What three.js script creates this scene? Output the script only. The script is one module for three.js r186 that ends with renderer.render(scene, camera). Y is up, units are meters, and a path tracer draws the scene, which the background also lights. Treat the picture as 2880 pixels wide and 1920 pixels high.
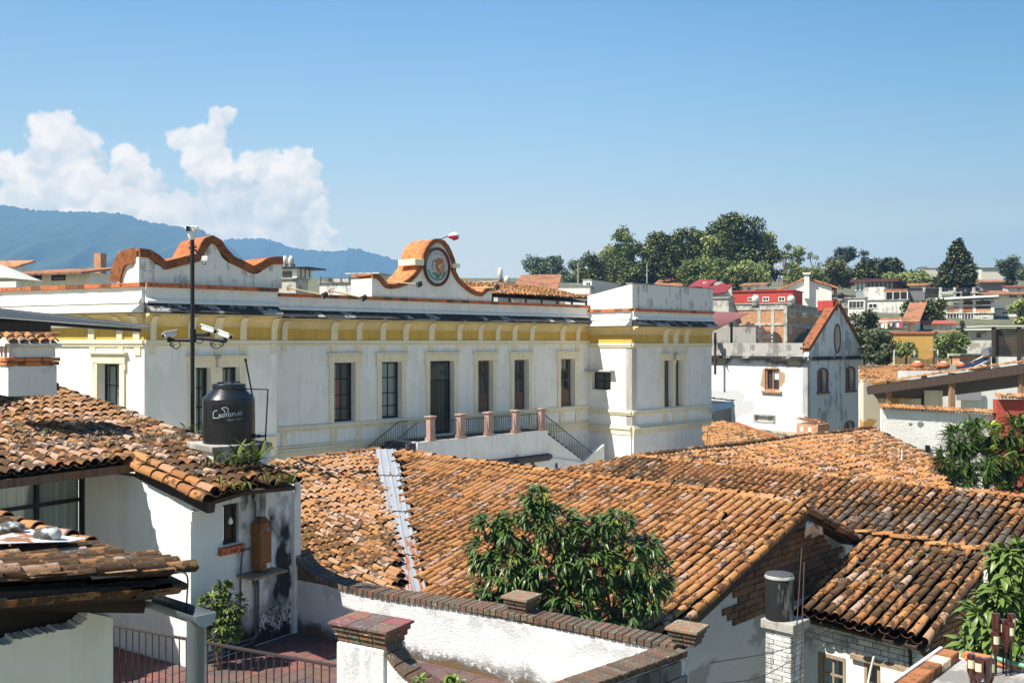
import * as THREE from 'three';
import { RoundedBoxGeometry } from 'three/addons/geometries/RoundedBoxGeometry.js';
import { mergeVertices } from 'three/addons/utils/BufferGeometryUtils.js';
// ---------------------------------------------------------------- camera, sky, sun, exposure
const F = 2690, CX = 1440, CY = 960, EY = 9;          // focal length and centre of the photograph in its pixels, eye height
const scene = new THREE.Scene();
const camera = new THREE.PerspectiveCamera(2 * Math.atan(960 / F) * 180 / Math.PI, 1.5, 0.1, 30000);
camera.position.set(0, EY, 0); camera.lookAt(0, EY, -1);
const renderer = new THREE.WebGLRenderer({ antialias: true });
renderer.toneMapping = THREE.LinearToneMapping;
renderer.toneMappingExposure = 2.0;
renderer.shadowMap.enabled = true;
const sun = new THREE.DirectionalLight(new THREE.Color(1, 0.95, 0.86), 5);
sun.position.set(-64.1, 100 + EY, 34.6); sun.target.position.set(0, EY, 0);
sun.castShadow = true; sun.shadow.radius = 1; sun.shadow.mapSize.set(4096, 4096);
Object.assign(sun.shadow.camera, { left: -80, right: 80, top: 80, bottom: -80, near: 1, far: 400 });
scene.add(sun, sun.target);
// ---------------------------------------------------------------- random numbers and noise
function rng(seed) { let a = seed >>> 0; return () => { a = (a + 0x6D2B79F5) | 0; let t = Math.imul(a ^ (a >>> 15), 1 | a); t = (t + Math.imul(t ^ (t >>> 7), 61 | t)) ^ t; return ((t ^ (t >>> 14)) >>> 0) / 4294967296; }; }
const R0 = rng(7);
const rr = (a, b, r = R0) => a + (b - a) * r();
const clamp = (x, a = 0, b = 1) => Math.min(b, Math.max(a, x));
const sstep = (a, b, x) => { const t = clamp((x - a) / (b - a)); return t * t * (3 - 2 * t); };
const lerp = (a, b, t) => a + (b - a) * t;
function h2(x, y, s) { let h = Math.imul(x | 0, 374761393) ^ Math.imul(y | 0, 668265263) ^ Math.imul(s | 0, 1274126177); h = Math.imul(h ^ (h >>> 13), 1103515245); h ^= h >>> 16; return (h >>> 0) / 4294967296; }
function vnoise(x, y, s = 0, px = 0, py = 0) {         // value noise, with a period when px, py are set
  const xi = Math.floor(x), yi = Math.floor(y); let fx = x - xi, fy = y - yi; fx = fx * fx * (3 - 2 * fx); fy = fy * fy * (3 - 2 * fy);
  const wx = v => px ? ((v % px) + px) % px : v, wy = v => py ? ((v % py) + py) % py : v;
  const x0 = wx(xi), x1 = wx(xi + 1), y0 = wy(yi), y1 = wy(yi + 1);
  return lerp(lerp(h2(x0, y0, s), h2(x1, y0, s), fx), lerp(h2(x0, y1, s), h2(x1, y1, s), fx), fy);
}
function fbm(x, y, oct = 5, s = 0, px = 0, py = 0, g = 0.5) { let v = 0, a = 1, t = 0; for (let i = 0; i < oct; i++) { v += a * vnoise(x, y, s + i * 17, px, py); t += a; a *= g; x *= 2; y *= 2; px *= 2; py *= 2; } return v / t; }
// ---------------------------------------------------------------- sky: clear blue with a bank of cumulus low on the left
const cloudBlobs = [ // azimuth px, altitude px (photo pixels), radius x, radius y
  [150, 360, 85, 60], [190, 440, 120, 90], [110, 520, 130, 110], [250, 560, 150, 110], [60, 600, 120, 90], [360, 470, 60, 60], [400, 530, 95, 80], [340, 620, 170, 90],
  [625, 312, 42, 36], [600, 355, 34, 40], [520, 390, 50, 40], [570, 400, 62, 55], [500, 375, 36, 28], [590, 470, 85, 70], [660, 520, 130, 90], [720, 480, 90, 60], [830, 462, 50, 44], [810, 520, 80, 70], [770, 600, 140, 90], [560, 620, 190, 90], [860, 670, 70, 50], [660, 690, 220, 70], [200, 690, 330, 70], [20, 480, 60, 70], [450, 690, 200, 60], [930, 700, 60, 24], [872, 488, 34, 32], [868, 550, 55, 55], [885, 620, 55, 60], [915, 675, 55, 45], [950, 715, 50, 22]];
const EXPO = 2.0;                                          // the exposure set above: the sky is given as it looks
const SKY = [[0, 0.63, 0.73, 0.785], [6.8, 0.546, 0.701, 0.807], [9.7, 0.445, 0.665, 0.84], [13.8, 0.332, 0.591, 0.847], [19.3, 0.223, 0.468, 0.80], [30, 0.13, 0.33, 0.66], [60, 0.065, 0.20, 0.47], [90, 0.05, 0.16, 0.40]];   // altitude in degrees, colour
const FOG = 0.0003, AIR = [0.100, 0.218, 0.375];             // haze per metre, and the colour it takes up at length
function buildSky() {
  const W = 4096, H = 2048, data = new Float32Array(W * H * 4);
  for (let j = 0; j < H; j++) for (let i = 0; i < W; i++) {
    const el = ((j + 0.5) / H - 0.5) * Math.PI, az = ((i + 0.5) / W) * 2 * Math.PI - Math.PI;
    const dx = Math.cos(el) * Math.cos(az), dy = Math.sin(el), dz = Math.cos(el) * Math.sin(az);
    const e = Math.max(0, el * 180 / Math.PI);
    const rel = Math.atan2(dx, -dz) * 180 / Math.PI;     // degrees right of the view axis
    let q = 0; while (q < SKY.length - 2 && SKY[q + 1][0] < e) q++;
    const A = SKY[q], B = SKY[q + 1], t = (e - A[0]) / (B[0] - A[0]), az0 = sstep(-5, 50, rel) * sstep(190, 120, rel) * lerp(0.85, 1.3, sstep(6, 20, e)), azL = sstep(-10, -60, rel);   // a little deeper away from the sun
    let r = lerp(A[1], B[1], t) * (1 - 0.42 * az0) * (1 - 0.1 * azL), g = lerp(A[2], B[2], t) * (1 - 0.26 * az0) * (1 - 0.09 * azL), b = lerp(A[3], B[3], t) * (1 - 0.19 * az0) * (1 - 0.08 * azL);
    if (dz < -0.3 && e < 22 && el > -0.02 && rel < 12) {
      const px = CX + F * dx / -dz, py = CY - F * dy / -dz;
      const n2 = fbm(px / 20, py / 20, 4, 31), wx = px + (fbm(px / 70, py / 70, 4, 11) - 0.5) * 60 + (n2 - 0.5) * 30 + (fbm(px / 8, py / 8, 3, 33) - 0.5) * 15, wy = py + (fbm(px / 70 + 9, py / 70 + 5, 4, 12) - 0.5) * 60 + (fbm(px / 20 + 7, py / 20, 4, 37) - 0.5) * 30 + (fbm(px / 8 + 5, py / 8, 3, 35) - 0.5) * 15;
      let sum = 0, top = 0; for (const [cx, cy, rx, ry] of cloudBlobs) { const m = 1 - Math.hypot((wx - cx) / rx, (wy - cy) / ry); if (m > 0) { sum = Math.max(sum, m); top = Math.max(top, m > 0 ? clamp(0.5 - 0.42 * (wy - cy) / ry - 0.25 * (wx - cx) / rx) * sstep(0, 0.15, m) : 0); } }
      let a = sstep(0.0, 0.15, sum - 0.10 * fbm(px / 11, py / 11, 4, 59)) * lerp(0.98, 0.80, sstep(480, 700, py)) * (1 - 0.75 * sstep(640, 790, py)) * (0.86 + 0.14 * sstep(0.0, 0.4, sum));
      const shade = clamp(0.06 + 0.72 * top + 1.7 * (fbm(wx / 52, wy / 40, 5, 77) - 0.5) + 0.30 * sstep(600, 330, py));
      const cr = lerp(0.53, 0.90, shade), cg = lerp(0.66, 0.915, shade), cb = lerp(0.78, 0.935, shade);
      r = lerp(r, cr, a); g = lerp(g, cg, a); b = lerp(b, cb, a);
    }
    const tr = Math.exp(-FOG * Math.min(4300, 470 / Math.max(0.02, Math.sin(Math.max(el, 0.01)))));   // what the haze in front lets through
    r = Math.max(0.02, (r / EXPO - AIR[0] * (1 - tr)) / tr) * EXPO; g = Math.max(0.05, (g / EXPO - AIR[1] * (1 - tr)) / tr) * EXPO; b = Math.max(0.1, (b / EXPO - AIR[2] * (1 - tr)) / tr) * EXPO;
    const m = (el < 0 ? 0.35 : 1) / EXPO, o = (j * W + i) * 4;
    data[o] = r * m; data[o + 1] = g * m; data[o + 2] = b * m; data[o + 3] = 1;
  }
  const t = new THREE.DataTexture(data, W, H, THREE.RGBAFormat, THREE.FloatType);
  t.mapping = THREE.EquirectangularReflectionMapping; t.magFilter = t.minFilter = THREE.LinearFilter; t.wrapS = THREE.RepeatWrapping; t.needsUpdate = true;
  return t;
}
scene.background = buildSky(); scene.environment = scene.background;
scene.fog = new THREE.FogExp2(new THREE.Color(0.27, 0.57, 1.0), FOG);
// ---------------------------------------------------------------- pixels, frames, names
const V3 = (x, y, z) => new THREE.Vector3(x, y, z);
const ray = (px, py) => V3((px - CX) / F, (CY - py) / F, -1);
const atDepth = (px, py, D) => V3((px - CX) / F * D, EY + (CY - py) / F * D, -D);
const atDrop = (px, py, h) => atDepth(px, py, h * F / (py - CY));          // point of a level line h metres under the eye
class Plane { constructor(p, n) { this.p = p.clone(); this.n = n.clone().normalize(); }
  static pts(a, b, c) { return new Plane(a, b.clone().sub(a).cross(c.clone().sub(a))); }
  hit(px, py) { const d = ray(px, py), o = V3(0, EY, 0); const t = this.p.clone().sub(o).dot(this.n) / d.dot(this.n); return o.addScaledVector(d, t); } }
const taken = {};
function numbered(n) { const k = taken[n] = (taken[n] ?? -1) + 1; return k ? `${n}_${String(k).padStart(3, '0')}` : n; }
const shadow = o => { o.castShadow = o.receiveShadow = true; return o; };
function tag(o, label, category, group, kind) { if (label) o.userData.label = label; if (category) o.userData.category = category; if (group) o.userData.group = group; if (kind) o.userData.kind = kind; return o; }
function thing(name, label, category, group) { const g = new THREE.Group(); g.name = numbered(name); tag(g, label, category, group); scene.add(g); return g; }
function part(name, geo, mat, parent) { const m = shadow(new THREE.Mesh(geo, mat)); m.name = parent ? name : numbered(name); (parent ?? scene).add(m); return m; }
function structure(name, geo, mat, label) { const m = part(name, geo, mat); tag(m, label, null, null, 'structure'); return m; }
function settle(g) {                                       // moves an unrotated group's origin to the base of what it holds
  const b = new THREE.Box3().setFromObject(g), c = b.getCenter(V3(0, 0, 0)); c.y = b.min.y;
  g.position.add(c); for (const k of g.children) k.position.sub(c); return g;
}
class Frame {                                              // a turned frame: x along a wall, z out of it, y up (world height)
  constructor(x, D, deg) { this.o = V3(x, 0, -D); this.a = deg * Math.PI / 180; this.c = Math.cos(this.a); this.s = Math.sin(this.a); }
  apply(g) { g.position.copy(this.o); g.rotation.y = this.a; return g; }
  world(x, y, z) { return V3(this.o.x + x * this.c + z * this.s, y, this.o.z - x * this.s + z * this.c); }
  local(p) { const dx = p.x - this.o.x, dz = p.z - this.o.z; return V3(dx * this.c - dz * this.s, p.y, dx * this.s + dz * this.c); }
  rayL(px, py) { const o = this.local(V3(0, EY, 0)), e = this.local(V3(0, EY, 0).add(ray(px, py))); return [o, e.sub(o)]; }
  onZ(px, py, z = 0) { const [o, d] = this.rayL(px, py); return o.addScaledVector(d, (z - o.z) / d.z); }
  onX(px, py, x = 0) { const [o, d] = this.rayL(px, py); return o.addScaledVector(d, (x - o.x) / d.x); }
  onY(px, py, y = 0) { const [o, d] = this.rayL(px, py); return o.addScaledVector(d, (y - o.y) / d.y); }
}
// ---------------------------------------------------------------- geometry helpers
class Acc {                                                // joins many small pieces into one geometry
  constructor() { this.p = []; this.n = []; this.u = []; this.c = []; this.i = []; }
  add(g, m, col) {
    const P = g.attributes.position, N = g.attributes.normal, U = g.attributes.uv, C = g.attributes.color, b = this.p.length / 3, e = m?.elements;
    for (let k = 0; k < P.count; k++) {
      const x = P.getX(k), y = P.getY(k), z = P.getZ(k), nx = N.getX(k), ny = N.getY(k), nz = N.getZ(k);
      if (e) { this.p.push(e[0] * x + e[4] * y + e[8] * z + e[12], e[1] * x + e[5] * y + e[9] * z + e[13], e[2] * x + e[6] * y + e[10] * z + e[14]);
        let a = e[0] * nx + e[4] * ny + e[8] * nz, b2 = e[1] * nx + e[5] * ny + e[9] * nz, c2 = e[2] * nx + e[6] * ny + e[10] * nz; const l = Math.hypot(a, b2, c2) || 1; this.n.push(a / l, b2 / l, c2 / l); }
      else { this.p.push(x, y, z); this.n.push(nx, ny, nz); }
      this.u.push(U ? U.getX(k) : 0, U ? U.getY(k) : 0);
      const q = col ?? [1, 1, 1]; if (C) this.c.push(C.getX(k) * q[0], C.getY(k) * q[1], C.getZ(k) * q[2]); else this.c.push(q[0], q[1], q[2]);
    }
    if (g.index) for (let k = 0; k < g.index.count; k++) this.i.push(b + g.index.getX(k)); else for (let k = 0; k < P.count; k++) this.i.push(b + k);
    return this;
  }
  get size() { return this.i.length; }
  geo() { const g = new THREE.BufferGeometry(); g.setAttribute('position', new THREE.Float32BufferAttribute(this.p, 3)); g.setAttribute('normal', new THREE.Float32BufferAttribute(this.n, 3)); g.setAttribute('uv', new THREE.Float32BufferAttribute(this.u, 2)); g.setAttribute('color', new THREE.Float32BufferAttribute(this.c, 3)); g.setIndex(this.i); return g; }
}
function metreUV(g, s = 1, ox = 0, oy = 0) {               // uv in metres from the face's own plane
  g = g.index ? g.toNonIndexed() : g; const P = g.attributes.position, N = g.attributes.normal, u = new Float32Array(P.count * 2);
  for (let k = 0; k < P.count; k++) { const x = P.getX(k), y = P.getY(k), z = P.getZ(k), ax = Math.abs(N.getX(k)), ay = Math.abs(N.getY(k)), az = Math.abs(N.getZ(k));
    let a, b; if (ay > ax && ay > az) { a = x; b = z; } else if (ax > az) { a = z; b = y; } else { a = x; b = y; } u[2 * k] = (a + ox) * s; u[2 * k + 1] = (b + oy) * s; }
  g.setAttribute('uv', new THREE.BufferAttribute(u, 2)); return g;
}
const T = (x, y, z) => new THREE.Matrix4().makeTranslation(x, y, z);
function box(x0, x1, y0, y1, z0, z1, bev = 0) {            // box between two corners; bev rounds its edges
  const w = Math.abs(x1 - x0), h = Math.abs(y1 - y0), d = Math.abs(z1 - z0);
  const g = bev > 0 ? new RoundedBoxGeometry(w, h, d, 1, Math.min(bev, w / 2.1, h / 2.1, d / 2.1)) : new THREE.BoxGeometry(w, h, d);
  g.translate((x0 + x1) / 2, (y0 + y1) / 2, (z0 + z1) / 2); return metreUV(g);
}
function joined(...gs) { const a = new Acc(); for (const g of gs.flat()) a.add(g); return a.geo(); }
function slabPoly(pts, z0, z1, holes = []) {               // outline in x, y pushed from z0 to z1
  const s = new THREE.Shape(pts.map(p => new THREE.Vector2(p[0], p[1])));
  for (const h of holes) s.holes.push(new THREE.Path(h.map(p => new THREE.Vector2(p[0], p[1]))));
  const g = new THREE.ExtrudeGeometry(s, { depth: z1 - z0, bevelEnabled: false, curveSegments: 8 }); g.translate(0, 0, z0); return metreUV(g);
}
const rect = (x0, x1, y0, y1) => [[x0, y0], [x1, y0], [x1, y1], [x0, y1]];
function bar(a, b, r = 0.02, seg = 6) { const d = b.clone().sub(a), g = new THREE.CylinderGeometry(r, r, d.length(), seg); g.applyQuaternion(new THREE.Quaternion().setFromUnitVectors(V3(0, 1, 0), d.clone().normalize())); const m = a.clone().add(b).multiplyScalar(0.5); g.translate(m.x, m.y, m.z); return g; }
function beam(a, b, w, h, up = V3(0, 1, 0)) {              // rectangular timber from a to b
  const d = b.clone().sub(a), L = d.length(), z = d.normalize(), x = up.clone().cross(z).normalize(), y = z.clone().cross(x);
  const g = metreUV(new THREE.BoxGeometry(w, h, L)); const m = new THREE.Matrix4().makeBasis(x, y, z); m.setPosition(a.clone().add(b).multiplyScalar(0.5)); return g.applyMatrix4(m); }
function tube(pts, r, seg = 6, n = 0) { return new THREE.TubeGeometry(new THREE.CatmullRomCurve3(pts), n || pts.length * 6, r, seg); }
function lathe(pts, seg = 24) { return new THREE.LatheGeometry(pts.map(p => new THREE.Vector2(p[0], p[1])), seg); }
function flatPoly(pts, thick, mirrored) {                  // polygon of 3-D points, given thickness against its normal
  const a = pts[0], n = V3(0, 0, 0); for (let i = 1; i < pts.length - 1; i++) n.add(pts[i].clone().sub(a).cross(pts[i + 1].clone().sub(a))); n.normalize(); if (n.y < 0 && !mirrored) n.negate();
  const u = Math.abs(n.y) > 0.99 ? V3(1, 0, 0) : V3(0, 1, 0).cross(n).normalize(), v = n.clone().cross(u);
  const q = pts.map(p => { const d = p.clone().sub(a); return [d.dot(u), d.dot(v)]; });
  const g = slabPoly(q, -thick, 0); const m = new THREE.Matrix4().makeBasis(u, v, n); m.setPosition(a); g.applyMatrix4(m); return g; }
function inPoly(q, x, y) { let c = false; for (let i = 0, j = q.length - 1; i < q.length; j = i++) { const [xi, yi] = q[i], [xj, yj] = q[j]; if ((yi > y) !== (yj > y) && x < (xj - xi) * (y - yi) / (yj - yi) + xi) c = !c; } return c; }
function curve2(pts, n = 6) { const c = new THREE.CatmullRomCurve3(pts.map(p => V3(p[0], p[1], 0)), false, 'centripetal'); return c.getPoints(pts.length * n).map(p => [p.x, p.y]); }
// ---------------------------------------------------------------- textures
function tex(W, H, f, srgb = true) {
  const d = new Uint8Array(W * H * 4);
  for (let j = 0; j < H; j++) for (let i = 0; i < W; i++) { const c = f(i / W, j / H), o = (j * W + i) * 4; for (let k = 0; k < 3; k++) { let v = clamp(c[k]); if (srgb) v = v <= 0.0031308 ? v * 12.92 : 1.055 * Math.pow(v, 1 / 2.4) - 0.055; d[o + k] = v * 255 + 0.5; } d[o + 3] = 255; }
  const t = new THREE.DataTexture(d, W, H); t.colorSpace = srgb ? THREE.SRGBColorSpace : THREE.NoColorSpace; t.wrapS = t.wrapT = THREE.RepeatWrapping; t.magFilter = THREE.LinearFilter; t.minFilter = THREE.LinearMipmapLinearFilter; t.generateMipmaps = true; t.needsUpdate = true; return t;
}
const mix3 = (a, b, t) => [lerp(a[0], b[0], t), lerp(a[1], b[1], t), lerp(a[2], b[2], t)];
const mul3 = (a, k) => [a[0] * k, a[1] * k, a[2] * k];
function std(o) { return new THREE.MeshStandardMaterial({ roughness: 0.9, side: THREE.DoubleSide, ...o }); }
const rgb = (r, g, b) => new THREE.Color().setRGB(r, g, b);
function repeated2(t, sx, sy) { const c = t.clone(); c.repeat.set(sx, sy); c.needsUpdate = true; return c; }
function repeated(t, s, ox = 0, oy = 0) { const c = t.clone(); c.repeat.set(s, s); c.offset.set(ox, oy); c.needsUpdate = true; return c; }
const fineBump = tex(512, 512, (u, v) => { const n = fbm(u * 32, v * 32, 5, 3, 32, 32, 0.6); return [n, n, n]; }, false);
// lime plaster: nearly even, with faint trowel marks and rain streaks
function plaster(base, dirt, amount, seed, streak = 0.4, px = 512) {
  return tex(px, px, (u, v) => {
    const n = fbm(u * 6, v * 6, 6, seed, 6, 6), f = fbm(u * 60, v * 60, 3, seed + 5, 60, 60), st = fbm(u * 40, v * 3, 4, seed + 9, 40, 3);
    let c = mul3(base, 0.93 + 0.1 * n + 0.05 * (f - 0.5));
    const a = sstep(0.56, 0.72, n * 0.7 + st * streak + f * 0.12) * amount; return mix3(c, dirt, a);
  });
}
const texWhite = plaster([0.84, 0.815, 0.755], [0.58, 0.55, 0.47], 0.34, 21, 0.4, 1024);
const texOld = plaster([0.78, 0.77, 0.73], [0.30, 0.29, 0.27], 0.75, 33, 0.3);
const texConcrete = plaster([0.42, 0.40, 0.36], [0.17, 0.16, 0.14], 0.8, 45, 0.35);
const mWhite = std({ map: repeated(texWhite, 1 / 5), bumpMap: repeated(fineBump, 1 / 1.2), bumpScale: 0.0025, roughness: 0.92 });
const mOld = std({ map: repeated(texOld, 1 / 4), bumpMap: repeated(fineBump, 1), bumpScale: 0.006, roughness: 0.95 });
const mConcrete = std({ map: repeated(texConcrete, 1 / 3), bumpMap: repeated(fineBump, 1), bumpScale: 0.01, roughness: 0.95 });
const tint = (m, r, g, b) => { const c = m.clone(); c.color = rgb(r, g, b); return c; };
// wood: long grain
const texWood = tex(512, 512, (u, v) => { const g = fbm(u * 40 + fbm(u * 4, v * 4, 3, 2, 4, 4) * 3, v * 3, 4, 8, 40, 3); const k = 0.55 + 0.8 * g; return [0.30 * k, 0.20 * k, 0.125 * k]; });
const mWood = std({ map: repeated(texWood, 0.8), roughness: 0.85 });
const mDarkWood = std({ map: repeated(texWood, 0.8), color: rgb(0.17, 0.16, 0.16), roughness: 0.85 });
const mBlackIron = std({ color: rgb(0.018, 0.018, 0.02), roughness: 0.5, metalness: 0.4 });
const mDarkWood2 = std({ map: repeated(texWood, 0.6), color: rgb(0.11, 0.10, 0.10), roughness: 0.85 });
const mInterior = std({ color: rgb(0.58, 0.55, 0.50), roughness: 1 });
const texRough = tex(256, 256, (u, v) => { const n = 0.5 + 0.5 * fbm(u * 16, v * 16, 4, 91, 16, 16); return [n, n, n]; }, false);
const mGlass = new THREE.MeshPhysicalMaterial({ color: rgb(0.9, 0.95, 0.95), roughness: 0.04, metalness: 0, transmission: 1, thickness: 0, ior: 1.5, side: THREE.DoubleSide });
// ---------------------------------------------------------------- clay barrel tiles
// one atlas: clean clay at the bottom rows, more and more lichen and soot towards the top rows
const tileAtlas = tex(896, 896, (u, v) => {
  const P = 8, n = fbm(u * P * 2, v * P * 2, 5, 61, P * 2, P * 2), f = fbm(u * 120, v * 120, 3, 71, 120, 120), m = fbm(u * P * 5, v * P * 5, 4, 81, P * 5, P * 5), w = fbm(u * 5, v * 5, 4, 5, 5, 5);
  let c = mul3([1, 1, 1], 0.78 + 0.34 * f + 0.22 * (w - 0.5));
  c = mix3(c, [1.0, 0.80, 0.62], sstep(0.5, 0.75, m) * 0.35);
  c = mix3(c, [1.05, 1.2, 1.3], sstep(0.66, 0.76, fbm(u * 26, v * 26, 4, 15, 26, 26)) * 0.25);                // pale bloom
  const th = lerp(0.72, 0.27, Math.pow(v, 0.9)), s = sstep(th, th + 0.07, n * 0.62 + m * 0.30 + f * 0.10);
  c = mix3(c, [0.115, 0.125, 0.15], s * (0.72 + 0.28 * f));
  const li = sstep(0.80, 0.84, vnoise(u * 46, v * 46, 44, 46, 46) * 0.9 + f * 0.1) * (0.3 + 0.7 * v); c = mix3(c, [0.75, 1.1, 1.25], li * 0.55);  // grey lichen discs
  const gl = sstep(0.60, 0.7, fbm(u * 30, v * 30, 4, 99, 30, 30)) * sstep(0.35, 0.8, v); c = mix3(c, [0.36, 0.55, 0.42], gl * 0.55);
  return c;
});
const tileBump = tex(512, 512, (u, v) => { const n = fbm(u * 48, v * 48, 4, 3, 48, 48, 0.6); return [n, n, n]; }, false);
const mTile = std({ map: tileAtlas, bumpMap: tileBump, bumpScale: 0.006, vertexColors: true, roughness: 0.92 });
function tileGeo(L, r0, r1, col, ou, ov, seg = 7, r = R0) {
  const p = [], n = [], uv = [], c = [], idx = [], A = 1.42, th = 0.013, b = rr(-0.012, 0.012, r);
  const ring = (z, R, rad, inner) => { for (let k = 0; k <= seg; k++) { const a = -A + 2 * A * k / seg; p.push(Math.sin(a) * R, Math.cos(a) * R * 0.98 + b * z * z * 4, z); n.push(inner ? -Math.sin(a) : Math.sin(a), (inner ? -1 : 1) * Math.cos(a), 0); uv.push(ou + 0.13 * k / seg, ov + 0.2 * (z + L) / L); c.push(...col); } };
  const strip = (a, b2) => { for (let k = 0; k < seg; k++) idx.push(a + k, b2 + k, a + k + 1, a + k + 1, b2 + k, b2 + k + 1); };
  const S = seg + 1; ring(-L, r0, 0); ring(0, r1, 0); strip(0, S);
  ring(-L, r0 - th, 0, true); ring(0, r1 - th, 0, true); strip(2 * S, 3 * S);
  const s0 = p.length / 3; ring(0, r1, 0); ring(0, r1 - th, 0); for (let k = s0; k < s0 + 2 * S; k++) { n[3 * k] = 0; n[3 * k + 1] = 0; n[3 * k + 2] = 1; } strip(s0, s0 + S);
  const g = new THREE.BufferGeometry(); g.setAttribute('position', new THREE.Float32BufferAttribute(p, 3)); g.setAttribute('normal', new THREE.Float32BufferAttribute(n, 3)); g.setAttribute('uv', new THREE.Float32BufferAttribute(uv, 2)); g.setAttribute('color', new THREE.Float32BufferAttribute(c, 3)); g.setIndex(idx); return g;
}
const CLAY = [[0.60, 0.255, 0.088], [0.63, 0.28, 0.10], [0.57, 0.235, 0.08], [0.64, 0.30, 0.12], [0.56, 0.245, 0.09], [0.62, 0.31, 0.15], [0.51, 0.205, 0.075], [0.66, 0.285, 0.095]];
const tileSets = {};
function tileSet(key, rad, L, stain0, stain1, n, pow = 1, dim = 1, pale = 0) {
  const r = rng(key.length * 131 + key.charCodeAt(0) * 7 + n), o = [];
  for (let k = 0; k < n; k++) { const kk = rr(0.84, 1.08, r) * dim; let c = CLAY[Math.floor(r() * CLAY.length)].map((v, q) => v * kk * [0.67, 0.70, 0.64][q]); if (r() < pale) c = mix3(c, [0.44, 0.31, 0.23], rr(0.3, 0.9, r));
    const st = lerp(stain0, stain1, Math.pow(r(), pow)), g = tileGeo(L * rr(0.97, 1.03, r), rad * 0.84, rad * rr(0.98, 1.05, r), c, r(), 0.02 + 0.76 * st, 7, r); g.userData.stain = st; o.push(g); }
  return tileSets[key] = o;
}
// roof({parent, P, U, V, poly}) lays tiles on a plane: U level along the eave, V down the slope, poly the outline in space
function roofTiles(o) {
  const { parent, P, U, V, poly, sp = 0.2, ex = 0.34, keep = 300, seed = 1, lift = 0.03, sag = 0.075, name = 'roof_tile', messy = 1, deck = true, uShift = 0 } = o;
  const set = o.set.slice().sort((a, b) => a.userData.stain - b.userData.stain), pick = (u, v) => set[Math.floor(clamp(0.5 + (fbm(u * 0.55 + seed * 3.7, v * 0.4, 3, seed + 7) - 0.5) * 2.4 + (r() - 0.5) * 0.95, 0, 0.999) * set.length)];   // soot and lichen come in drifts
  const N = V.clone().cross(U).normalize(); if (N.y < 0) N.negate();
  const X = V.clone().cross(N).negate().normalize();       // right-handed: X, N, V
  const basis = new THREE.Matrix4().makeBasis(N.clone().cross(V).normalize(), N, V);
  const q = poly.map(p => { const d = p.clone().sub(P); return [d.dot(U), d.dot(V)]; });
  const us = q.map(a => a[0]), vs = q.map(a => a[1]), u0 = Math.min(...us), u1 = Math.max(...us), v0 = Math.min(...vs), v1 = Math.max(...vs);
  const r = rng(seed), list = [], pans = new Acc();
  const sagAt = (u, v) => (fbm(u * 0.45 + seed, v * 0.45, 3, seed) - 0.5) * 2 * sag;
  for (let u = u0 + uShift, i = 0; u < u1 + sp; u += sp, i++) {
    const wob = (r() - 0.5) * 0.02 * messy, jv = (r() - 0.5) * 0.10 * messy;
    for (let v = v1 + jv; v > v0 - ex; v -= ex * (1 + (r() - 0.5) * 0.05 * messy)) {
      if (inPoly(q, u, v - ex * 0.45)) {
        const skew = (r() - 0.5) * 0.07 * messy + (r() < 0.02 * messy ? (r() - 0.5) * 0.35 : 0), up = sagAt(u, v) + lift + (r() - 0.5) * 0.008 * messy;
        const pos = P.clone().addScaledVector(U, u + wob + (r() - 0.5) * 0.014 * messy).addScaledVector(V, v + (r() - 0.5) * 0.03 * messy).addScaledVector(N, up);
        const m = basis.clone().multiply(new THREE.Matrix4().makeRotationFromEuler(new THREE.Euler(-0.055 + (r() - 0.5) * 0.02 * messy, skew, (r() - 0.5) * 0.06 * messy))); m.setPosition(pos);
        list.push([m, pick(u, v), pos]);
      }
      if (inPoly(q, u + sp / 2, v - ex * 0.45)) {
        const pos = P.clone().addScaledVector(U, u + sp / 2 + wob).addScaledVector(V, v + 0.05 + (r() - 0.5) * 0.03).addScaledVector(N, sagAt(u, v) + 0.066 + (r() - 0.5) * 0.01);
        const m = basis.clone().multiply(new THREE.Matrix4().makeRotationFromEuler(new THREE.Euler(-0.05, (r() - 0.5) * 0.03, Math.PI))).scale(V3(1.22, 1.0, 1)); m.setPosition(pos); pans.add(set[Math.floor(r() * set.length)], m, [0.62, 0.6, 0.6]);  // tint darkens the channels for dirt and for the shade between cover tiles
      }
    }
  }
  const vis = t => { const D = -t[2].z, x = CX + F * t[2].x / D, y = CY - F * (t[2].y - EY) / D; return x > -20 && x < 2900 && y < 1940 ? D : D + 1000; };
  list.sort((a, b) => vis(a) - vis(b));
  const rest = new Acc();
  list.forEach(([m, g], k) => { if (k < keep) { const t = part(name, g, mTile, parent); t.applyMatrix4(m); } else rest.add(g, m); });
  if (rest.size) part('far_roof_tiles', rest.geo(), mTile, parent).userData.kind = 'stuff';
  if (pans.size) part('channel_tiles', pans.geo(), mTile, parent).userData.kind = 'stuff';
  if (deck) part('roof_deck', flatPoly(poly.map(p => p.clone().addScaledVector(N, -0.085 - sag * 0.6)), 0.06), mDarkWood, parent);
  return { N, list };
}
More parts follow.
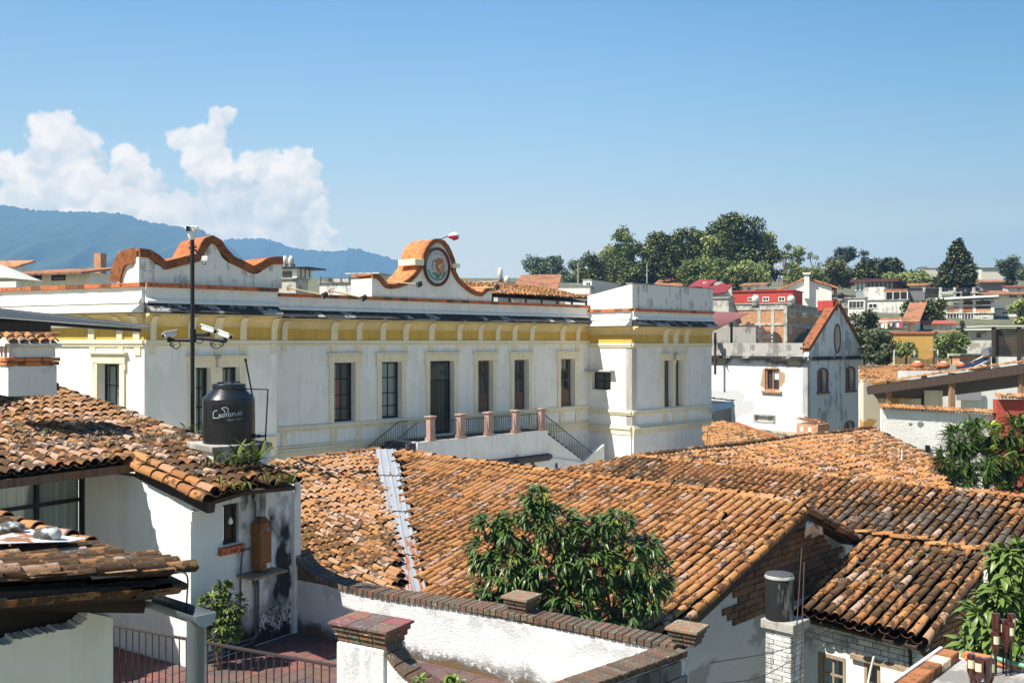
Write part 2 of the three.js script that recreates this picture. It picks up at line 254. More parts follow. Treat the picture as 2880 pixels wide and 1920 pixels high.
function ridgeTiles(parent, a, b, set, o = {}) {          // a line of cover tiles along a ridge, verge or wall top
  const { step = 0.36, seed = 5, up = 0.06, name = 'ridge_tile', scale = 1.1, messy = 1, roll = 0 } = o, r = rng(seed), d = b.clone().sub(a), L = d.length(), z = d.clone().normalize();
  const side = V3(0, 1, 0).cross(z).normalize(), n = z.clone().cross(side);
  for (let s = step; s < L + step * 0.6; s += step * (1 + (r() - 0.5) * 0.06)) {
    const m = new THREE.Matrix4().makeBasis(side, n, z).multiply(new THREE.Matrix4().makeRotationFromEuler(new THREE.Euler(-0.06 + (r() - 0.5) * 0.05 * messy, (r() - 0.5) * 0.12 * messy, roll + (r() - 0.5) * 0.14 * messy))).scale(V3(scale, scale, 1.0));
    m.setPosition(a.clone().addScaledVector(z, s).addScaledVector(n, up + (r() - 0.5) * 0.03 * messy)); const t = part(name, set[Math.floor(r() * set.length)], mTile, parent); t.applyMatrix4(m);
  }
}
tileSet('orange', 0.081, 0.44, 0.05, 0.72, 28, 1.25, 1.0, 0.05);      // sun-baked, blotched
tileSet('mixed', 0.081, 0.44, 0.10, 0.75, 28, 1.2, 1.0, 0.22);   // paler, with grey tiles
tileSet('sooty', 0.082, 0.44, 0.22, 1.0, 32, 0.7, 0.88, 0.12);   // old roof, half the tiles blackened
tileSet('mossy', 0.074, 0.44, 0.15, 0.95, 28, 1.1, 0.85, 0.3);
tileSet('faded', 0.084, 0.44, 0.05, 0.65, 24, 1.2, 1.0, 0.3);
tileSet('dirty', 0.086, 0.44, 0.55, 1.0, 14, 1.0, 0.7, 0.1);
// ---------------------------------------------------------------- ground, hill and mountains
function groundHeight(x, D) {
  let h = 3.2 * sstep(74, 84, D) + 5.8 * sstep(80, 98, D) + 0.105 * clamp(D - 92, 0, 160);
  h -= 0.02 * clamp(D - 300, 0, 900);
  h *= sstep(-120, 10, x + 0.25 * D) * 0.6 + 0.4;
  return h - 0.02;
}
{
  const ds = [-40, -10, 0, 10, 20, 30, 40, 46, 52, 56, 60, 64, 68, 74, 80, 86, 92, 100, 110, 120, 135, 150, 165, 180, 200, 220, 250, 280, 320, 380, 460, 600, 900, 1500, 2600, 4100];
  const nx = 60, pos = [], idx = [], uv = [];
  for (const D of ds) for (let i = 0; i <= nx; i++) { const w = Math.max(60, Math.abs(D) * 1.3), x = -w + 2 * w * i / nx; pos.push(x, groundHeight(x, D), -D); uv.push(x / 6, D / 6); }
  for (let j = 0; j < ds.length - 1; j++) for (let i = 0; i < nx; i++) { const a = j * (nx + 1) + i, b = a + nx + 1; idx.push(a, a + 1, b, b, a + 1, b + 1); }
  const g = new THREE.BufferGeometry(); g.setAttribute('position', new THREE.Float32BufferAttribute(pos, 3)); g.setAttribute('uv', new THREE.Float32BufferAttribute(uv, 2)); g.setIndex(idx); g.computeVertexNormals();
  const t = tex(512, 512, (u, v) => { const n = fbm(u * 8, v * 8, 6, 12, 8, 8); return mix3([0.16, 0.13, 0.09], [0.07, 0.10, 0.035], sstep(0.42, 0.58, n)); });
  structure('ground', g, std({ map: t, roughness: 1 }), 'earth and scrub ground under the town and up the hill');
}
{ // forested mountain ranges, outline from the photograph, kilometres away
  const texForest = tex(512, 512, (u, v) => { const n = fbm(u * 40, v * 40, 5, 17, 40, 40), m = fbm(u * 7, v * 7, 4, 19, 7, 7); return mul3(mix3([0.020, 0.040, 0.018], [0.055, 0.085, 0.035], n), 0.6 + 0.8 * m); });
  const mForest = std({ map: repeated(texForest, 1 / 240), roughness: 1 });
  function range(name, label, prof, D, back, jag, seed) {
    const cols = 360, rows = 26, pos = [], uv = [], idx = [], x0 = prof[0][0], x1 = prof[prof.length - 1][0];
    const top = px => { for (let k = 0; k < prof.length - 1; k++) if (px <= prof[k + 1][0]) { const t = (px - prof[k][0]) / (prof[k + 1][0] - prof[k][0]); const s = t * t * (3 - 2 * t); return lerp(prof[k][1], prof[k + 1][1], lerp(t, s, 0.5)); } return prof[prof.length - 1][1]; };
    for (let j = 0; j <= rows; j++) for (let i = 0; i <= cols; i++) {
      const px = lerp(x0, x1, i / cols), f = j / rows, Df = D + back * (f - 1), x = (px - CX) / F * (D + 0.3 * back * (f - 1));
      const ridge = (CY - top(px)) / F * D + EY, n = fbm(x / (D * 0.05) + seed, Df / (D * 0.05), 5, seed), gully = Math.abs(fbm(x / (D * 0.03) + f, f * 2.2 + seed, 4, seed + 3) - 0.5) * 2;
      let y = ridge * Math.pow(f, 0.8) * (1 - 0.38 * (1 - f) * gully) + (n - 0.5) * ridge * 0.12 * (1 - f) + (j === rows ? (vnoise(i * 0.9, seed, 4) + 0.6 * vnoise(i * 2.3, seed, 9) - 0.8) * jag : 0);
      pos.push(x, y - (j === 0 ? 60 : 0), -Df); uv.push(x, Df * 0.6 + y);
    }
    for (let j = 0; j < rows; j++) for (let i = 0; i < cols; i++) { const a = j * (cols + 1) + i, b = a + cols + 1; idx.push(a, a + 1, b, b, a + 1, b + 1); }
    const g = new THREE.BufferGeometry(); g.setAttribute('position', new THREE.Float32BufferAttribute(pos, 3)); g.setAttribute('uv', new THREE.Float32BufferAttribute(uv, 2)); g.setIndex(idx); g.computeVertexNormals();
    structure(name, g, mForest, label);
  }
  range('mountain', 'long forested mountain ridge blue with distance behind the town', [[-700, 540], [-300, 560], [0, 577], [110, 592], [250, 596], [340, 600], [430, 626], [560, 645], [640, 690], [760, 800], [900, 900], [1000, 950]], 3000, 1300, 7, 3);
  range('mountain', 'lower farther mountain ridge fading out behind the coat of arms', [[380, 860], [520, 720], [640, 672], [740, 670], [850, 703], [950, 706], [1000, 697], [1060, 716], [1120, 730], [1200, 790], [1300, 830], [1500, 880], [1800, 940], [2300, 950]], 3900, 1300, 8, 8);
}
// ---------------------------------------------------------------- the town hall: long white building with ochre frieze
const mTrim = std({ map: repeated(texWhite, 1 / 3), color: rgb(0.96, 0.88, 0.68), roughness: 0.9, bumpMap: repeated(fineBump, 1), bumpScale: 0.004 });
const texOchre = plaster([0.62, 0.39, 0.065], [0.46, 0.29, 0.06], 0.6, 57, 0.5);
const mOchre = std({ map: repeated(texOchre, 1 / 2), roughness: 0.9 });
const texTan = plaster([0.72, 0.57, 0.27], [0.52, 0.40, 0.18], 0.5, 58, 0.5);
const mTan = std({ map: repeated(texTan, 1 / 2), roughness: 0.9 });
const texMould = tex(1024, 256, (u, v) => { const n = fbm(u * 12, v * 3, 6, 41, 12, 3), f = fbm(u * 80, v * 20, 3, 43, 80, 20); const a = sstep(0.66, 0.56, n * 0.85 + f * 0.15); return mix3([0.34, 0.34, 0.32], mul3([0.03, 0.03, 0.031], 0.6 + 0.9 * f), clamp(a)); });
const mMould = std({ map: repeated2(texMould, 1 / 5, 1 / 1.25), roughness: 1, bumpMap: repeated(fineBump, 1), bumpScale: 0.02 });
const texBrickClay = tex(512, 512, (u, v) => { const n = fbm(u * 8, v * 8, 6, 63, 8, 8), f = fbm(u * 70, v * 70, 3, 64, 70, 70); let c = mix3([0.50, 0.20, 0.075], [0.66, 0.31, 0.12], n); c = mul3(c, 0.75 + 0.5 * f); return mix3(c, [0.10, 0.07, 0.05], sstep(0.60, 0.72, fbm(u * 14, v * 14, 5, 66, 14, 14)) * 0.75); });
const mBrickClay = std({ map: repeated(texBrickClay, 0.9), roughness: 0.93, bumpMap: repeated(fineBump, 2), bumpScale: 0.01, vertexColors: true });
const mCoping = std({ map: repeated(texBrickClay, 0.7), roughness: 0.93, color: rgb(0.85, 0.62, 0.55) });
const mStone = std({ map: repeated(tex(256, 256, (u, v) => { const n = fbm(u * 6, v * 6, 5, 221, 6, 6); return mix3([0.07, 0.07, 0.065], [0.50, 0.52, 0.50], sstep(0.40, 0.66, n)); }), 0.35), roughness: 0.95 });
const mBlock = std({ map: repeated(texConcrete, 1), roughness: 0.95, vertexColors: true, bumpMap: repeated(fineBump, 2), bumpScale: 0.012 });
const pf = new Frame(-25.81, 26.48, 44.27), palace = pf.apply(thing('town_hall', 'long white neoclassical town hall with ochre frieze and scrolled brick gables', 'building'));
const pu = (px, w = 0) => pf.onZ(px, 960, w).x;
const WB = 3.22;                                            // how far the end blocks stand forward
const uL = pu(405, WB), uLr = pu(776, WB), uR = pu(1656, 0), uRr = pu(2002, WB);
const y_ = v => EY + v;
function extrudeU(prof, x0, x1) {                          // profile in (z, y) pushed along x
  const s = new THREE.Shape(prof.map(p => new THREE.Vector2(p[0], p[1]))); const g = new THREE.ExtrudeGeometry(s, { depth: x1 - x0, bevelEnabled: false }); g.rotateY(-Math.PI / 2); g.scale(1, 1, 1);
  // after the turn x = -depth, z = profile x
  g.translate(x1, 0, 0); return metreUV(g);
}
function coveProf(w, y0, y1, out) { const p = [[w - 0.1, y0]]; for (let k = 0; k <= 8; k++) { const a = k / 8 * Math.PI / 2; p.push([w + 0.03 + out * (1 - Math.cos(a)), y0 + (y1 - y0) * 0.8 * Math.sin(a)]); } p.push([w + out + 0.08, y0 + (y1 - y0) * 0.82], [w + out + 0.08, y1 - 0.02], [w - 0.1, y1 - 0.02]); return p; }
// the dressings of one straight face, from x0 to x1, face at z = w; lists in metres
function facade(parent, f, x0, x1, w, o) {
  const { yv = 0, wins = [], brackets = [], mats = {}, base = -8.9, cope = true, parapet = true, copeV = 2.06 } = o, Y = v => EY + v + yv;
  const holes = wins.map(q => rect(q.x0, q.x1, q.y0, q.y1));
  const wallTop = Y(1.2);
  part('wall', slabPoly(rect(x0, x1, 0, wallTop), w - 0.45, w, holes), mWhite, parent);
  for (const q of wins) windowUnit(parent, q, w, yv);
  part('belt_moulding', joined(box(x0, x1, Y(-0.10), Y(0.06), w - 0.1, w + 0.10, 0.03), box(x0, x1, Y(-0.19), Y(-0.103), w - 0.1, w + 0.06, 0.02)), mTrim, parent);
  part('frieze', box(x0, x1, Y(0.062), Y(0.545), w - 0.1, w + 0.03), mOchre, parent);
  part('cornice', extrudeU(coveProf(w, Y(0.55), Y(1.03), 0.36), x0 - 0.0, x1 + 0.0), mTan, parent);
  for (const [b0, b1] of brackets) {
    const pr = [[w, Y(0.06)], [w + 0.09, Y(0.06)], [w + 0.10, Y(0.45)]]; for (let k = 0; k <= 6; k++) { const a = k / 6 * Math.PI / 2; pr.push([w + 0.11 + 0.36 * (1 - Math.cos(a)), Y(0.55) + 0.42 * Math.sin(a) * 0.85]); } pr.push([w, Y(0.93)]);
    const br = part('bracket', extrudeU(pr, b0, b1), mTrim, parent); br.material = mBracket;
    part('strip', box(b0 + 0.01, b1 - 0.01, Y(-0.50), Y(-0.193), w - 0.05, w + 0.04), mTrim, parent);
  }
  // sloping, weather-blackened ledge over the cornice and the parapet with its brick coping
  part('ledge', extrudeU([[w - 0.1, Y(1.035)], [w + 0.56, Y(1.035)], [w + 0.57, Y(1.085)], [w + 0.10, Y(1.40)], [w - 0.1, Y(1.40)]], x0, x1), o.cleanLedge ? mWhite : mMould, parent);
  if (parapet) part('parapet', box(x0 + 0.002, x1 - 0.002, Y(1.2), Y(copeV - 0.1), w - 0.4, w + 0.12), mWhite, parent);
  if (parapet) part('parapet_foot', extrudeU([[w, Y(1.38)], [w + 0.25, Y(1.38)], [w + 0.24, Y(1.46)], [w + 0.125, Y(1.58)], [w, Y(1.58)]], x0 + 0.01, x1 - 0.01), mWhite, parent);
  if (cope) { const n = Math.round((x1 - x0) / 0.5), r = rng(77 + x0 * 3); for (let k = 0; k < n; k++) { const a = x0 + (x1 - x0) * k / n, b = x0 + (x1 - x0) * (k + 1) / n; const c = r(); const g = box(a + 0.006, b - 0.006, Y(copeV - 0.098), Y(copeV + 0.05) + (r() - 0.5) * 0.012, w - 0.42, w + 0.22 + (r() - 0.5) * 0.02); vtint(g, c < 0.25 ? [0.35, 0.3, 0.3] : [0.75 + 0.3 * r(), 0.62, 0.55]); part('coping_brick', g, mBrickClay, parent); } }
  // plinth mouldings under the windows
  if (o.dado !== false) {
    const dr = wins.find(q => q.kind === 'door'), runs = dr ? [[x0, dr.x0 - 0.262], [dr.x1 + 0.262, x1]] : [[x0, x1]];
    for (const [a, b] of runs) part('sill_course', joined(box(a, b, Y(-3.90), Y(-3.73), w - 0.1, w + 0.12, 0.03), box(a, b, Y(-4.0), Y(-3.903), w - 0.1, w + 0.07, 0.02)), mTrim, parent);
    part('dado_course', joined(box(x0, x1, Y(-4.82), Y(-4.70), w - 0.1, w + 0.20, 0.03), box(x0, dr ? runs[0][1] : x1, Y(-4.697), Y(-4.60), w - 0.1, w + 0.13, 0.03), dr ? box(runs[1][0], x1, Y(-4.697), Y(-4.60), w - 0.1, w + 0.13, 0.03) : [], box(x0, x1, Y(-5.12), Y(-4.823), w - 0.1, w + 0.14, 0.02)), mTrim, parent);
    part('plinth', box(x0 + 0.01, x1 - 0.01, 0, Y(-5.123), w - 0.1, w + 0.1), mWhite, parent);
    for (const [b0, b1] of brackets) if (!dr || b1 < dr.x0 - 0.3 || b0 > dr.x1 + 0.3) part('dado_strip', box(b0, b1, Y(-4.60), Y(-4.003), w - 0.05, w + 0.05), mTrim, parent);
  }
}
const mBracket = std({ map: repeated(texWhite, 1 / 3), color: rgb(0.94, 0.84, 0.62), roughness: 0.9 });
function vtint(g, c) { const n = g.attributes.position.count, a = new Float32Array(n * 3); for (let k = 0; k < n; k++) { a[3 * k] = c[0]; a[3 * k + 1] = c[1]; a[3 * k + 2] = c[2]; } g.setAttribute('color', new THREE.BufferAttribute(a, 3)); return g; }
const mCurtain = std({ map: repeated(tex(512, 64, (u) => { const f = 0.5 + 0.5 * Math.sin(u * 60 + 3 * Math.sin(u * 17)); return mul3([0.55, 0.54, 0.50], 0.75 + 0.25 * f); }), 1), roughness: 1 });
const mRedCurtain = std({ color: rgb(0.42, 0.05, 0.05), roughness: 1 });
const mOldDoor = std({ map: repeated(texWood, 0.9), color: rgb(0.55, 0.5, 0.48), roughness: 0.8 });
function curtainGeo(x0, x1, y0, y1, z) { const n = 26, g = new THREE.PlaneGeometry(x1 - x0, y1 - y0, n, 1), p = g.attributes.position; g.translate((x0 + x1) / 2, (y0 + y1) / 2, z); for (let k = 0; k < p.count; k++) p.setZ(k, z + 0.03 * Math.sin((p.getX(k) - x0) * 38 + 2 * Math.sin(p.getX(k) * 5))); g.computeVertexNormals(); return g; }
function windowUnit(parent, q, w, yv = 0) {
  const { x0, x1, y0, y1, kind = 'window', cols = 2, bars = [0.28, 0.55, 0.78], hood = true } = q, z = w - 0.30;
  const n = part(kind === 'door' ? 'door' : 'window', joined(box(x0, x0 + 0.07, y0, y1, z - 0.05, z + 0.02), box(x1 - 0.07, x1, y0, y1, z - 0.05, z + 0.02), box(x0 + 0.07, x1 - 0.07, y1 - 0.07, y1, z - 0.05, z + 0.02), box(x0 + 0.07, x1 - 0.07, y0, y0 + 0.08, z - 0.05, z + 0.02)), q.wood ? mOldDoor : mBlackIron, parent);
  const H = y1 - y0, W = x1 - x0, xi0 = x0 + 0.07, xi1 = x1 - 0.07;
  for (let c = 1; c < cols; c++) part('glazing_bar', box(xi0 + (xi1 - xi0) * c / cols - 0.025, xi0 + (xi1 - xi0) * c / cols + 0.025, y0 + 0.08, y1 - 0.07, z - 0.03, z + 0.015), n.material, n);
  for (const b of bars) for (let c = 0; c < cols; c++) part('glazing_bar', box(xi0 + (xi1 - xi0) * c / cols + 0.027, xi0 + (xi1 - xi0) * (c + 1) / cols - 0.027, y1 - b * H - 0.025, y1 - b * H + 0.025, z - 0.03, z + 0.012), n.material, n);
  const lv = [0, ...bars, 1]; for (let k = 0; k < lv.length - 1; k++) for (let c = 0; c < cols; c++) { if (q.wood && k >= lv.length - 2) { part('panel', box(xi0 + (xi1 - xi0) * c / cols + 0.03, xi0 + (xi1 - xi0) * (c + 1) / cols - 0.03, y0 + 0.09, y1 - lv[k] * H - 0.03, z - 0.025, z), mOldDoor, n); continue; }
    part('pane', box(xi0 + (xi1 - xi0) * c / cols + 0.02, xi0 + (xi1 - xi0) * (c + 1) / cols - 0.02, y1 - lv[k + 1] * H + 0.01, y1 - lv[k] * H - 0.01, z - 0.018, z - 0.010), mGlass, n); }
  if (q.curtain) part('curtain', curtainGeo(x0 + 0.05, x0 + W * q.curtain, y0 + 0.1, y1 - 0.1, z - 0.22), mCurtain, n);
  if (q.red) part('curtain', curtainGeo(x0 + 0.05, x0 + W * 0.62, y0 + H * 0.25, y0 + H * 0.72, z - 0.32), mRedCurtain, n);
  if (hood) {
    const f0 = x0 - 0.26, f1 = x1 + 0.26, yt = y1 + 0.36;
    part('window_surround', joined(box(f0, x0 - 0.004, y0 - 0.02, y1 + 0.02, w - 0.05, w + 0.07, 0.015), box(x1 + 0.004, f1, y0 - 0.02, y1 + 0.02, w - 0.05, w + 0.07, 0.015), box(f0 - 0.05, f1 + 0.05, y1 + 0.023, yt, w - 0.05, w + 0.09, 0.015), box(f0 - 0.06, f0 + 0.08, y1 - 0.22, y1 + 0.02, w - 0.05, w + 0.085, 0.015), box(f1 - 0.08, f1 + 0.06, y1 - 0.22, y1 + 0.02, w - 0.05, w + 0.085, 0.015), box(f0 - 0.12, f1 + 0.12, yt + 0.002, yt + 0.09, w - 0.05, w + 0.17, 0.02)), mTrim, parent);
  }
}
const hole = (f, w, px0, px1, v1, v0, extra) => ({ x0: f.onZ(px0, 960, w).x, x1: f.onZ(px1, 960, w).x, y1: EY + v1, y0: EY + v0, ...extra });
const brs = (f, w, list) => list.map(([a, b]) => [f.onZ(a, 960, w).x, f.onZ(b, 960, w).x]);
// main front
facade(palace, pf, uLr - 0.5, uR + 0.4, 0, {
  wins: [hole(pf, 0, 938, 997, -0.98, -3.70, { red: 1, curtain: 0.4 }), hole(pf, 0, 1072, 1128, -0.98, -3.70, { red: 1, curtain: 1 }), hole(pf, 0, 1208, 1275, -0.98, -4.66, { kind: 'door', bars: [], cols: 1 }),
    hole(pf, 0, 1343, 1385, -1.0, -3.72, { wood: 1, bars: [0.25, 0.45, 0.65] }), hole(pf, 0, 1445, 1485, -1.0, -3.72, { wood: 1, bars: [0.25, 0.45, 0.65] }), hole(pf, 0, 1576, 1615, -1.0, -3.72, { wood: 1, bars: [0.25, 0.45, 0.65] })],
  brackets: brs(pf, 0, [[790, 805], [928, 947], [1000, 1015], [1067, 1082], [1131, 1146], [1204, 1219], [1283, 1296], [1343, 1355], [1392, 1404], [1439, 1451], [1488, 1500], [1574, 1586], [1618, 1629]]) });
// left end block, front
facade(palace, pf, uL, uLr, WB, { cleanLedge: false, wins: [hole(pf, WB, 548, 590, -0.98, -3.70, { curtain: 0.9 }), hole(pf, WB, 623, 671, -0.98, -3.70, { curtain: 0.9 })], brackets: brs(pf, WB, [[420, 436], [526, 546], [600, 622], [672, 690], [760, 776]]) });
// right end block, front and its sunlit flank
facade(palace, pf, uR + 0.0, uRr, WB, { yv: -0.16, copeV: 1.96, wins: [hole(pf, WB, 1867, 1891, -1.12, -3.85, { cols: 1, wood: 1 }), hole(pf, WB, 1899, 1919, -1.12, -3.85, { cols: 1, wood: 1 })], brackets: brs(pf, WB, [[1864, 1876], [1891, 1905], [1923, 1934]]) });
{
  // flanks: a helper frame turned so that z points to the left (-x of the palace)
  const sf = new Frame(0, 0, 0); { const p = pf.world(uR, 0, 0); sf.o.copy(p); sf.a = pf.a - Math.PI / 2; sf.c = Math.cos(sf.a); sf.s = Math.sin(sf.a); }
  const flank = new THREE.Group(); flank.name = 'sunlit_flank'; flank.position.set(uR, 0, 0); flank.rotation.y = -Math.PI / 2; palace.add(flank);
  // in this frame x runs from the inner corner (0) to the outer corner (WB), z points left
  const a = sf.onZ(1677, 1047, 0), b = sf.onZ(1718, 1097, 0);
  facade(flank, sf, 0.02, WB, 0, { yv: -0.16, copeV: 1.96, cleanLedge: true, wins: [{ x0: a.x - 0.35, x1: b.x, y0: b.y, y1: a.y + 0.02, bars: [0.5], hood: false }], brackets: [] });
  const aw = sf.onZ(1656, 1042, 0), bw = sf.onZ(1733, 1050, 0); part('stone_hood', box(0.03, bw.x - 0.1, a.y + 0.06, a.y + 0.16, 0, 0.42, 0.02), mConcrete, flank);
  // sloping parapet block on the right end
  const top = pf.onZ(1778, 798, WB).y, top2 = sf.onZ(1660, 832, 0).y, yb = EY + 1.86;
  part('upper_parapet', slabPoly([[0, yb], [WB + 0.1, yb], [WB + 0.1, top], [0, top2]], -0.35, 0.1), mWhite, flank);
  part('upper_parapet', box(uR + 0.352, uRr, yb + 0.002, top, WB - 0.3, WB + 0.1), mOld, palace);
  part('upper_parapet', box(uRr - 0.35, uRr - 0.002, yb + 0.004, top - 0.002, -6, WB - 0.302), mWhite, palace);
  part('parapet_cap', joined(box(uR - 0.14, uRr + 0.04, top + 0.002, top + 0.05, WB - 0.34, WB + 0.14)), mConcrete, palace);
  palace.updateMatrixWorld(true); for (const c of flank.children.slice()) palace.attach(c); palace.remove(flank);
  // right flank wall and back, so that the block is closed
  part('wall', box(uRr - 0.45, uRr - 0.003, 0, yb, -8, WB - 0.452), mWhite, palace);
  part('wall', box(uL - 4, uRr, 0, EY + 1.0, -8.3, -8.0), mWhite, palace);
  part('floor', box(uL + 0.3, uRr - 0.46, EY - 5.2, EY - 4.9, -7.99, -0.46), mInterior, palace);
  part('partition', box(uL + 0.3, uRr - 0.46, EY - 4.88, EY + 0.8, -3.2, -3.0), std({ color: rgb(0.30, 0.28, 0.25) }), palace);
  part('flat_roof', joined(box(uL + 0.5, uRr - 0.46, EY + 1.02, EY + 1.2, -7.99, -0.46), box(uL + 0.46, uLr - 0.46, EY + 1.021, EY + 1.21, -0.46, WB - 0.46), box(uR + 0.46, uRr - 0.46, EY + 1.021, EY + 1.21, -0.458, WB - 0.46)), mConcrete, palace);
  part('wall', box(uLr - 0.45, uLr - 0.003, 0, EY + 1.9, -0.5, WB - 0.452), mWhite, palace);   // hidden flank of the left block
}
// the sunlit left-hand wing, running back to the left from the corner of the left block
{
  const c = pf.world(uL, 0, WB), wf = new Frame(c.x, -c.z, -27.5), wing = thing('town_hall_wing', 'sunlit white wing of the town hall with one tall framed window', 'building'); wf.apply(wing);
  const xl = wf.onZ(-120, 960, 0).x, w0 = wf.onZ(276, 1023, 0), w1 = wf.onZ(338, 1023, 0);
  facade(wing, wf, xl, 0.003, 0, { cleanLedge: true, wins: [{ x0: w0.x, x1: w1.x, y1: w0.y, y0: EY - 3.7, curtain: 0.8 }], brackets: [[134, 141], [252, 268], [332, 347], [378, 396]].map(([a, b]) => [wf.onZ(a, 960, 0).x, wf.onZ(b, 960, 0).x]) });
  part('wall', box(xl, 0, 0, EY + 1.0, -7, -6.7), mWhite, wing); part('flat_roof', box(xl, -0.46, EY + 1.02, EY + 1.2, -6.69, -0.46), mConcrete, wing); part('partition', box(xl, -0.5, EY - 5, EY + 0.9, -2.6, -2.4), mInterior, wing);
}
// ---------------------------------------------------------------- scrolled gables
function gable(parent, front, zf, depth, yBase, wallMat, o = {}) {     // front: outline [x, y] of the brick band's outer edge, left to right
  const { band = 0.3, lip = 0.10, tile = 0.34, rows = 5, colr = [1, 0.8, 0.75], seed = 4 } = o, r = rng(seed);
  const n = front.length, nrm = front.map((p, k) => { const a = front[Math.max(0, k - 1)], b = front[Math.min(n - 1, k + 1)]; const dx = b[0] - a[0], dy = b[1] - a[1], l = Math.hypot(dx, dy); return [-dy / l, dx / l]; });
  const inner = front.map((p, k) => [p[0] - nrm[k][0] * band, Math.max(yBase + 0.02, p[1] - nrm[k][1] * band)]);
  const gp = part('scrolled_gable', slabPoly([[front[0][0], yBase], [front[n - 1][0], yBase], ...inner.slice().reverse()], zf - depth, zf), wallMat, parent);
  // the band: short brick pieces along the curve
  let acc = 0, last = 0; for (let k = 1; k < n; k++) { acc += Math.hypot(front[k][0] - front[k - 1][0], front[k][1] - front[k - 1][1]);
    if (acc > tile || k === n - 1) { const A = front[last], B = front[k], Ai = inner[last], Bi = inner[k], t = (r() - 0.5) * 0.02;
      const g = slabPoly([Ai, Bi, B, A], zf - 0.06, zf + lip + t); part('band_brick', vtint(g, mul3(colr, 0.48 + 0.2 * r())), mBrickClay, gp);
      const m = [[(Ai[0] * 0.25 + A[0] * 0.75), (Ai[1] * 0.25 + A[1] * 0.75)], [(Bi[0] * 0.25 + B[0] * 0.75), (Bi[1] * 0.25 + B[1] * 0.75)]];
      for (let j = 0; j < rows; j++) { const z1 = zf - 0.062 - (depth - 0.06) * j / rows, z0 = zf - 0.062 - (depth - 0.06) * (j + 1) / rows + 0.012; const e = 0.006; const A2 = [lerp(A[0], B[0], e), lerp(A[1], B[1], e)];
        part('roof_brick', vtint(slabPoly([m[0], m[1], [B[0], B[1] + (r() - 0.5) * 0.015], [A2[0], A2[1] + (r() - 0.5) * 0.015]], z0, z1), mul3(o.top ?? colr, 0.6 + 0.35 * r())), mBrickClay, gp); }
      last = k; acc = 0; } }
  return gp;
}
const zoom1 = (x, y) => [x * 0.34438, 560 + y * 0.34438], zoom2 = (x, y) => [750 + x * 0.3189, 600 + y * 0.3189];
const onFront = (w, conv) => p => { const [a, b] = conv(...p); const l = pf.onZ(a, b, w); return [l.x, l.y]; };
{
  const w = WB + 0.02, pts = [[1131, 402], [1175, 404], [1230, 416], [1285, 452], [1335, 505], [1400, 492], [1500, 468], [1600, 442], [1612, 418], [1640, 345], [1690, 300], [1735, 296], [1790, 325], [1835, 385], [1862, 440], [1960, 492], [2075, 548], [2095, 540], [2140, 500], [2200, 472], [2300, 470]].map(onFront(w, zoom1));
  const front = curve2(pts, 5); const x0 = front[0][0];
  gable(palace, front, w, 1.9, EY + 2.11, mOld, { top: [1.15, 0.72, 0.6], colr: [0.72, 0.55, 0.42], seed: 12 });
  // its return round the corner on the sunlit side: a quarter of an arch
  const wing = scene.getObjectByName('town_hall_wing'), wf2 = new Frame(wing.position.x, -wing.position.z, -27.5);
  const q = [[908, 668], [915, 600], [935, 530], [975, 450], [1030, 412], [1080, 402], [1131, 401]].map(p => { const [a, b] = zoom1(...p); const l = wf2.onZ(a, b, 0.02); return [l.x, l.y]; });
  gable(wing, curve2(q, 5), 0.02, 0.5, EY + 2.11, mWhite, { colr: [0.8, 0.6, 0.45], seed: 13, band: 0.55, rows: 2 });
}
{
  const w = 0.14, pts = [[926, 530], [960, 532], [1000, 552], [1035, 598], [1062, 622], [1120, 622], [1190, 606], [1260, 560], [1315, 500], [1350, 440], [1366, 400], [1375, 350], [1405, 285], [1455, 232], [1500, 220], [1555, 238], [1605, 300], [1640, 380], [1662, 450], [1650, 478], [1685, 560], [1750, 628], [1820, 676], [1895, 694], [1915, 668], [1945, 642], [1984, 640]].map(onFront(w, zoom2));
  const gp = gable(palace, curve2(pts, 5), w, 1.7, EY + 2.12, mWhite, { top: [1.25, 1.0, 0.85], colr: [0.85, 0.68, 0.55], seed: 15, band: 0.22, rows: 6, tile: 0.3 });
  for (const [a, b, c, d] of [[1290, 405, 1372, 455], [1628, 445, 1690, 478]]) { const p = onFront(w, zoom2)([a, c ? d : b]), p2 = onFront(w, zoom2)([c, b]); part('capital', box(p[0], p2[0], p[1], p2[1], w - 1.2, w + 0.16, 0.03), mTrim, gp); }
}
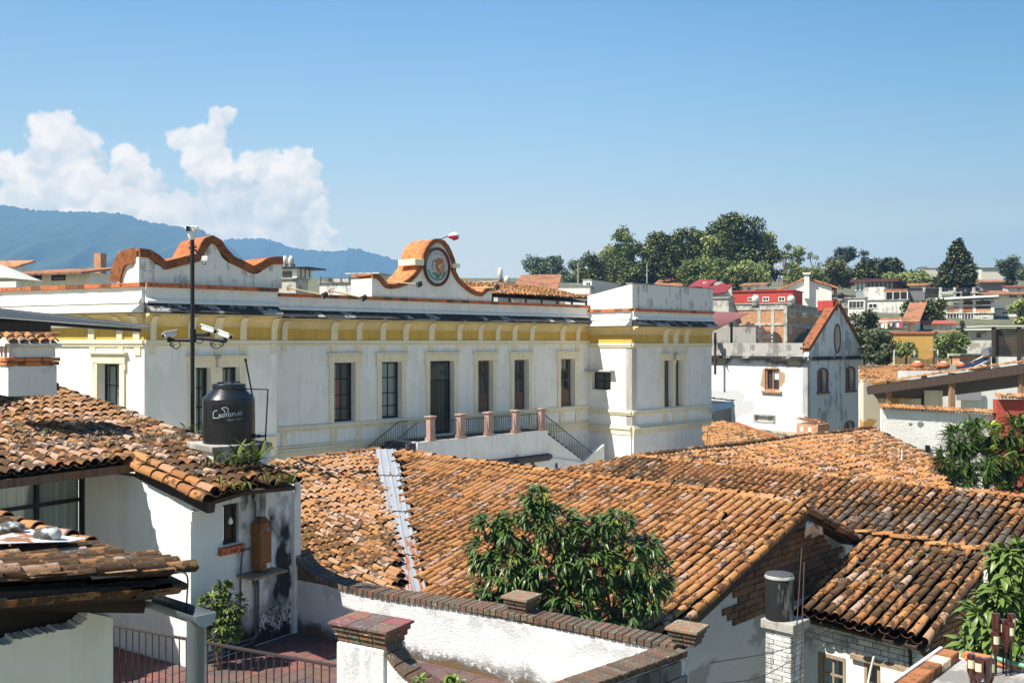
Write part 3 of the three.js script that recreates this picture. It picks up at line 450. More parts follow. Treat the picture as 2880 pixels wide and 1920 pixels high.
// ---------------------------------------------------------------- national arms on an oval board
{
  const C = document.createElement('canvas'); C.width = 512; C.height = 760; const x = C.getContext('2d');
  x.fillStyle = '#b9bdbb'; x.fillRect(0, 0, 512, 760); x.save(); x.translate(256, 380);
  const ell = (cx, cy, a, b, f, rot = 0) => { x.fillStyle = f; x.beginPath(); x.ellipse(cx, cy, a, b, rot, 0, 7); x.fill(); };
  ell(0, 0, 252, 372, '#5f3b2a'); ell(0, 0, 238, 352, '#2f5a3c'); x.save(); x.beginPath(); x.rect(20, -380, 260, 760); x.clip(); ell(0, 0, 238, 352, '#8e2f33'); x.restore(); ell(0, 0, 212, 322, '#b4b9bc');
  // lettering round the top, eagle, serpent, cactus, wreath
  x.fillStyle = '#5e6468'; x.font = 'bold 34px serif'; const s = 'ESTADOS UNIDOS MEXICANOS'; for (let k = 0; k < s.length; k++) { const a = -Math.PI * 0.86 + Math.PI * 0.72 * k / (s.length - 1); x.save(); x.translate(222 * Math.cos(a), 300 * Math.sin(a) + 18); x.rotate(Math.atan2(300 * Math.cos(a), -222 * Math.sin(a))); x.fillText(s[k], -10, 22); x.restore(); }
  x.fillStyle = '#a9713f'; x.beginPath(); x.moveTo(-10, -160); x.bezierCurveTo(40, -210, 140, -170, 150, -80); x.bezierCurveTo(160, 20, 140, 110, 70, 120); x.bezierCurveTo(20, 140, -50, 60, -40, 10); x.bezierCurveTo(-60, -40, -10, -80, -60, -110); x.bezierCurveTo(-60, -140, -20, -140, -10, -160); x.fill();
  x.strokeStyle = '#c8c2b0'; x.lineWidth = 8; for (let k = 0; k < 6; k++) { x.beginPath(); x.moveTo(20, -20); x.lineTo(150 - 8 * k, -110 + 44 * k); x.stroke(); }
  ell(-40, -120, 26, 22, '#94602f'); x.strokeStyle = '#3b6a3c'; x.lineWidth = 17; x.beginPath(); x.moveTo(-70, -120); x.bezierCurveTo(-120, -90, -60, -60, -100, -20); x.bezierCurveTo(-130, 20, -60, 30, -80, 70); x.stroke();
  for (const [a, b, p, q, t] of [[-20, 150, 22, 44, 0.3], [30, 170, 22, 44, -0.2], [-70, 130, 20, 40, 0.8], [80, 150, 20, 40, -0.8], [0, 200, 28, 30, 0], [120, 110, 18, 32, -0.5]]) ell(a, b, p, q, '#3d7040', t);
  for (let k = 0; k < 26; k++) { const a = Math.PI * (0.06 + 0.88 * k / 25), R = 170; ell(Math.cos(a) * R, 40 + Math.sin(a) * 210, 26, 13, k % 2 ? '#2d5c34' : '#3f7a45', a + (k % 2 ? 1 : 2)); }
  ell(-60, 170, 16, 14, '#5b8fb4'); ell(10, 250, 30, 12, '#9a6b3c'); x.restore();
  const t = new THREE.CanvasTexture(C); t.colorSpace = THREE.SRGBColorSpace;
  const cpx = zoom2(1496, 470), c = pf.onZ(cpx[0], cpx[1], 0.2), e0 = pf.onZ(zoom2(1385, 470)[0], 960, 0.2).x, e1 = pf.onZ(zoom2(1610, 470)[0], 960, 0.2).x, yt = pf.onZ(...zoom2(1496, 300), 0.2).y, yb = pf.onZ(...zoom2(1496, 643), 0.2).y;
  const arms = thing('coat_of_arms', 'oval painted board with eagle and wreath on the scrolled gable', 'emblem'); const a = (e1 - e0) / 2, b = (yt - yb) / 2, p = pf.world((e0 + e1) / 2, (yt + yb) / 2, 0.145); arms.position.copy(p); arms.rotation.y = pf.a;
  const ov = []; for (let k = 0; k < 48; k++) ov.push([a * Math.cos(k / 48 * 2 * Math.PI), b * Math.sin(k / 48 * 2 * Math.PI)]);
  const inn = ov.map(q => [q[0] * 0.93, q[1] * 0.95]);
  const bd = slabPoly(inn, 0, 0.1), P = bd.attributes.position, U = bd.attributes.uv; for (let k = 0; k < P.count; k++) U.setXY(k, 0.5 + P.getX(k) / (2 * a), 0.5 + P.getY(k) / (2 * b));
  part('board', bd, std({ map: t, roughness: 0.7 }), arms); part('rim', slabPoly(ov, -0.0, 0.16, [inn]), std({ color: rgb(0.10, 0.045, 0.03), roughness: 0.7 }), arms);
}

{ // pale paving added to bounce sunlight up onto the town hall front
  const g = flatPoly([pf.world(uL - 6, 0.02, 0.2), pf.world(uRr + 3, 0.02, 0.2), pf.world(uRr + 3, 0.02, 16), pf.world(uL - 6, 0.02, 16)], 0.02);
  structure('bounce_paving', g, std({ map: repeated(plaster([0.46, 0.42, 0.36], [0.30, 0.27, 0.23], 0.6, 91), 1 / 5), roughness: 0.9 }), 'pale paving added below the town hall to bounce light onto its front');
}
// ---------------------------------------------------------------- old tiled houses in the middle
const hz = v => V3(v.x, 0, v.z).normalize();
function slope(a, b, pitch) {                              // level ridge a-b; falls towards the camera side
  const U = hz(b.clone().sub(a)); let f = V3(-U.z, 0, U.x); if (f.dot(V3(0, 0, 0).sub(V3(a.x, 0, a.z))) < 0) f.negate();
  const V = f.multiplyScalar(1).setY(-pitch).normalize(); const N = V.clone().cross(U).normalize(); if (N.y < 0) N.negate(); return { P: a.clone(), U, V, N, plane: new Plane(a, N) };
}
const onP = (s, list) => list.map(([x, y]) => s.plane.hit(x, y));
function roofGroup(parent) { const g = new THREE.Group(); g.name = 'roof'; parent.add(g); return g; }
// long house whose slope runs from the ridge down to the left towards the patio
const H1 = 3.3, R1 = atDrop(1114, 1276, H1), R2 = atDrop(2265, 1422, H1), sDR = slope(R1, R2, 0.30);
const houseR = thing('tiled_house', 'house with sun-baked orange tile roof sloping down to the patio wall', 'house');
const valley = sDR.plane.hit(1182, 1668);
const vergeR = R2.clone().addScaledVector(sDR.V, sDR.plane.hit(1832, 1796).sub(R2).dot(sDR.V));
{
  const rf = roofGroup(houseR);
  roofTiles({ parent: rf, ...sDR, poly: [sDR.plane.hit(1112, 1274), R2, vergeR, ...onP(sDR, [[1500, 1735], [1331, 1698], [1190, 1670], [1175, 1560], [1158, 1480], [1138, 1390], [1130, 1324]])], set: tileSets.orange, sp: 0.2, ex: 0.345, seed: 101, uShift: 0.07 });
  ridgeTiles(rf, R1, R2.clone().addScaledVector(sDR.U, -0.2), tileSets.orange, { seed: 31, step: 0.42, scale: 1.15 });
  // verge: a row of tiles turned on edge along the gable, over a dark rafter
  const vA = R2.clone(), vB = vergeR.clone();
  ridgeTiles(rf, vA.clone().addScaledVector(sDR.U, 0.05), vB.clone().addScaledVector(sDR.U, 0.05), tileSets.orange, { seed: 37, name: 'verge_tile', up: -0.05, roll: -1.1, step: 0.36 });
  part('rafter', beam(vA.clone().add(V3(0.03, -0.18, 0.02)), vB.clone().add(V3(0.03, -0.2, 0.02)), 0.09, 0.16), mDarkWood, houseR);
  // short back slope over the brick gable
  const U = sDR.U, back = V3(-sDR.V.x, 0, -sDR.V.z).normalize(), bV = back.clone().setY(-0.40).normalize();
  const b0 = R2.clone(), b1 = R2.clone().addScaledVector(bV, 2.75), c1 = b1.clone().addScaledVector(U, -8), c0 = R1.clone().addScaledVector(U, 3);
  roofTiles({ parent: rf, P: b0, U, V: bV, poly: [b0, b1, c1, c0], set: tileSets.sooty, keep: 0, seed: 39 });
  ridgeTiles(rf, b0.clone().addScaledVector(U, 0.03), b1.clone().addScaledVector(U, 0.03), tileSets.dirty, { seed: 41, name: 'verge_tile', up: -0.06, roll: 1.0 });
}
// the wing that meets it in a valley
const L1 = atDrop(780, 1306, H1), L2 = atDrop(1065, 1268, H1), plDL = Plane.pts(L1, L2, valley);
const houseL = thing('tiled_house', 'tiled wing left of the metal valley with pale stained clay tiles', 'house');
{
  const U = hz(L2.clone().sub(L1)), N = plDL.n.clone(); if (N.y < 0) N.negate(); let V = U.clone().cross(N).normalize(); if (V.y > 0) V.negate();
  const s = { P: L1, U, V, N, plane: new Plane(L1, N) }, rf = roofGroup(houseL);
  roofTiles({ parent: rf, ...s, poly: onP(s, [[778, 1307], [1062, 1269], [1078, 1311], [1094, 1350], [1101, 1400], [1116, 1458], [1117, 1527], [1119, 1600], [1124, 1672], [1040, 1668], [960, 1640], [880, 1590], [812, 1500]]), set: tileSets.mixed, seed: 103, sp: 0.2, ex: 0.33, messy: 1.6 });
  ridgeTiles(rf, L2, L1, tileSets.orange, { seed: 43, step: 0.42, scale: 1.15 });
  // ribbed metal sheets in the valley
  const mSheet = std({ map: tex(512, 1024, (u, v) => { const n = fbm(u * 6, v * 8, 5, 23, 6, 8), st = fbm(u * 16, v * 2, 4, 27, 16, 2), lo = sstep(0.34, 0.16, v + (n - 0.5) * 0.06); let c = mul3([0.33, 0.345, 0.36], 0.85 + 0.3 * n); c = mix3(c, [0.34, 0.12, 0.035], sstep(0.50, 0.56, st + 0.1 * (n - 0.5)) * lo); return mix3(c, [0.30, 0.11, 0.05], sstep(0.70, 0.74, n)); }), roughness: 0.55, metalness: 0.15 });
  const top = sDR.plane.hit(1085, 1270), bot = sDR.plane.hit(1160, 1674), dir = bot.clone().sub(top), Lz = dir.length(); dir.normalize(); const sd = V3(1, 0, 0.12).normalize(), nn = sd.clone().cross(dir).normalize(); if (nn.y < 0) nn.negate();
  const sheet = thing('valley_flashing', 'white and rusty ribbed metal sheets lining the valley between two tiled roofs', 'metal sheet');
  const cuts = [0, 0.24, 0.52, 0.79, 1.0];
  for (let k = 0; k < 4; k++) {
    const nx = 26, ny = 6, p = [], uv = [], id = []; for (let j = 0; j <= ny; j++) for (let i = 0; i <= nx; i++) { const t = lerp(cuts[k], cuts[k + 1] + 0.02, j / ny), w = lerp(0.62, 0.74, t), x = -w / 2 + w * i / nx, rib = Math.max(0, Math.cos((i / nx - 0.5) * Math.PI * 2 * 3.0) - 0.72) * 0.09, q = top.clone().addScaledVector(dir, t * Lz).addScaledVector(sd, x + 0.01 * k).addScaledVector(nn, 0.085 + rib - 0.012 * k + 0.02 * (j / ny) + 0.008 * Math.sin(i * 1.3 + k) * (j === ny)); p.push(q.x, q.y, q.z); uv.push(i / nx, 1 - t); }
    for (let j = 0; j < ny; j++) for (let i = 0; i < nx; i++) { const a = j * (nx + 1) + i, b = a + nx + 1; id.push(a, b, a + 1, a + 1, b, b + 1); }
    const g = new THREE.BufferGeometry(); g.setAttribute('position', new THREE.Float32BufferAttribute(p, 3)); g.setAttribute('uv', new THREE.Float32BufferAttribute(uv, 2)); g.setIndex(id); g.computeVertexNormals(); part('metal_sheet', g, mSheet, sheet);
  }
  settle(sheet);
}
// old dark roof behind, and its lower right-hand part over the whitewashed house
const H2 = 3.5, sE = slope(atDrop(1790, 1288, H2), atDrop(2880, 1405, H2), 0.29);
const houseE = thing('tiled_house', 'long house whose old roof has half its tiles blackened', 'house');
{
  const rf = roofGroup(houseE);
  roofTiles({ parent: rf, ...sE, poly: onP(sE, [[1545, 1334], [1660, 1308], [1790, 1288], [2960, 1414], [3000, 1600], [2790, 1572], [2420, 1522], [2275, 1448], [1540, 1368]]), set: tileSets.sooty, seed: 107, messy: 1.2 });
  ridgeTiles(rf, atDrop(1790, 1288, H2), atDrop(2940, 1411, H2), tileSets.orange, { seed: 47, step: 0.4 });
  ridgeTiles(rf, sE.plane.hit(1548, 1333), sE.plane.hit(1790, 1288), tileSets.sooty, { seed: 48, step: 0.4 });
}
const houseE2 = thing('tiled_house', 'whitewashed brick house under weedy orange tiles beside the black tank', 'house');
const eaveE = { l: sE.plane.hit(2253, 1722), r: sE.plane.hit(2598, 1808) };
{
  const rf = roofGroup(houseE2);
  roofTiles({ parent: rf, ...sE, poly: onP(sE, [[2423, 1514], [2502, 1522], [2612, 1540], [2662, 1541], [2711, 1548], [2785, 1560], [2771, 1592], [2678, 1712], [2598, 1808], [2253, 1722], [2340, 1612], [2400, 1560]]), set: tileSets.orange.slice(0, 14).concat(tileSets.sooty.slice(0, 20)), seed: 109, lift: 0.08, messy: 1.5, sp: 0.205 });
  ridgeTiles(rf, sE.plane.hit(2785, 1560).add(V3(0, 0.1, 0)), sE.plane.hit(2603, 1808).add(V3(0, 0.1, 0)), tileSets.mixed, { seed: 51, name: 'verge_tile', up: -0.06, roll: -1.2 });
  ridgeTiles(rf, sE.plane.hit(2423, 1512).add(V3(0, 0.12, 0)), sE.plane.hit(2785, 1560).add(V3(0, 0.12, 0)), tileSets.orange, { seed: 53, name: 'cover_tile', up: 0.0, messy: 3, scale: 1 });
}
// pale roof further back, falling the other way
const H3 = 3.5, sG = slope(atDrop(1824, 1284, H3), atDrop(2461, 1206, H3), 0.27);
const houseG = thing('tiled_house', 'broad pale orange tiled roof against the long white wall', 'house');
{
  const rf = roofGroup(houseG);
  roofTiles({ parent: rf, ...sG, poly: onP(sG, [[1800, 1287], [2461, 1206], [2500, 1224], [2645, 1292], [2690, 1400], [2400, 1365], [2100, 1335], [1800, 1310]]), set: tileSets.faded, seed: 111, messy: 1.4, ex: 0.36 });
  ridgeTiles(rf, atDrop(1810, 1286, H3), atDrop(2461, 1206, H3), tileSets.dirty, { seed: 57, step: 0.3 });
}
// walls that carry these roofs (mostly hidden)
function wallUnder(parent, a, b, top, th = 0.3, mat = mOld, y0 = 0) { const A = V3(a.x, 0, a.z), B = V3(b.x, 0, b.z), d = B.clone().sub(A), L = d.length(), ang = Math.atan2(-d.z, d.x); const g = metreUV(new THREE.BoxGeometry(L, top - y0, th)); g.rotateY(ang); const m = A.add(B).multiplyScalar(0.5); g.translate(m.x, (top + y0) / 2, m.z); return part('wall', g, mat, parent); }
{
  const inset = (s, p, d) => p.clone().addScaledVector(V3(-s.V.x, 0, -s.V.z).normalize(), d);
  const e1 = inset(sDR, sDR.plane.hit(1200, 1672), 0.5), e2 = inset(sDR, sDR.plane.hit(1850, 1800), 0.5); wallUnder(houseR, e1, e2, Math.min(e1.y, e2.y) - 0.02);
  wallUnder(houseL, L1.clone().add(V3(0.2, 0, -0.3)), L2.clone().add(V3(0, 0, -0.3)), L1.y - 0.35);
  wallUnder(houseG, atDrop(1830, 1284, H3), atDrop(2461, 1206, H3), EY - H3 - 0.3);
  const f1 = inset(sE, sE.plane.hit(2790, 1572), 0.4), f2 = inset(sE, sE.plane.hit(3000, 1600), 0.4); wallUnder(houseE, f1, f2, f1.y - 0.15, 0.3, mWhite);
  const r1 = atDrop(1560, 1333, 4.4), r2 = atDrop(1780, 1290, H2); wallUnder(houseE, r1.add(V3(0.3, 0, -0.3)), V3(r2.x, 0, r2.z), EY - 4.6);
}
// ---------------------------------------------------------------- the white house on the left with its tank
const HB = 1.83, eA = atDrop(0, 1337, HB), eB = atDrop(386, 1292, HB), eU = hz(eB.clone().sub(eA)), eF = V3(-eU.z, 0, eU.x); if (eF.dot(V3(0, 0, 1)) < 0) eF.negate();
const sB = { P: eA.clone(), U: eU, V: eF.clone().setY(-0.19).normalize() }; sB.N = sB.V.clone().cross(eU).normalize(); if (sB.N.y < 0) sB.N.negate(); sB.plane = new Plane(eA, sB.N);
const houseB = thing('white_house', 'white plastered house with curtained window and weedy tile roof', 'house');
{
  const rf = roofGroup(houseB);
  const poly = onP(sB, [[-160, 1356], [0, 1337], [386, 1292], [596, 1389], [700, 1360], [833, 1349], [700, 1290], [540, 1225], [147, 1090], [0, 1090], [-160, 1090]]);
  roofTiles({ parent: rf, ...sB, poly, set: tileSets.mossy, seed: 113, sp: 0.18, ex: 0.32, messy: 0.9, lift: 0.02, sag: 0.04 });
  const c0 = sB.plane.hit(389, 1290), c1 = sB.plane.hit(598, 1388);
  ridgeTiles(rf, c0, c1, tileSets.orange, { seed: 61, name: 'verge_tile', up: 0.04, step: 0.33, messy: 0.5 });
  ridgeTiles(rf, c0.clone().addScaledVector(eU, -0.13).add(V3(0, -0.07, 0)), c1.clone().addScaledVector(eU, -0.13).add(V3(0, -0.07, 0)), tileSets.orange, { seed: 62, name: 'verge_tile', up: 0.02, step: 0.33, messy: 0.5, roll: 0.4 });
  ridgeTiles(rf, sB.plane.hit(150, 1092), sB.plane.hit(640, 1268), tileSets.mossy, { seed: 63, name: 'verge_tile', up: 0.03 });
  ridgeTiles(rf, sB.plane.hit(150, 1092), sB.plane.hit(-100, 1090), tileSets.mossy, { seed: 64 });
  // eave board, rafters
  part('eave_board', beam(sB.plane.hit(-160, 1356).add(V3(0, -0.12, 0)), eB.clone().add(V3(0, -0.12, 0)), 0.05, 0.12), std({ map: repeated(texWood, 0.8), color: rgb(0.5, 0.44, 0.4) }), houseB);
  part('verge_beam', beam(c0.clone().add(V3(0, -0.2, 0)), c1.clone().add(V3(-0.02, -0.2, 0)), 0.12, 0.16), mDarkWood, houseB);
  for (let k = 0; k < 7; k++) { const p = eA.clone().addScaledVector(eU, -0.5 + 0.45 * k).add(V3(0, -0.13, 0)); const q = p.clone().addScaledVector(sB.V, -1.25); part('rafter', beam(q, p.clone().addScaledVector(sB.V, -0.06), 0.09, 0.11), mDarkWood, houseB); }
}
// walls: back wall with the window, flank, front
const bf = (() => { const c = V3(-4.74, 0, -14.1); const f = new Frame(c.x, 14.1, Math.atan2(-eU.z, eU.x) * 180 / Math.PI); return f; })();   // x along the front wall to the right and back, z out towards the patio
const FLOOR = EY - 4.8;
{
  const g = bf.apply(new THREE.Group());
  const top = EY - 2.35, xR = bf.onZ(822, 1500, 0).x, w0 = bf.onZ(626, 1420, 0), w1 = bf.onZ(671, 1525, 0);
  const texDamp = tex(640, 640, (u, v) => { const n = fbm(u * 7, v * 7, 6, 141, 7, 7), s = fbm(u * 9, v * 5, 6, 143, 9, 5), f = fbm(u * 70, v * 70, 3, 145, 70, 70);
    let c = mul3([0.76, 0.77, 0.76], 0.9 + 0.15 * n); const zone = sstep(0.42, 0.62, u + (n - 0.5) * 0.22), foot = sstep(0.34, 0.08, v + (n - 0.5) * 0.25) * sstep(0.16, 0.4, u + (n - .5) * 0.3);
    c = mix3(c, [0.24, 0.25, 0.26], zone * sstep(0.38, 0.56, s * 0.7 + n * 0.3) * 0.85); c = mix3(c, [0.02, 0.022, 0.024], clamp(foot * 1.1 * sstep(0.3, 0.5, f * 0.3 + n * 0.7)) ); c = mix3(c, [0.03, 0.03, 0.032], sstep(0.60, 0.70, s * 0.6 + n * 0.4 + 0.10 * zone) * zone); return c; });
  const mDamp = std({ map: texDamp, roughness: 0.95, bumpMap: repeated(fineBump, 3), bumpScale: 0.012 });
  const fr = slabPoly(rect(0, xR, FLOOR - 0.3, top), -0.25, 0, [rect(w0.x, w1.x, w1.y, w0.y)]); { const P = fr.attributes.position, U = fr.attributes.uv; for (let k = 0; k < P.count; k++) U.setXY(k, (P.getX(k) - P.getZ(k) * 0.6) / xR, (P.getY(k) - FLOOR) / (top - FLOOR)); }
  const grp = (geo, name, mat) => { const m = part(name, geo, mat, houseB); m.position.copy(bf.o); m.rotation.y = bf.a; return m; };
  grp(fr, 'wall', mDamp);
  // small window with a wooden shutter and brick sill
  const wn = grp(joined(box(w0.x + 0.002, w1.x - 0.002, w1.y, w1.y + 0.04, -0.16, -0.06), box(w0.x + 0.002, w1.x - 0.002, w0.y - 0.04, w0.y, -0.16, -0.06), box(w1.x - 0.045, w1.x - 0.002, w1.y + 0.04, w0.y - 0.04, -0.16, -0.06), box(w0.x + 0.002, w0.x + 0.045, w1.y + 0.04, w0.y - 0.04, -0.16, -0.06)), 'window', mDarkWood);
  part('shutter', box(w0.x + 0.14, w1.x - 0.05, w1.y + 0.045, w0.y - 0.045, -0.15, -0.11), std({ map: repeated(texWood, 1), color: rgb(0.22, 0.19, 0.18), roughness: 0.8 }), wn);
  part('pane', box(w0.x + 0.046, w0.x + 0.14, w1.y + 0.045, w0.y - 0.045, -0.14, -0.13), mGlass, wn);
  grp(box(w0.x - 0.2, w1.x + 0.2, top - 0.9, top - 0.1, -1.4, -1.2), 'inner_wall', mInterior);
  const sw = (w1.x - w0.x + 0.16) / 5; for (let row = 0; row < 2; row++) for (let k = 0; k < 5; k++) { const a = w0.x - 0.10 + sw * (k + (row ? 0.0 : 0.0)); const b = grp(vtint(box(a + 0.006, a + sw - 0.006, w1.y - 0.075 - 0.062 * row, w1.y - 0.018 - 0.062 * row, -0.02, 0.10 - 0.03 * row, 0.006), [0.8 + 0.2 * (k % 2), 0.6, 0.6]), 'sill_brick', mBrickClay); }
  // flank (faces left) and the back wall with the big window
  const fl = 2.55, flank = metreUV(new THREE.BoxGeometry(0.25, top + 0.25 - (FLOOR - 0.3), fl - 0.262)); flank.translate(0.125, (top + 0.25 + FLOOR - 0.3) / 2, -fl / 2 - 0.12); grp(flank, 'wall', mWhite);
  // gable filling between flank and the sloping roof
  const q0 = sB.plane.hit(251, 1200);
  const bw0 = bf.local(V3(0, 0, 0)); const L = 5, wy0 = EY - 3.4, wy1 = bf.onZ(0, 1355, -fl).y, wx1 = bf.onZ(251, 1350, -fl).x - 0.02;
  const wxs = [-3.0, -1.25, 0].map(v => v), wTop = EY - 1.62;
  grp(slabPoly(rect(-L, 0.2, FLOOR - 0.3, wTop), -fl - 0.25, -fl, [rect(-3.2, -0.03, wy0, wy1)]), 'wall', mWhite);
  const win = grp(joined(box(-3.2, -0.03, wy0, wy0 + 0.06, -fl - 0.15, -fl - 0.08), box(-3.2, -0.03, wy1 - 0.06, wy1, -fl - 0.15, -fl - 0.08), box(-0.09, -0.03, wy0 + 0.06, wy1 - 0.06, -fl - 0.15, -fl - 0.08), box(-3.2, -3.14, wy0 + 0.06, wy1 - 0.06, -fl - 0.15, -fl - 0.08)), 'window', mBlackIron);
  const bx = [-3.14, -2.35, -1.6, -0.82, -0.09], rowY = [wy1 - 0.06, bf.onZ(0, 1440, -fl).y, wy0 + 0.06]; const barY = rowY[1];
  for (let k = 1; k < 4; k++) part('glazing_bar', box(bx[k] - 0.03, bx[k] + 0.03, wy0 + 0.06, wy1 - 0.06, -fl - 0.145, -fl - 0.085), mBlackIron, win);
  for (let k = 0; k < 4; k++) { part('glazing_bar', box(bx[k] + 0.031, bx[k + 1] - 0.031, barY - 0.03, barY + 0.03, -fl - 0.14, -fl - 0.09), mBlackIron, win); part('pane', box(bx[k] + 0.02, bx[k + 1] - 0.02, barY + 0.02, wy1 - 0.05, -fl - 0.118, -fl - 0.112), mGlass, win); part('pane', box(bx[k] + 0.02, bx[k + 1] - 0.02, wy0 + 0.05, barY - 0.02, -fl - 0.118, -fl - 0.112), mGlass, win); part('curtain', curtainGeo(bx[k] - 0.03, bx[k + 1] + 0.05, wy0, wy1, -fl - 0.22), mCurtain, win); }
  grp(box(-3.6, 0, FLOOR, wTop, -fl - 1.6, -fl - 1.5), 'inner_wall', mInterior); grp(box(-3.6, 0, wTop - 0.1, wTop - 0.02, -fl - 1.5, -fl - 0.26), 'ceiling', mInterior);
  grp(box(-0.06, 0.10, top - 0.30, top - 0.14, 0.0, 0.10, 0.01), 'rafter_end', mWhite);
  // pilaster at the right end
  grp(box(xR - 0.02, xR + 0.14, FLOOR - 0.3, EY - 2.25, -0.25, 0.06, 0.02), 'pilaster', mOld);
  // lamp bulb on its flex in front of the small window
  const bulb = thing('light_bulb', 'small white bulb hanging before the little window', 'lamp'); const bp = bf.onZ(648, 1464, 0.12), bt = bf.onZ(648, 1385, 0.12); const W = p => bf.world(p.x, p.y, p.z);
  part('flex', bar(W(bp), W(bt), 0.004, 5), mBlackIron, bulb); const bl = part('glass', lathe([[0, -0.06], [0.03, -0.045], [0.035, -0.015], [0.02, 0.03], [0.014, 0.05], [0, 0.05]], 14), std({ color: rgb(0.8, 0.8, 0.78), roughness: 0.25 }), bulb); bl.position.copy(W(bp)); settle(bulb);
  // rusty gas water heater on a shelf
  const h0 = bf.onZ(724, 1468, 0.22), h1 = bf.onZ(757, 1600, 0.22), heater = thing('water_heater', 'rusty upright water heater on a small wooden shelf against the damp wall', 'water heater'); bf.apply(heater);
  const mRust = std({ map: tex(256, 512, (u, v) => { const n = fbm(u * 6, v * 12, 6, 201, 6, 12); return mix3(mix3([0.17, 0.065, 0.022], [0.29, 0.125, 0.04], n), [0.06, 0.028, 0.018], sstep(0.52, 0.72, fbm(u * 10, v * 16, 5, 205, 10, 16))); }), roughness: 0.8, metalness: 0.1 });
  const hw = h1.x - h0.x; part('casing', box(h0.x, h1.x, h1.y, h0.y, 0.05, 0.29, 0.04), mRust, heater); part('burner_door', box(h0.x + hw * 0.15, h1.x - hw * 0.15, h1.y + 0.03, h1.y + 0.15, 0.285, 0.302, 0.008), mRust, heater); part('burner_opening', box(h0.x + hw * 0.45, h1.x - hw * 0.2, h1.y + 0.05, h1.y + 0.13, 0.3025, 0.307), mInterior, heater);
  part('cap', lathe([[0, 0.08], [0.06, 0.07], [0.10, 0.02], [0.11, 0]], 16).translate((h0.x + h1.x) / 2, h0.y, 0.17), mRust, heater); part('badge', new THREE.CylinderGeometry(0.035, 0.035, 0.01, 14).rotateX(Math.PI / 2).translate(h0.x + hw * 0.6, h0.y - 0.13, 0.296), mConcrete, heater);
  part('shelf', box(h0.x - 0.25, h1.x + 0.2, h1.y - 0.06, h1.y - 0.02, 0.01, 0.42, 0.01), mWood, heater); part('flue', new THREE.CylinderGeometry(0.05, 0.05, EY - 2.35 - h0.y - 0.05, 12).translate((h0.x + h1.x) / 2, (EY - 2.35 + h0.y) / 2 + 0.05, 0.2), mConcrete, heater);
  part('pipe', joined(tube([V3(h0.x - 0.02, h1.y + 0.35, 0.15), V3(h0.x - 0.16, h1.y + 0.36, 0.1), V3(h0.x - 0.19, h1.y + 0.1, 0.06), V3(h0.x - 0.19, h1.y - 0.8, 0.05)], 0.016), tube([V3(h0.x + 0.1, h1.y - 0.05, 0.05), V3(h0.x + 0.1, h1.y - 0.8, 0.05), V3(h0.x + 0.08, FLOOR + 0.12, 0.05), V3(h0.x - 0.3, FLOOR + 0.08, 0.05), V3(h0.x - 0.9, FLOOR + 0.06, 0.06)], 0.018), tube([V3(h0.x + 0.16, h1.y - 0.05, 0.05), V3(h0.x + 0.16, h1.y - 0.8, 0.05), V3(h0.x + 0.15, FLOOR + 0.18, 0.05), V3(h0.x - 0.3, FLOOR + 0.15, 0.05), V3(h0.x - 0.9, FLOOR + 0.13, 0.06)], 0.018), bar(V3(h0.x + 0.05, h0.y, 0.1), V3(h0.x + 0.05, EY - 2.5, 0.1), 0.018), bar(V3(h1.x - 0.05, h0.y, 0.1), V3(h1.x - 0.05, EY - 2.5, 0.1), 0.018)), std({ color: rgb(0.10, 0.11, 0.12), roughness: 0.5, metalness: 0.3 }), heater);
}
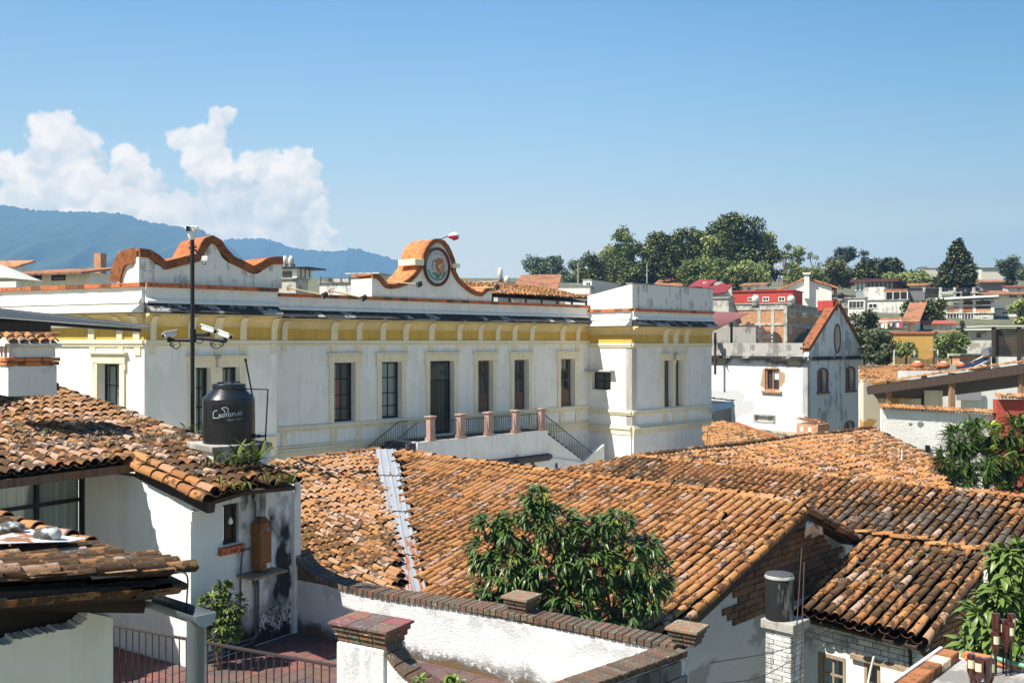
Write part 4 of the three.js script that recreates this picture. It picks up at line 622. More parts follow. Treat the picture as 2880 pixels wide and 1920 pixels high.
// ---------------------------------------------------------------- black plastic water tank with lettering on its stand
{
  const c = sB.plane.hit(645, 1285), D = -c.z, k = D / F;
  const yB = EY - (1243 - CY) * k, R = 71 * k, base = thing('tank_stand', 'mouldy concrete stand under the lettered black tank', 'stand');
  const cx = (643 - CX) * k, stand = (x0, x1, y0, y1, z0, z1) => box(x0, x1, y0, y1, z0, z1, 0.015);
  base.position.set(cx, c.y - 0.35, c.z); base.rotation.y = 0.72;
  part('slab', stand(-R * 1.25, R * 1.25, yB - c.y + 0.35 - 0.10, yB - c.y + 0.35 - 0.002, -R * 1.25, R * 1.25), mConcrete, base); part('pier', stand(-R * 1.12, R * 1.12, 0, yB - c.y + 0.35 - 0.102, -R * 1.12, R * 1.12), mOld, base);
  const tank = thing('water_tank', 'black plastic water tank with white lettering on the tiled roof', 'water tank'); tank.position.set(cx, yB, c.z);
  const y = py => (1243 - py) * k, w = p => p * k;
  const mTank = std({ color: rgb(0.012, 0.014, 0.017), roughness: 0.38, roughnessMap: texRough });
  part('body', lathe([[0, 0], [R, 0.0], [R * 1.0, 0.01], [R * 1.01, y(1200)], [R * 1.0, y(1125)], [R * 0.99, y(1118)], [w(47), y(1095)], [w(46), y(1093)], [0, y(1093)]], 48), mTank, tank);
  const lid = part('lid', lathe([[w(46), y(1094)], [w(46.5), y(1081)], [w(45), y(1079)], [w(30), y(1076.5)], [0, y(1076)]], 40), mTank, tank);
  for (let q = 0; q < 4; q++) part('handle', box(-0.015, 0.015, y(1077), y(1073), w(14), w(32), 0.005).rotateY(q * Math.PI / 2 + 0.4), mTank, lid);
  const C = document.createElement('canvas'); C.width = 512; C.height = 256; const x = C.getContext('2d'); x.fillStyle = '#0b0d10'; x.fillRect(0, 0, 512, 256); x.strokeStyle = '#b9c6cf'; x.lineWidth = 9; x.lineJoin = 'round';
  x.beginPath(); x.moveTo(110, 178); x.lineTo(22, 182); x.lineTo(20, 110); x.lineTo(48, 82); x.lineTo(84, 78); x.stroke(); x.beginPath(); x.moveTo(140, 62); x.lineTo(160, 40); x.lineTo(206, 36); x.lineTo(232, 58); x.lineTo(228, 112); x.stroke(); x.beginPath(); x.moveTo(150, 60); x.lineTo(186, 82); x.lineTo(188, 120); x.stroke();
  x.fillStyle = '#a9b6c0'; x.font = 'bold 66px sans-serif'; x.save(); x.translate(102, 178); x.rotate(-0.10); x.fillText('ROTOPLAS', 0, 0, 380); x.restore(); x.fillStyle = '#7f8d97'; x.font = 'italic bold 40px sans-serif'; x.save(); x.translate(218, 224); x.rotate(-0.10); x.fillText('Mejor agua', 0, 0, 220); x.restore(); x.fillStyle = '#5d6a75'; x.font = 'bold 24px sans-serif'; x.save(); x.translate(366, 96); x.rotate(-0.08); x.fillText('Nueva 1', 0, 0); x.restore();
  x.globalCompositeOperation = 'source-atop'; x.fillStyle = 'rgba(11,13,16,0.75)'; const rq = rng(5); for (let q = 0; q < 260; q++) x.fillRect(rq() * 512, rq() * 256, 2 + rq() * 12, 1 + rq() * 3);
  const t = new THREE.CanvasTexture(C); t.colorSpace = THREE.SRGBColorSpace;
  const th0 = -0.62, th1 = 0.80, gl = new THREE.CylinderGeometry(R * 1.013, R * 1.013, y(1133) - y(1185), 24, 1, true, th0, th1 - th0); gl.translate(0, (y(1133) + y(1185)) / 2, 0); part('printed_name', gl, std({ map: t, roughness: 0.4 }), tank);
  tank.rotation.y = -0.05 + Math.atan2(cx, -c.z) * -1;
  // fill pipe, drain fitting and a thin rod
  const pipes = thing('tank_pipes', 'thin black filling pipe looping down beside the lettered tank', 'pipe'); const q = (px, py, dz = 0) => atDepth(px, py, D + dz);
  part('pipe', joined(bar(q(687, 1093), q(753, 1095), 0.012), bar(q(753, 1095), q(746, 1230), 0.012), bar(q(746, 1230), q(746, 1265, 0.05), 0.012), bar(q(706, 1227), q(748, 1226), 0.016)), mBlackIron, pipes); part('valve', joined(bar(q(716, 1219), q(716, 1232), 0.02, 8), bar(q(722, 1226), q(732, 1226), 0.03, 8)), std({ color: rgb(0.02, 0.05, 0.10), roughness: 0.4 }), pipes); settle(pipes);
  const rod = thing('iron_rod', 'thin black leaning rod rising behind the lettered tank', 'rod'); part('shaft', tube([q(713, 1222), q(711, 1130), q(703, 1080), q(690, 1012)], 0.014), mBlackIron, rod); part('tip', bar(q(690.5, 1016), q(689, 1008), 0.022, 8), mBlackIron, rod); settle(rod);
}
// ---------------------------------------------------------------- little tiled chimney on the left roof
{
  const D = 15.6, k = D / F, ch = thing('chimney', 'white chimney with brick band and small tiled hood on the weedy roof', 'chimney'); const f = new Frame((75 - CX) * k, D, 40); f.apply(ch);
  const Y = py => EY + (CY - py) * k, W = 0.40;
  const corner = f.onZ(79, 1000, W / 2); const w = 0.36, d = 0.36;
  part('stack', box(-w, w, Y(1110), Y(1027), -d, d, 0.01), mOld, ch); const r = rng(9);
  for (const s of [[0], [1], [2], [3]]) for (let row = 0; row < 2; row++) for (let q = 0; q < 3; q++) { const a = -w - 0.03 + q * (2 * w + 0.06) / 3, b = a + (2 * w + 0.06) / 3 - 0.01; const g = box(a, b, Y(1026) + row * 0.065, Y(1026) + row * 0.065 + 0.056, d - 0.05, d + 0.03 + row * 0.015, 0.006); g.rotateY(s[0] * Math.PI / 2); part('band_brick', vtint(g, mul3([0.95, 0.75, 0.7], 0.8 + 0.4 * r())), mBrickClay, ch); }
  // pierced lantern: corner posts and a middle post on the left side
  const y0 = Y(1026) + 0.13, y1 = Y(974); part('lantern_wall', box(-w * 0.95, w * 0.95, y0, y1, d * 0.62, d * 0.95), mOld, ch); part('lantern_wall', box(-w * 0.95, w * 0.95, y0, y1, -d * 0.95, -d * 0.62), mOld, ch); for (const z of [-0.03]) part('lantern_post', box(-w * 0.95, -w * 0.6, y0, y1, z - 0.05, z + 0.05), mOld, ch); part('lantern_wall', box(w * 0.5, w * 0.949, y0, y1, -d * 0.615, d * 0.615), mOld, ch);
  part('hood_base', box(-w - 0.06, w + 0.06, y1 + 0.002, y1 + 0.05, -d - 0.06, d + 0.06, 0.01), mOld, ch);
  const yr = Y(944); part('hood_gable', new THREE.ExtrudeGeometry(new THREE.Shape([new THREE.Vector2(-d - 0.05, y1 + 0.052), new THREE.Vector2(d + 0.05, y1 + 0.052), new THREE.Vector2(0, yr - 0.02)]), { depth: 2 * w, bevelEnabled: false }).rotateY(Math.PI / 2).translate(-w, 0, 0), mOld, ch);
  for (const s of [-1, 1]) for (let i = 0; i < 5; i++) for (let j = 0; j < 2; j++) { const V = V3(0, -(yr - y1 - 0.05), s * (d + 0.08)).normalize(), X = V3(1, 0, 0), N = V.clone().cross(X).normalize(); if (N.y < 0) N.negate(); const m = new THREE.Matrix4().makeBasis(N.clone().cross(V), N, V); m.setPosition(V3(-w - 0.02 + (i + 0.5) * (2 * w + 0.04) / 5, yr + 0.02, 0).addScaledVector(V, 0.27 + 0.22 * j)); const t = part('hood_tile', tileSets.orange[(i * 3 + j * 5 + (s > 0 ? 1 : 7)) % 28], mTile, ch); t.applyMatrix4(m.multiply(new THREE.Matrix4().makeRotationX(-0.05)).scale(V3(0.85, 0.85, 0.62))); }
  for (let i = 0; i < 3; i++) { const t = part('hood_tile', tileSets.mossy[i], mTile, ch); t.rotation.y = Math.PI / 2; t.position.set(-w + 0.3 + i * 0.27, yr + 0.0, 0); t.scale.set(0.9, 0.9, 0.75); }
}
// ---------------------------------------------------------------- patio: paved floor, curved parapet, pillars, railing
const cfP = V3(-3.57, 0, -15.8), cf = new Frame(cfP.x, 15.8, -33.2);            // along the parapet, z towards the patio
{
  const floor = structure('patio_floor', flatPoly([V3(-7.5, FLOOR - 0.03, -17.5), V3(-3.4, FLOOR - 0.03, -15.85), V3(2.3, FLOOR - 0.03, -12.1), V3(0.2, FLOOR - 0.03, -9.9), V3(-2.5, FLOOR - 0.03, -10.6), V3(-5.6, FLOOR - 0.03, -12.6), V3(-9, FLOOR - 0.03, -14)], 0.3), mConcrete, 'raised patio floor of worn maroon paving tiles');
  const texPave = tex(512, 512, (u, v) => { const n = fbm(u * 10, v * 10, 6, 161, 10, 10), f = fbm(u * 60, v * 60, 3, 165, 60, 60); let c = mix3([0.095, 0.055, 0.05], [0.16, 0.10, 0.088], n); return mul3(c, 0.75 + 0.5 * f); });
  const mPave = std({ map: repeated(texPave, 0.6), roughness: 0.8, vertexColors: true, bumpMap: repeated(fineBump, 2), bumpScale: 0.006 });
  const r = rng(17), s = 0.34, near = V3(0, 0, 0); let n = 0;
  for (let i = -10; i < 26; i++) for (let j = -4; j < 20; j++) {
    const lx = i * s, lz = j * s + 0.06, w = cf.world(lx + 0.17, FLOOR, lz + 0.17), D = -w.z, px = CX + F * w.x / D, py = CY - F * (FLOOR - EY) / D, h = bf.local(w);
    if (px < 150 || px > 1560 || py > 1935 || h.z < 0.15 && h.x > -0.1 || w.x < -6.5 || h.x < -0.1 && h.z < -2.3) continue; if (n++ > 298) continue;
    const red = fbm(w.x * 0.9, w.z * 0.9, 3, 5) > 0.56 && D > 13.5 ? 1 : 0, g = box(lx + 0.004, lx + s - 0.004, FLOOR - 0.04, FLOOR + (r() - 0.5) * 0.006, lz + 0.004, lz + s - 0.004);
    const t = part('paving_tile', vtint(g, red ? [1.7 * rr(0.7, 1.1, r), 1.0, 0.9] : [rr(0.8, 1.25, r), rr(0.85, 1.1, r), rr(0.85, 1.1, r)]), mPave, floor); t.position.copy(cf.o); t.rotation.y = cf.a;
  }
}
const texPatch = (seed, foot) => tex(1024, 512, (u, v) => { // white limewash, grey blisters below the coping, grime and moss creeping up from the foot
  const n = fbm(u * 15, v * 2, 6, seed, 15, 2), f = fbm(u * 160, v * 22, 3, seed + 3, 160, 22), b = fbm(u * 28, v * 4, 5, seed + 7, 28, 4);
  let c = mul3([0.70, 0.70, 0.685], 0.9 + 0.16 * n); c = mix3(c, [0.44, 0.44, 0.43], sstep(0.47, 0.62, b * 0.7 + f * 0.3) * sstep(0.5, 0.85, v + (n - 0.5) * 0.5) * 0.75); c = mix3(c, [0.60, 0.60, 0.58], sstep(0.55, 0.72, n * 0.6 + f * 0.4) * 0.45);
  const e = v + (n - 0.5) * 0.35 + (b - 0.5) * 0.22; c = mix3(c, [0.10, 0.095, 0.09], sstep(0.40, 0.05, e) * sstep(0.35, 0.62, f + sstep(0.38, 0.0, e) * 0.30) * foot); c = mix3(c, [0.16, 0.10, 0.045], sstep(0.16, 0.02, e) * sstep(0.40, 0.60, b + 0.1) * foot); return c; });
function fitUV(g, x0, x1, y0, y1) { const P = g.attributes.position, U = g.attributes.uv; for (let k = 0; k < P.count; k++) U.setXY(k, (P.getX(k) - x0) / (x1 - x0), (P.getY(k) - y0) / (y1 - y0)); return g; }
const texCapBrick = tex(512, 512, (u, v) => { const n = fbm(u * 10, v * 10, 6, 171, 10, 10), f = fbm(u * 60, v * 60, 3, 175, 60, 60), g = fbm(u * 16, v * 16, 5, 177, 16, 16); let c = mix3([0.17, 0.085, 0.055], [0.25, 0.14, 0.09], n); c = mix3(c, [0.13, 0.125, 0.09], sstep(0.40, 0.56, g) * 0.9); c = mix3(c, [0.42, 0.42, 0.34], sstep(0.66, 0.72, f * 0.5 + g * 0.5)); return mul3(c, 0.7 + 0.6 * f); });
const mCapBrick = std({ map: repeated(texCapBrick, 1.3), roughness: 0.95, vertexColors: true, bumpMap: repeated(fineBump, 3), bumpScale: 0.015 });
function brickTop(parent, f, line, z0, z1, h = 0.085, step = 0.105, seed = 1, name = 'coping_brick') {   // bricks on edge along a curved wall top [x, y]
  const r = rng(seed); let pos = 0, k = 0; const len = []; let L = 0; for (let i = 1; i < line.length; i++) { len.push(L); L += Math.hypot(line[i][0] - line[i - 1][0], line[i][1] - line[i - 1][1]); } len.push(L);
  const at = s => { let i = 0; while (i < len.length - 2 && len[i + 1] < s) i++; const t = (s - len[i]) / (len[i + 1] - len[i]); return [lerp(line[i][0], line[i + 1][0], t), lerp(line[i][1], line[i + 1][1], t), Math.atan2(line[i + 1][1] - line[i][1], line[i + 1][0] - line[i][0])]; };
  for (let s = 0; s < L - step * 0.5; s += step) { const [x, y, a] = at(s + step / 2); const g = metreUV(new RoundedBoxGeometry(step - 0.012, h, z1 - z0 + (r() - 0.5) * 0.02, 1, 0.008), 1, r() * 3, r() * 3); g.rotateZ(a + (r() - 0.5) * 0.04); g.translate(x, y + h / 2 + (r() - 0.5) * 0.008, (z0 + z1) / 2); const q = 0.6 + 0.45 * r(); const m = part(name, vtint(g, r() < 0.25 ? [q * 1.2, q, q] : [q, q, q]), mCapBrick, parent); if (f) { m.position.copy(f.o); m.rotation.y = f.a; } }
}
{
  const wall = cf.apply(thing('patio_wall', 'curved white parapet with mossy brick coping round the patio', 'wall'));
  const ln = [[826, 1560], [843, 1595], [875, 1622], [921, 1645], [985, 1664], [1077, 1682], [1178, 1698], [1300, 1716], [1436, 1738], [1600, 1770], [1750, 1801], [1911, 1836]].map(([x, y]) => { const p = cf.onZ(x, y, 0); return [p.x, p.y]; });
  const xe = ln[ln.length - 1][0], y0 = FLOOR - 0.25, sm = curve2(ln, 4);
  const joint = cf.onZ(1443, 1740, 0).x, mP = std({ map: texPatch(301, 1), roughness: 0.95, bumpMap: repeated2(fineBump, 14, 2), bumpScale: 0.012 });
  const g = slabPoly([[sm[0][0], y0], [xe, y0], ...sm.slice().reverse()], -0.30, 0); fitUV(g, sm[0][0], xe, FLOOR, sm[sm.length - 1][1]); part('wall', g, mP, wall);
  brickTop(wall, null, sm, -0.33, 0.035, 0.085, 0.105, 71);
  // small pillars on the wall with flat caps
  const caps = [[1421, 1711, 1519, 1705, joint], [1914, 1797, 2006, 1796, xe]];
  for (const [a, ay, , , x] of caps) { const i = x - 0.02, yT = cf.onZ(a, ay, 0.05).y; const p = thing('wall_pillar', x === joint ? 'small brick-capped pillar midway along the curved parapet' : 'small brick-capped pillar at the corner of the parapet', 'pillar'); cf.apply(p); const base = sm.find(q => q[0] > i - 0.1)?.[1] ?? yT - 0.3;
    const zc = x === joint ? -0.17 : -0.18; for (let row = 0; row < 3; row++) for (const sx of [-1, 1]) part('cap_brick', vtint(metreUV(new RoundedBoxGeometry(0.15 + 0.02 * row, 0.055, 0.26 + 0.05 * row, 1, 0.006), 1, row, sx).translate(i + sx * (0.078 + 0.01 * row) + 0.05, base + 0.115 + 0.06 * row, zc), [0.8, 0.75, 0.75]), mCapBrick, p);
    part('cap_slab', metreUV(new RoundedBoxGeometry(0.44, 0.04, 0.42, 1, 0.008)).translate(i + 0.05, base + 0.285, zc), vtintMat(), p); }
  // the return wall coming forward from the corner, of grey blocks
  const c0 = atDrop(1926, 1830, 3.90), c1 = atDrop(1667, 1922, 3.90), d = hz(c0.clone().sub(c1)), rf = new Frame(c1.x - d.x * 1.2, -(c1.z - d.z * 1.2), Math.atan2(-d.z, d.x) * 180 / Math.PI), L = 1.2 + c0.distanceTo(c1) + 0.05;
  const ret = rf.apply(thing('block_wall', 'return wall of grey blocks with brick coping below the tiled gable', 'wall')); const yt = EY - 3.98;
  part('core', box(0, L, 2.2, yt, -0.28, -0.02), mOld, ret); brickTop(ret, null, [[0, yt], [L, yt]], -0.33, 0.03, 0.085, 0.105, 73);
  const r = rng(3); for (let row = 0; row < 7; row++) for (let k = 0; k < 7; k++) { const x0 = k * 0.42 + (row % 2 ? 0.21 : 0) - 0.1, x1 = Math.min(L, x0 + 0.41); if (x1 - x0 < 0.1) continue; part('block', vtint(box(Math.max(0, x0), x1, yt - 0.02 - 0.2 * (row + 1), yt - 0.02 - 0.2 * row - 0.012, -0.05, 0.0 + 0.012 * r(), 0.006), mul3([0.55, 0.55, 0.57], 0.6 + 0.7 * r())), mBlock, ret); }
}
function vtintMat() { return std({ map: repeated(texCapBrick, 1.1), roughness: 0.95, color: rgb(1.35, 1.3, 1.2) }); }
// foreground pillar with a broad tiled cap and a swept wing
{
  const p4 = atDrop(1086, 1778, 3.2), f = new Frame(p4.x, -p4.z, -29.7), pil = f.apply(thing('gate_pillar', 'broad white pillar with stepped brick cap and swept brick-topped wing', 'pillar')), yT = EY - 3.2, W = 0.84, Dp = 0.54;   // x from -W to 0, z from -Dp to 0
  const mPil = std({ map: texPatch(331, 0.0), roughness: 0.95, bumpMap: repeated2(fineBump, 3, 2), bumpScale: 0.006 });
  const b = fitUV(box(-W + 0.08, -0.08, 2.6, yT - 0.235, -Dp + 0.06, -0.06, 0.02), -W, W * 1.5, yT - 1.4, yT - 0.2); part('shaft', b, mPil, pil);
  const r = rng(8), lay = [[0.055, 0.05, 0.0], [0.035, 0.06, 0.062], [0.06, 0.055, 0.118], [0.075, 0.06, 0.175]];
  for (let k = 0; k < 3; k++) for (let j = 0; j < 2; j++) { const x0 = -W + k * W / 3, z0 = -Dp + j * Dp / 2; part('cap_tile', vtint(metreUV(new RoundedBoxGeometry(W / 3 - 0.006, 0.032, Dp / 2 - 0.006, 1, 0.006), 1, r() * 4, r() * 4).translate(x0 + W / 6, yT - 0.016 + (r() - 0.5) * 0.006, z0 + Dp / 4), [1.6 * rr(0.5, 1.1, r), 1.4 * rr(0.6, 1, r), 1.2]), mCapBrick, pil); }
  for (let l = 0; l < 3; l++) { const ins = 0.03 + 0.025 * l, y1 = yT - 0.036 - 0.064 * l, n = 4; for (let k = 0; k < n; k++) { const a = -W + ins + (W - 2 * ins) * k / n, bb = -W + ins + (W - 2 * ins) * (k + 1) / n; for (const [z0, z1] of [[-Dp / 2 + 0.002, -ins], [-Dp + ins, -Dp / 2 - 0.002]]) part('cap_brick', vtint(metreUV(new RoundedBoxGeometry(bb - a - 0.008, 0.056, z1 - z0, 1, 0.006), 1, r() * 3, r() * 3).translate((a + bb) / 2, y1 - 0.03, (z0 + z1) / 2), [rr(0.8, 1.7, r), rr(0.7, 1.1, r), 0.85]), mCapBrick, pil); } }
  const cv = curve2([[1078, 1808], [1086, 1835], [1102, 1863], [1128, 1893], [1165, 1925], [1220, 1958], [1300, 1985]].map(([x, y]) => { const p = f.onZ(x, y, -0.10); return [p.x, p.y]; }), 5);
  const wg = slabPoly([[cv[0][0] - 0.02, 2.6], [cv[cv.length - 1][0], 2.6], ...cv.slice().reverse()], -0.36, -0.10); fitUV(wg, -W, W * 1.5, yT - 1.4, yT - 0.2); part('wing', wg, mPil, pil); brickTop(pil, null, cv, -0.375, -0.075, 0.06, 0.16, 75, 'wing_brick');
}
// iron railing along the near edge
{
  const a0 = atDrop(316, 1759, 3.8), b0 = atDrop(943, 1872, 3.8), d = hz(b0.clone().sub(a0)); const a = a0.clone().addScaledVector(d, -0.5), L = a.distanceTo(b0), rail = thing('patio_railing', 'dark iron railing with thin upright bars beside the patio', 'railing'), W = s => a.clone().addScaledVector(d, s);
  const mRail = std({ color: rgb(0.055, 0.04, 0.038), roughness: 0.6, metalness: 0.2 });
  part('top_rail', beam(W(0), W(L), 0.05, 0.022), mRail, rail); part('bottom_rail', beam(W(0).add(V3(0, -0.90, 0)), W(L).add(V3(0, -0.90, 0)), 0.03, 0.015), mRail, rail);
  for (let s = 0.04; s < L; s += 0.118) part('baluster', bar(W(s).add(V3(0, -0.012, 0)), W(s).add(V3(0, -0.98, 0)), 0.0085, 6), mRail, rail); settle(rail);
}
// ---------------------------------------------------------------- near house at lower left: mossy verge, dark opening, gutter and downpipe
{
  const P = atDepth(0, 1632, 8), V = V3(0.69, -0.15, -0.72).normalize(), U = V3(-0.72, 0, -0.69).normalize(), N = V.clone().cross(U).normalize(); if (N.y < 0) N.negate();
  const s = { P, U, V, N, plane: new Plane(P, N) }, hs = thing('low_house', 'low house with blackened mossy tile roof and open dark eave', 'house'), rf = roofGroup(hs);
  roofTiles({ parent: rf, ...s, poly: onP(s, [[-250, 1640], [0, 1632], [530, 1612], [482, 1590], [253, 1546], [0, 1472], [-250, 1400]]), set: tileSets.dirty.concat(tileSets.mossy.slice(0, 6)), seed: 117, sp: 0.2, ex: 0.33, lift: 0.03, sag: 0.02 });
  const e = s.plane.hit(500, 1613), m0 = P.clone().addScaledVector(V, -1.2);
  ridgeTiles(rf, m0, e, tileSets.dirty, { seed: 65, name: 'verge_tile', up: -0.03, roll: -0.5, step: 0.4, scale: 1.15 }); ridgeTiles(rf, s.plane.hit(-100, 1440), s.plane.hit(255, 1545), tileSets.orange, { seed: 66, step: 0.4 });
  ridgeTiles(rf, m0.clone().addScaledVector(U, -0.10).add(V3(0, -0.10, 0)), e.clone().addScaledVector(U, -0.10).add(V3(0, -0.06, 0)), tileSets.dirty, { seed: 67, name: 'verge_tile', up: -0.02, roll: Math.PI, step: 0.4, scale: 1.2 });
  // boards and the round log end under the tiles
  part('verge_board', beam(m0.clone().add(V3(0, -0.17, 0.02)), e.clone().addScaledVector(V, -0.25).add(V3(0, -0.16, 0.02)), 0.06, 0.13), mDarkWood, hs);
  const lg0 = atDepth(-200, 1690, 8.6), lg1 = atDepth(405, 1700, 9.45); part('log_beam', bar(lg0, lg1, 0.085, 12), mDarkWood2, hs);
  const lf = new Frame((317 - CX) / F * 9.3, 9.3, 44); const top = [[317, 1738], [246, 1722], [243, 1742], [226, 1756], [205, 1766], [170, 1772], [138, 1779], [105, 1783], [79, 1792], [40, 1800], [22, 1813], [0, 1814], [-120, 1822]].map(([x, y]) => { const p = lf.onZ(x, y, 0); return [p.x, p.y]; });
  const grp = (geo, name, mat) => { const m = part(name, geo, mat, hs); m.position.copy(lf.o); m.rotation.y = lf.a; return m; };
  const rg = rng(4), rag = []; for (let k = 0; k < top.length - 1; k++) for (let j = 0; j < 5; j++) rag.push([lerp(top[k][0], top[k + 1][0], j / 5) + (k > 0 ? (rg() - 0.5) * 0.02 : 0), lerp(top[k][1], top[k + 1][1], j / 5) + (k > 0 ? (rg() - 0.5) * 0.025 : 0)]); rag.push(top[top.length - 1]);
  grp(slabPoly([[0, 3], ...rag, [top[top.length - 1][0], 3]], -0.25, 0), 'wall', mWhite);
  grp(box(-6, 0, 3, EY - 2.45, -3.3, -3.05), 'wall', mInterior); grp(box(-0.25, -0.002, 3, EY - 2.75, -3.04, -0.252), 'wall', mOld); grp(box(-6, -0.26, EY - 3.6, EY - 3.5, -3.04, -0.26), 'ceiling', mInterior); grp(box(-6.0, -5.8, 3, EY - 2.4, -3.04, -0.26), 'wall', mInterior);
  grp(box(-4.5, -0.02, EY - 3.6, EY - 2.45, -0.42, -0.36), 'shade_backing', mDarkWood2);  // dark sheet added close behind the opening to stand for its inner shade
  // tin sheet and stones lying on the roof
  const sh = thing('tin_sheet', 'rusty white tin sheet lying on the blackened tiles', 'metal sheet'); const mTin = std({ map: tex(256, 256, (u, v) => { const n = fbm(u * 5, v * 5, 5, 211, 5, 5); return mix3([0.62, 0.62, 0.60], [0.32, 0.14, 0.06], sstep(0.50, 0.56, n)); }), roughness: 0.6 });
  const tp = [[-40, 1560], [80, 1530], [110, 1545], [238, 1556], [190, 1568], [60, 1574], [-40, 1578]].map(([x, y]) => s.plane.hit(x, y).addScaledVector(N, 0.16)); part('sheet', flatPoly(tp, 0.006), mTin, sh); settle(sh);
  const stone = (px, py, r, sq, label, seed) => { const g = new THREE.IcosahedronGeometry(r, 4), p = g.attributes.position; for (let k = 0; k < p.count; k++) { const v = V3(p.getX(k), p.getY(k), p.getZ(k)), d = 0.72 + 0.5 * fbm(v.x / r * 1.3 + seed, v.y / r * 1.3 + v.z / r, 4, seed); p.setXYZ(k, v.x * d * 1.25, Math.max(-0.4 * r, v.y * d * sq), v.z * d); } const q = s.plane.hit(px, py).addScaledVector(N, 0.16 + 0.36 * r); g.translate(q.x, q.y, q.z); const gg = mergeVertices(g.deleteAttribute('normal') && g); gg.computeVertexNormals();
    const uvs = []; for (let k = 0; k < gg.attributes.position.count; k++) uvs.push(gg.attributes.position.getX(k) * 5 + gg.attributes.position.getY(k) * 2.1, gg.attributes.position.getZ(k) * 5 - gg.attributes.position.getY(k) * 2.7); gg.setAttribute('uv', new THREE.Float32BufferAttribute(uvs, 2)); const t = thing('stone', label, 'stone'); part('rock', gg, mStone, t); settle(t); };
  stone(123, 1560, 0.105, 0.85, 'pale lichen-covered stone weighing down the tin sheet', 3); stone(20, 1538, 0.11, 0.55, 'dark flat stone at the back edge of the tin sheet', 8);
  // gutter and downpipe
  const g0 = atDepth(405, 1672, 9.62), g1 = atDepth(576, 1727, 8.77), gut = thing('gutter', 'grey half-round metal gutter end with its fat downpipe', 'gutter'), mZinc = std({ color: rgb(0.16, 0.19, 0.21), roughness: 0.45, metalness: 0.5, roughnessMap: texRough });
  const d = g1.clone().sub(g0), Lg = d.length(); d.normalize(); const half = new THREE.CylinderGeometry(0.105, 0.105, Lg, 16, 1, true, -Math.PI / 2 * 0 + Math.PI, Math.PI); const zx = d.clone(), yy = V3(0, 1, 0), xx = yy.clone().cross(zx).normalize(), y2 = zx.clone().cross(xx);
  const hc = []; const nS = 14; const pts = []; for (let k = 0; k <= nS; k++) { const a = Math.PI + Math.PI * k / nS; pts.push([0.105 * Math.cos(a), 0.105 * Math.sin(a) * 1.1]); } const inn = pts.slice().reverse().map(q => [q[0] * 0.94, q[1] * 0.94]); const gg = slabPoly([...pts, ...inn], 0, Lg); gg.applyMatrix4(new THREE.Matrix4().makeBasis(xx, y2, zx).setPosition(g0)); part('channel', gg, mZinc, gut);
  const cap = slabPoly(pts, Lg, Lg + 0.01); cap.applyMatrix4(new THREE.Matrix4().makeBasis(xx, y2, zx).setPosition(g0)); part('end_cap', cap, std({ color: rgb(0.30, 0.36, 0.40), roughness: 0.5, metalness: 0.3 }), gut);
  const pp = g1.clone().addScaledVector(d, -0.16).add(V3(0, -0.07, 0)); part('downpipe', new THREE.CylinderGeometry(0.088, 0.088, 1.6, 20).translate(pp.x, pp.y - 0.8, pp.z), mZinc, gut); for (const y of [0.62]) part('pipe_seam', new THREE.CylinderGeometry(0.092, 0.092, 0.03, 20).translate(pp.x, pp.y - y, pp.z), mZinc, gut);
  const hk = g0.clone().addScaledVector(d, Lg * 0.55); part('hanger', tube([hk.clone().add(V3(-0.05, 0.30, 0)), hk.clone().add(V3(0.09, 0.30, 0)), hk.clone().add(V3(0.1, 0.05, 0)), hk.clone().add(V3(0.09, -0.13, 0.02))], 0.008), mBlackIron, gut);
  settle(gut);
}
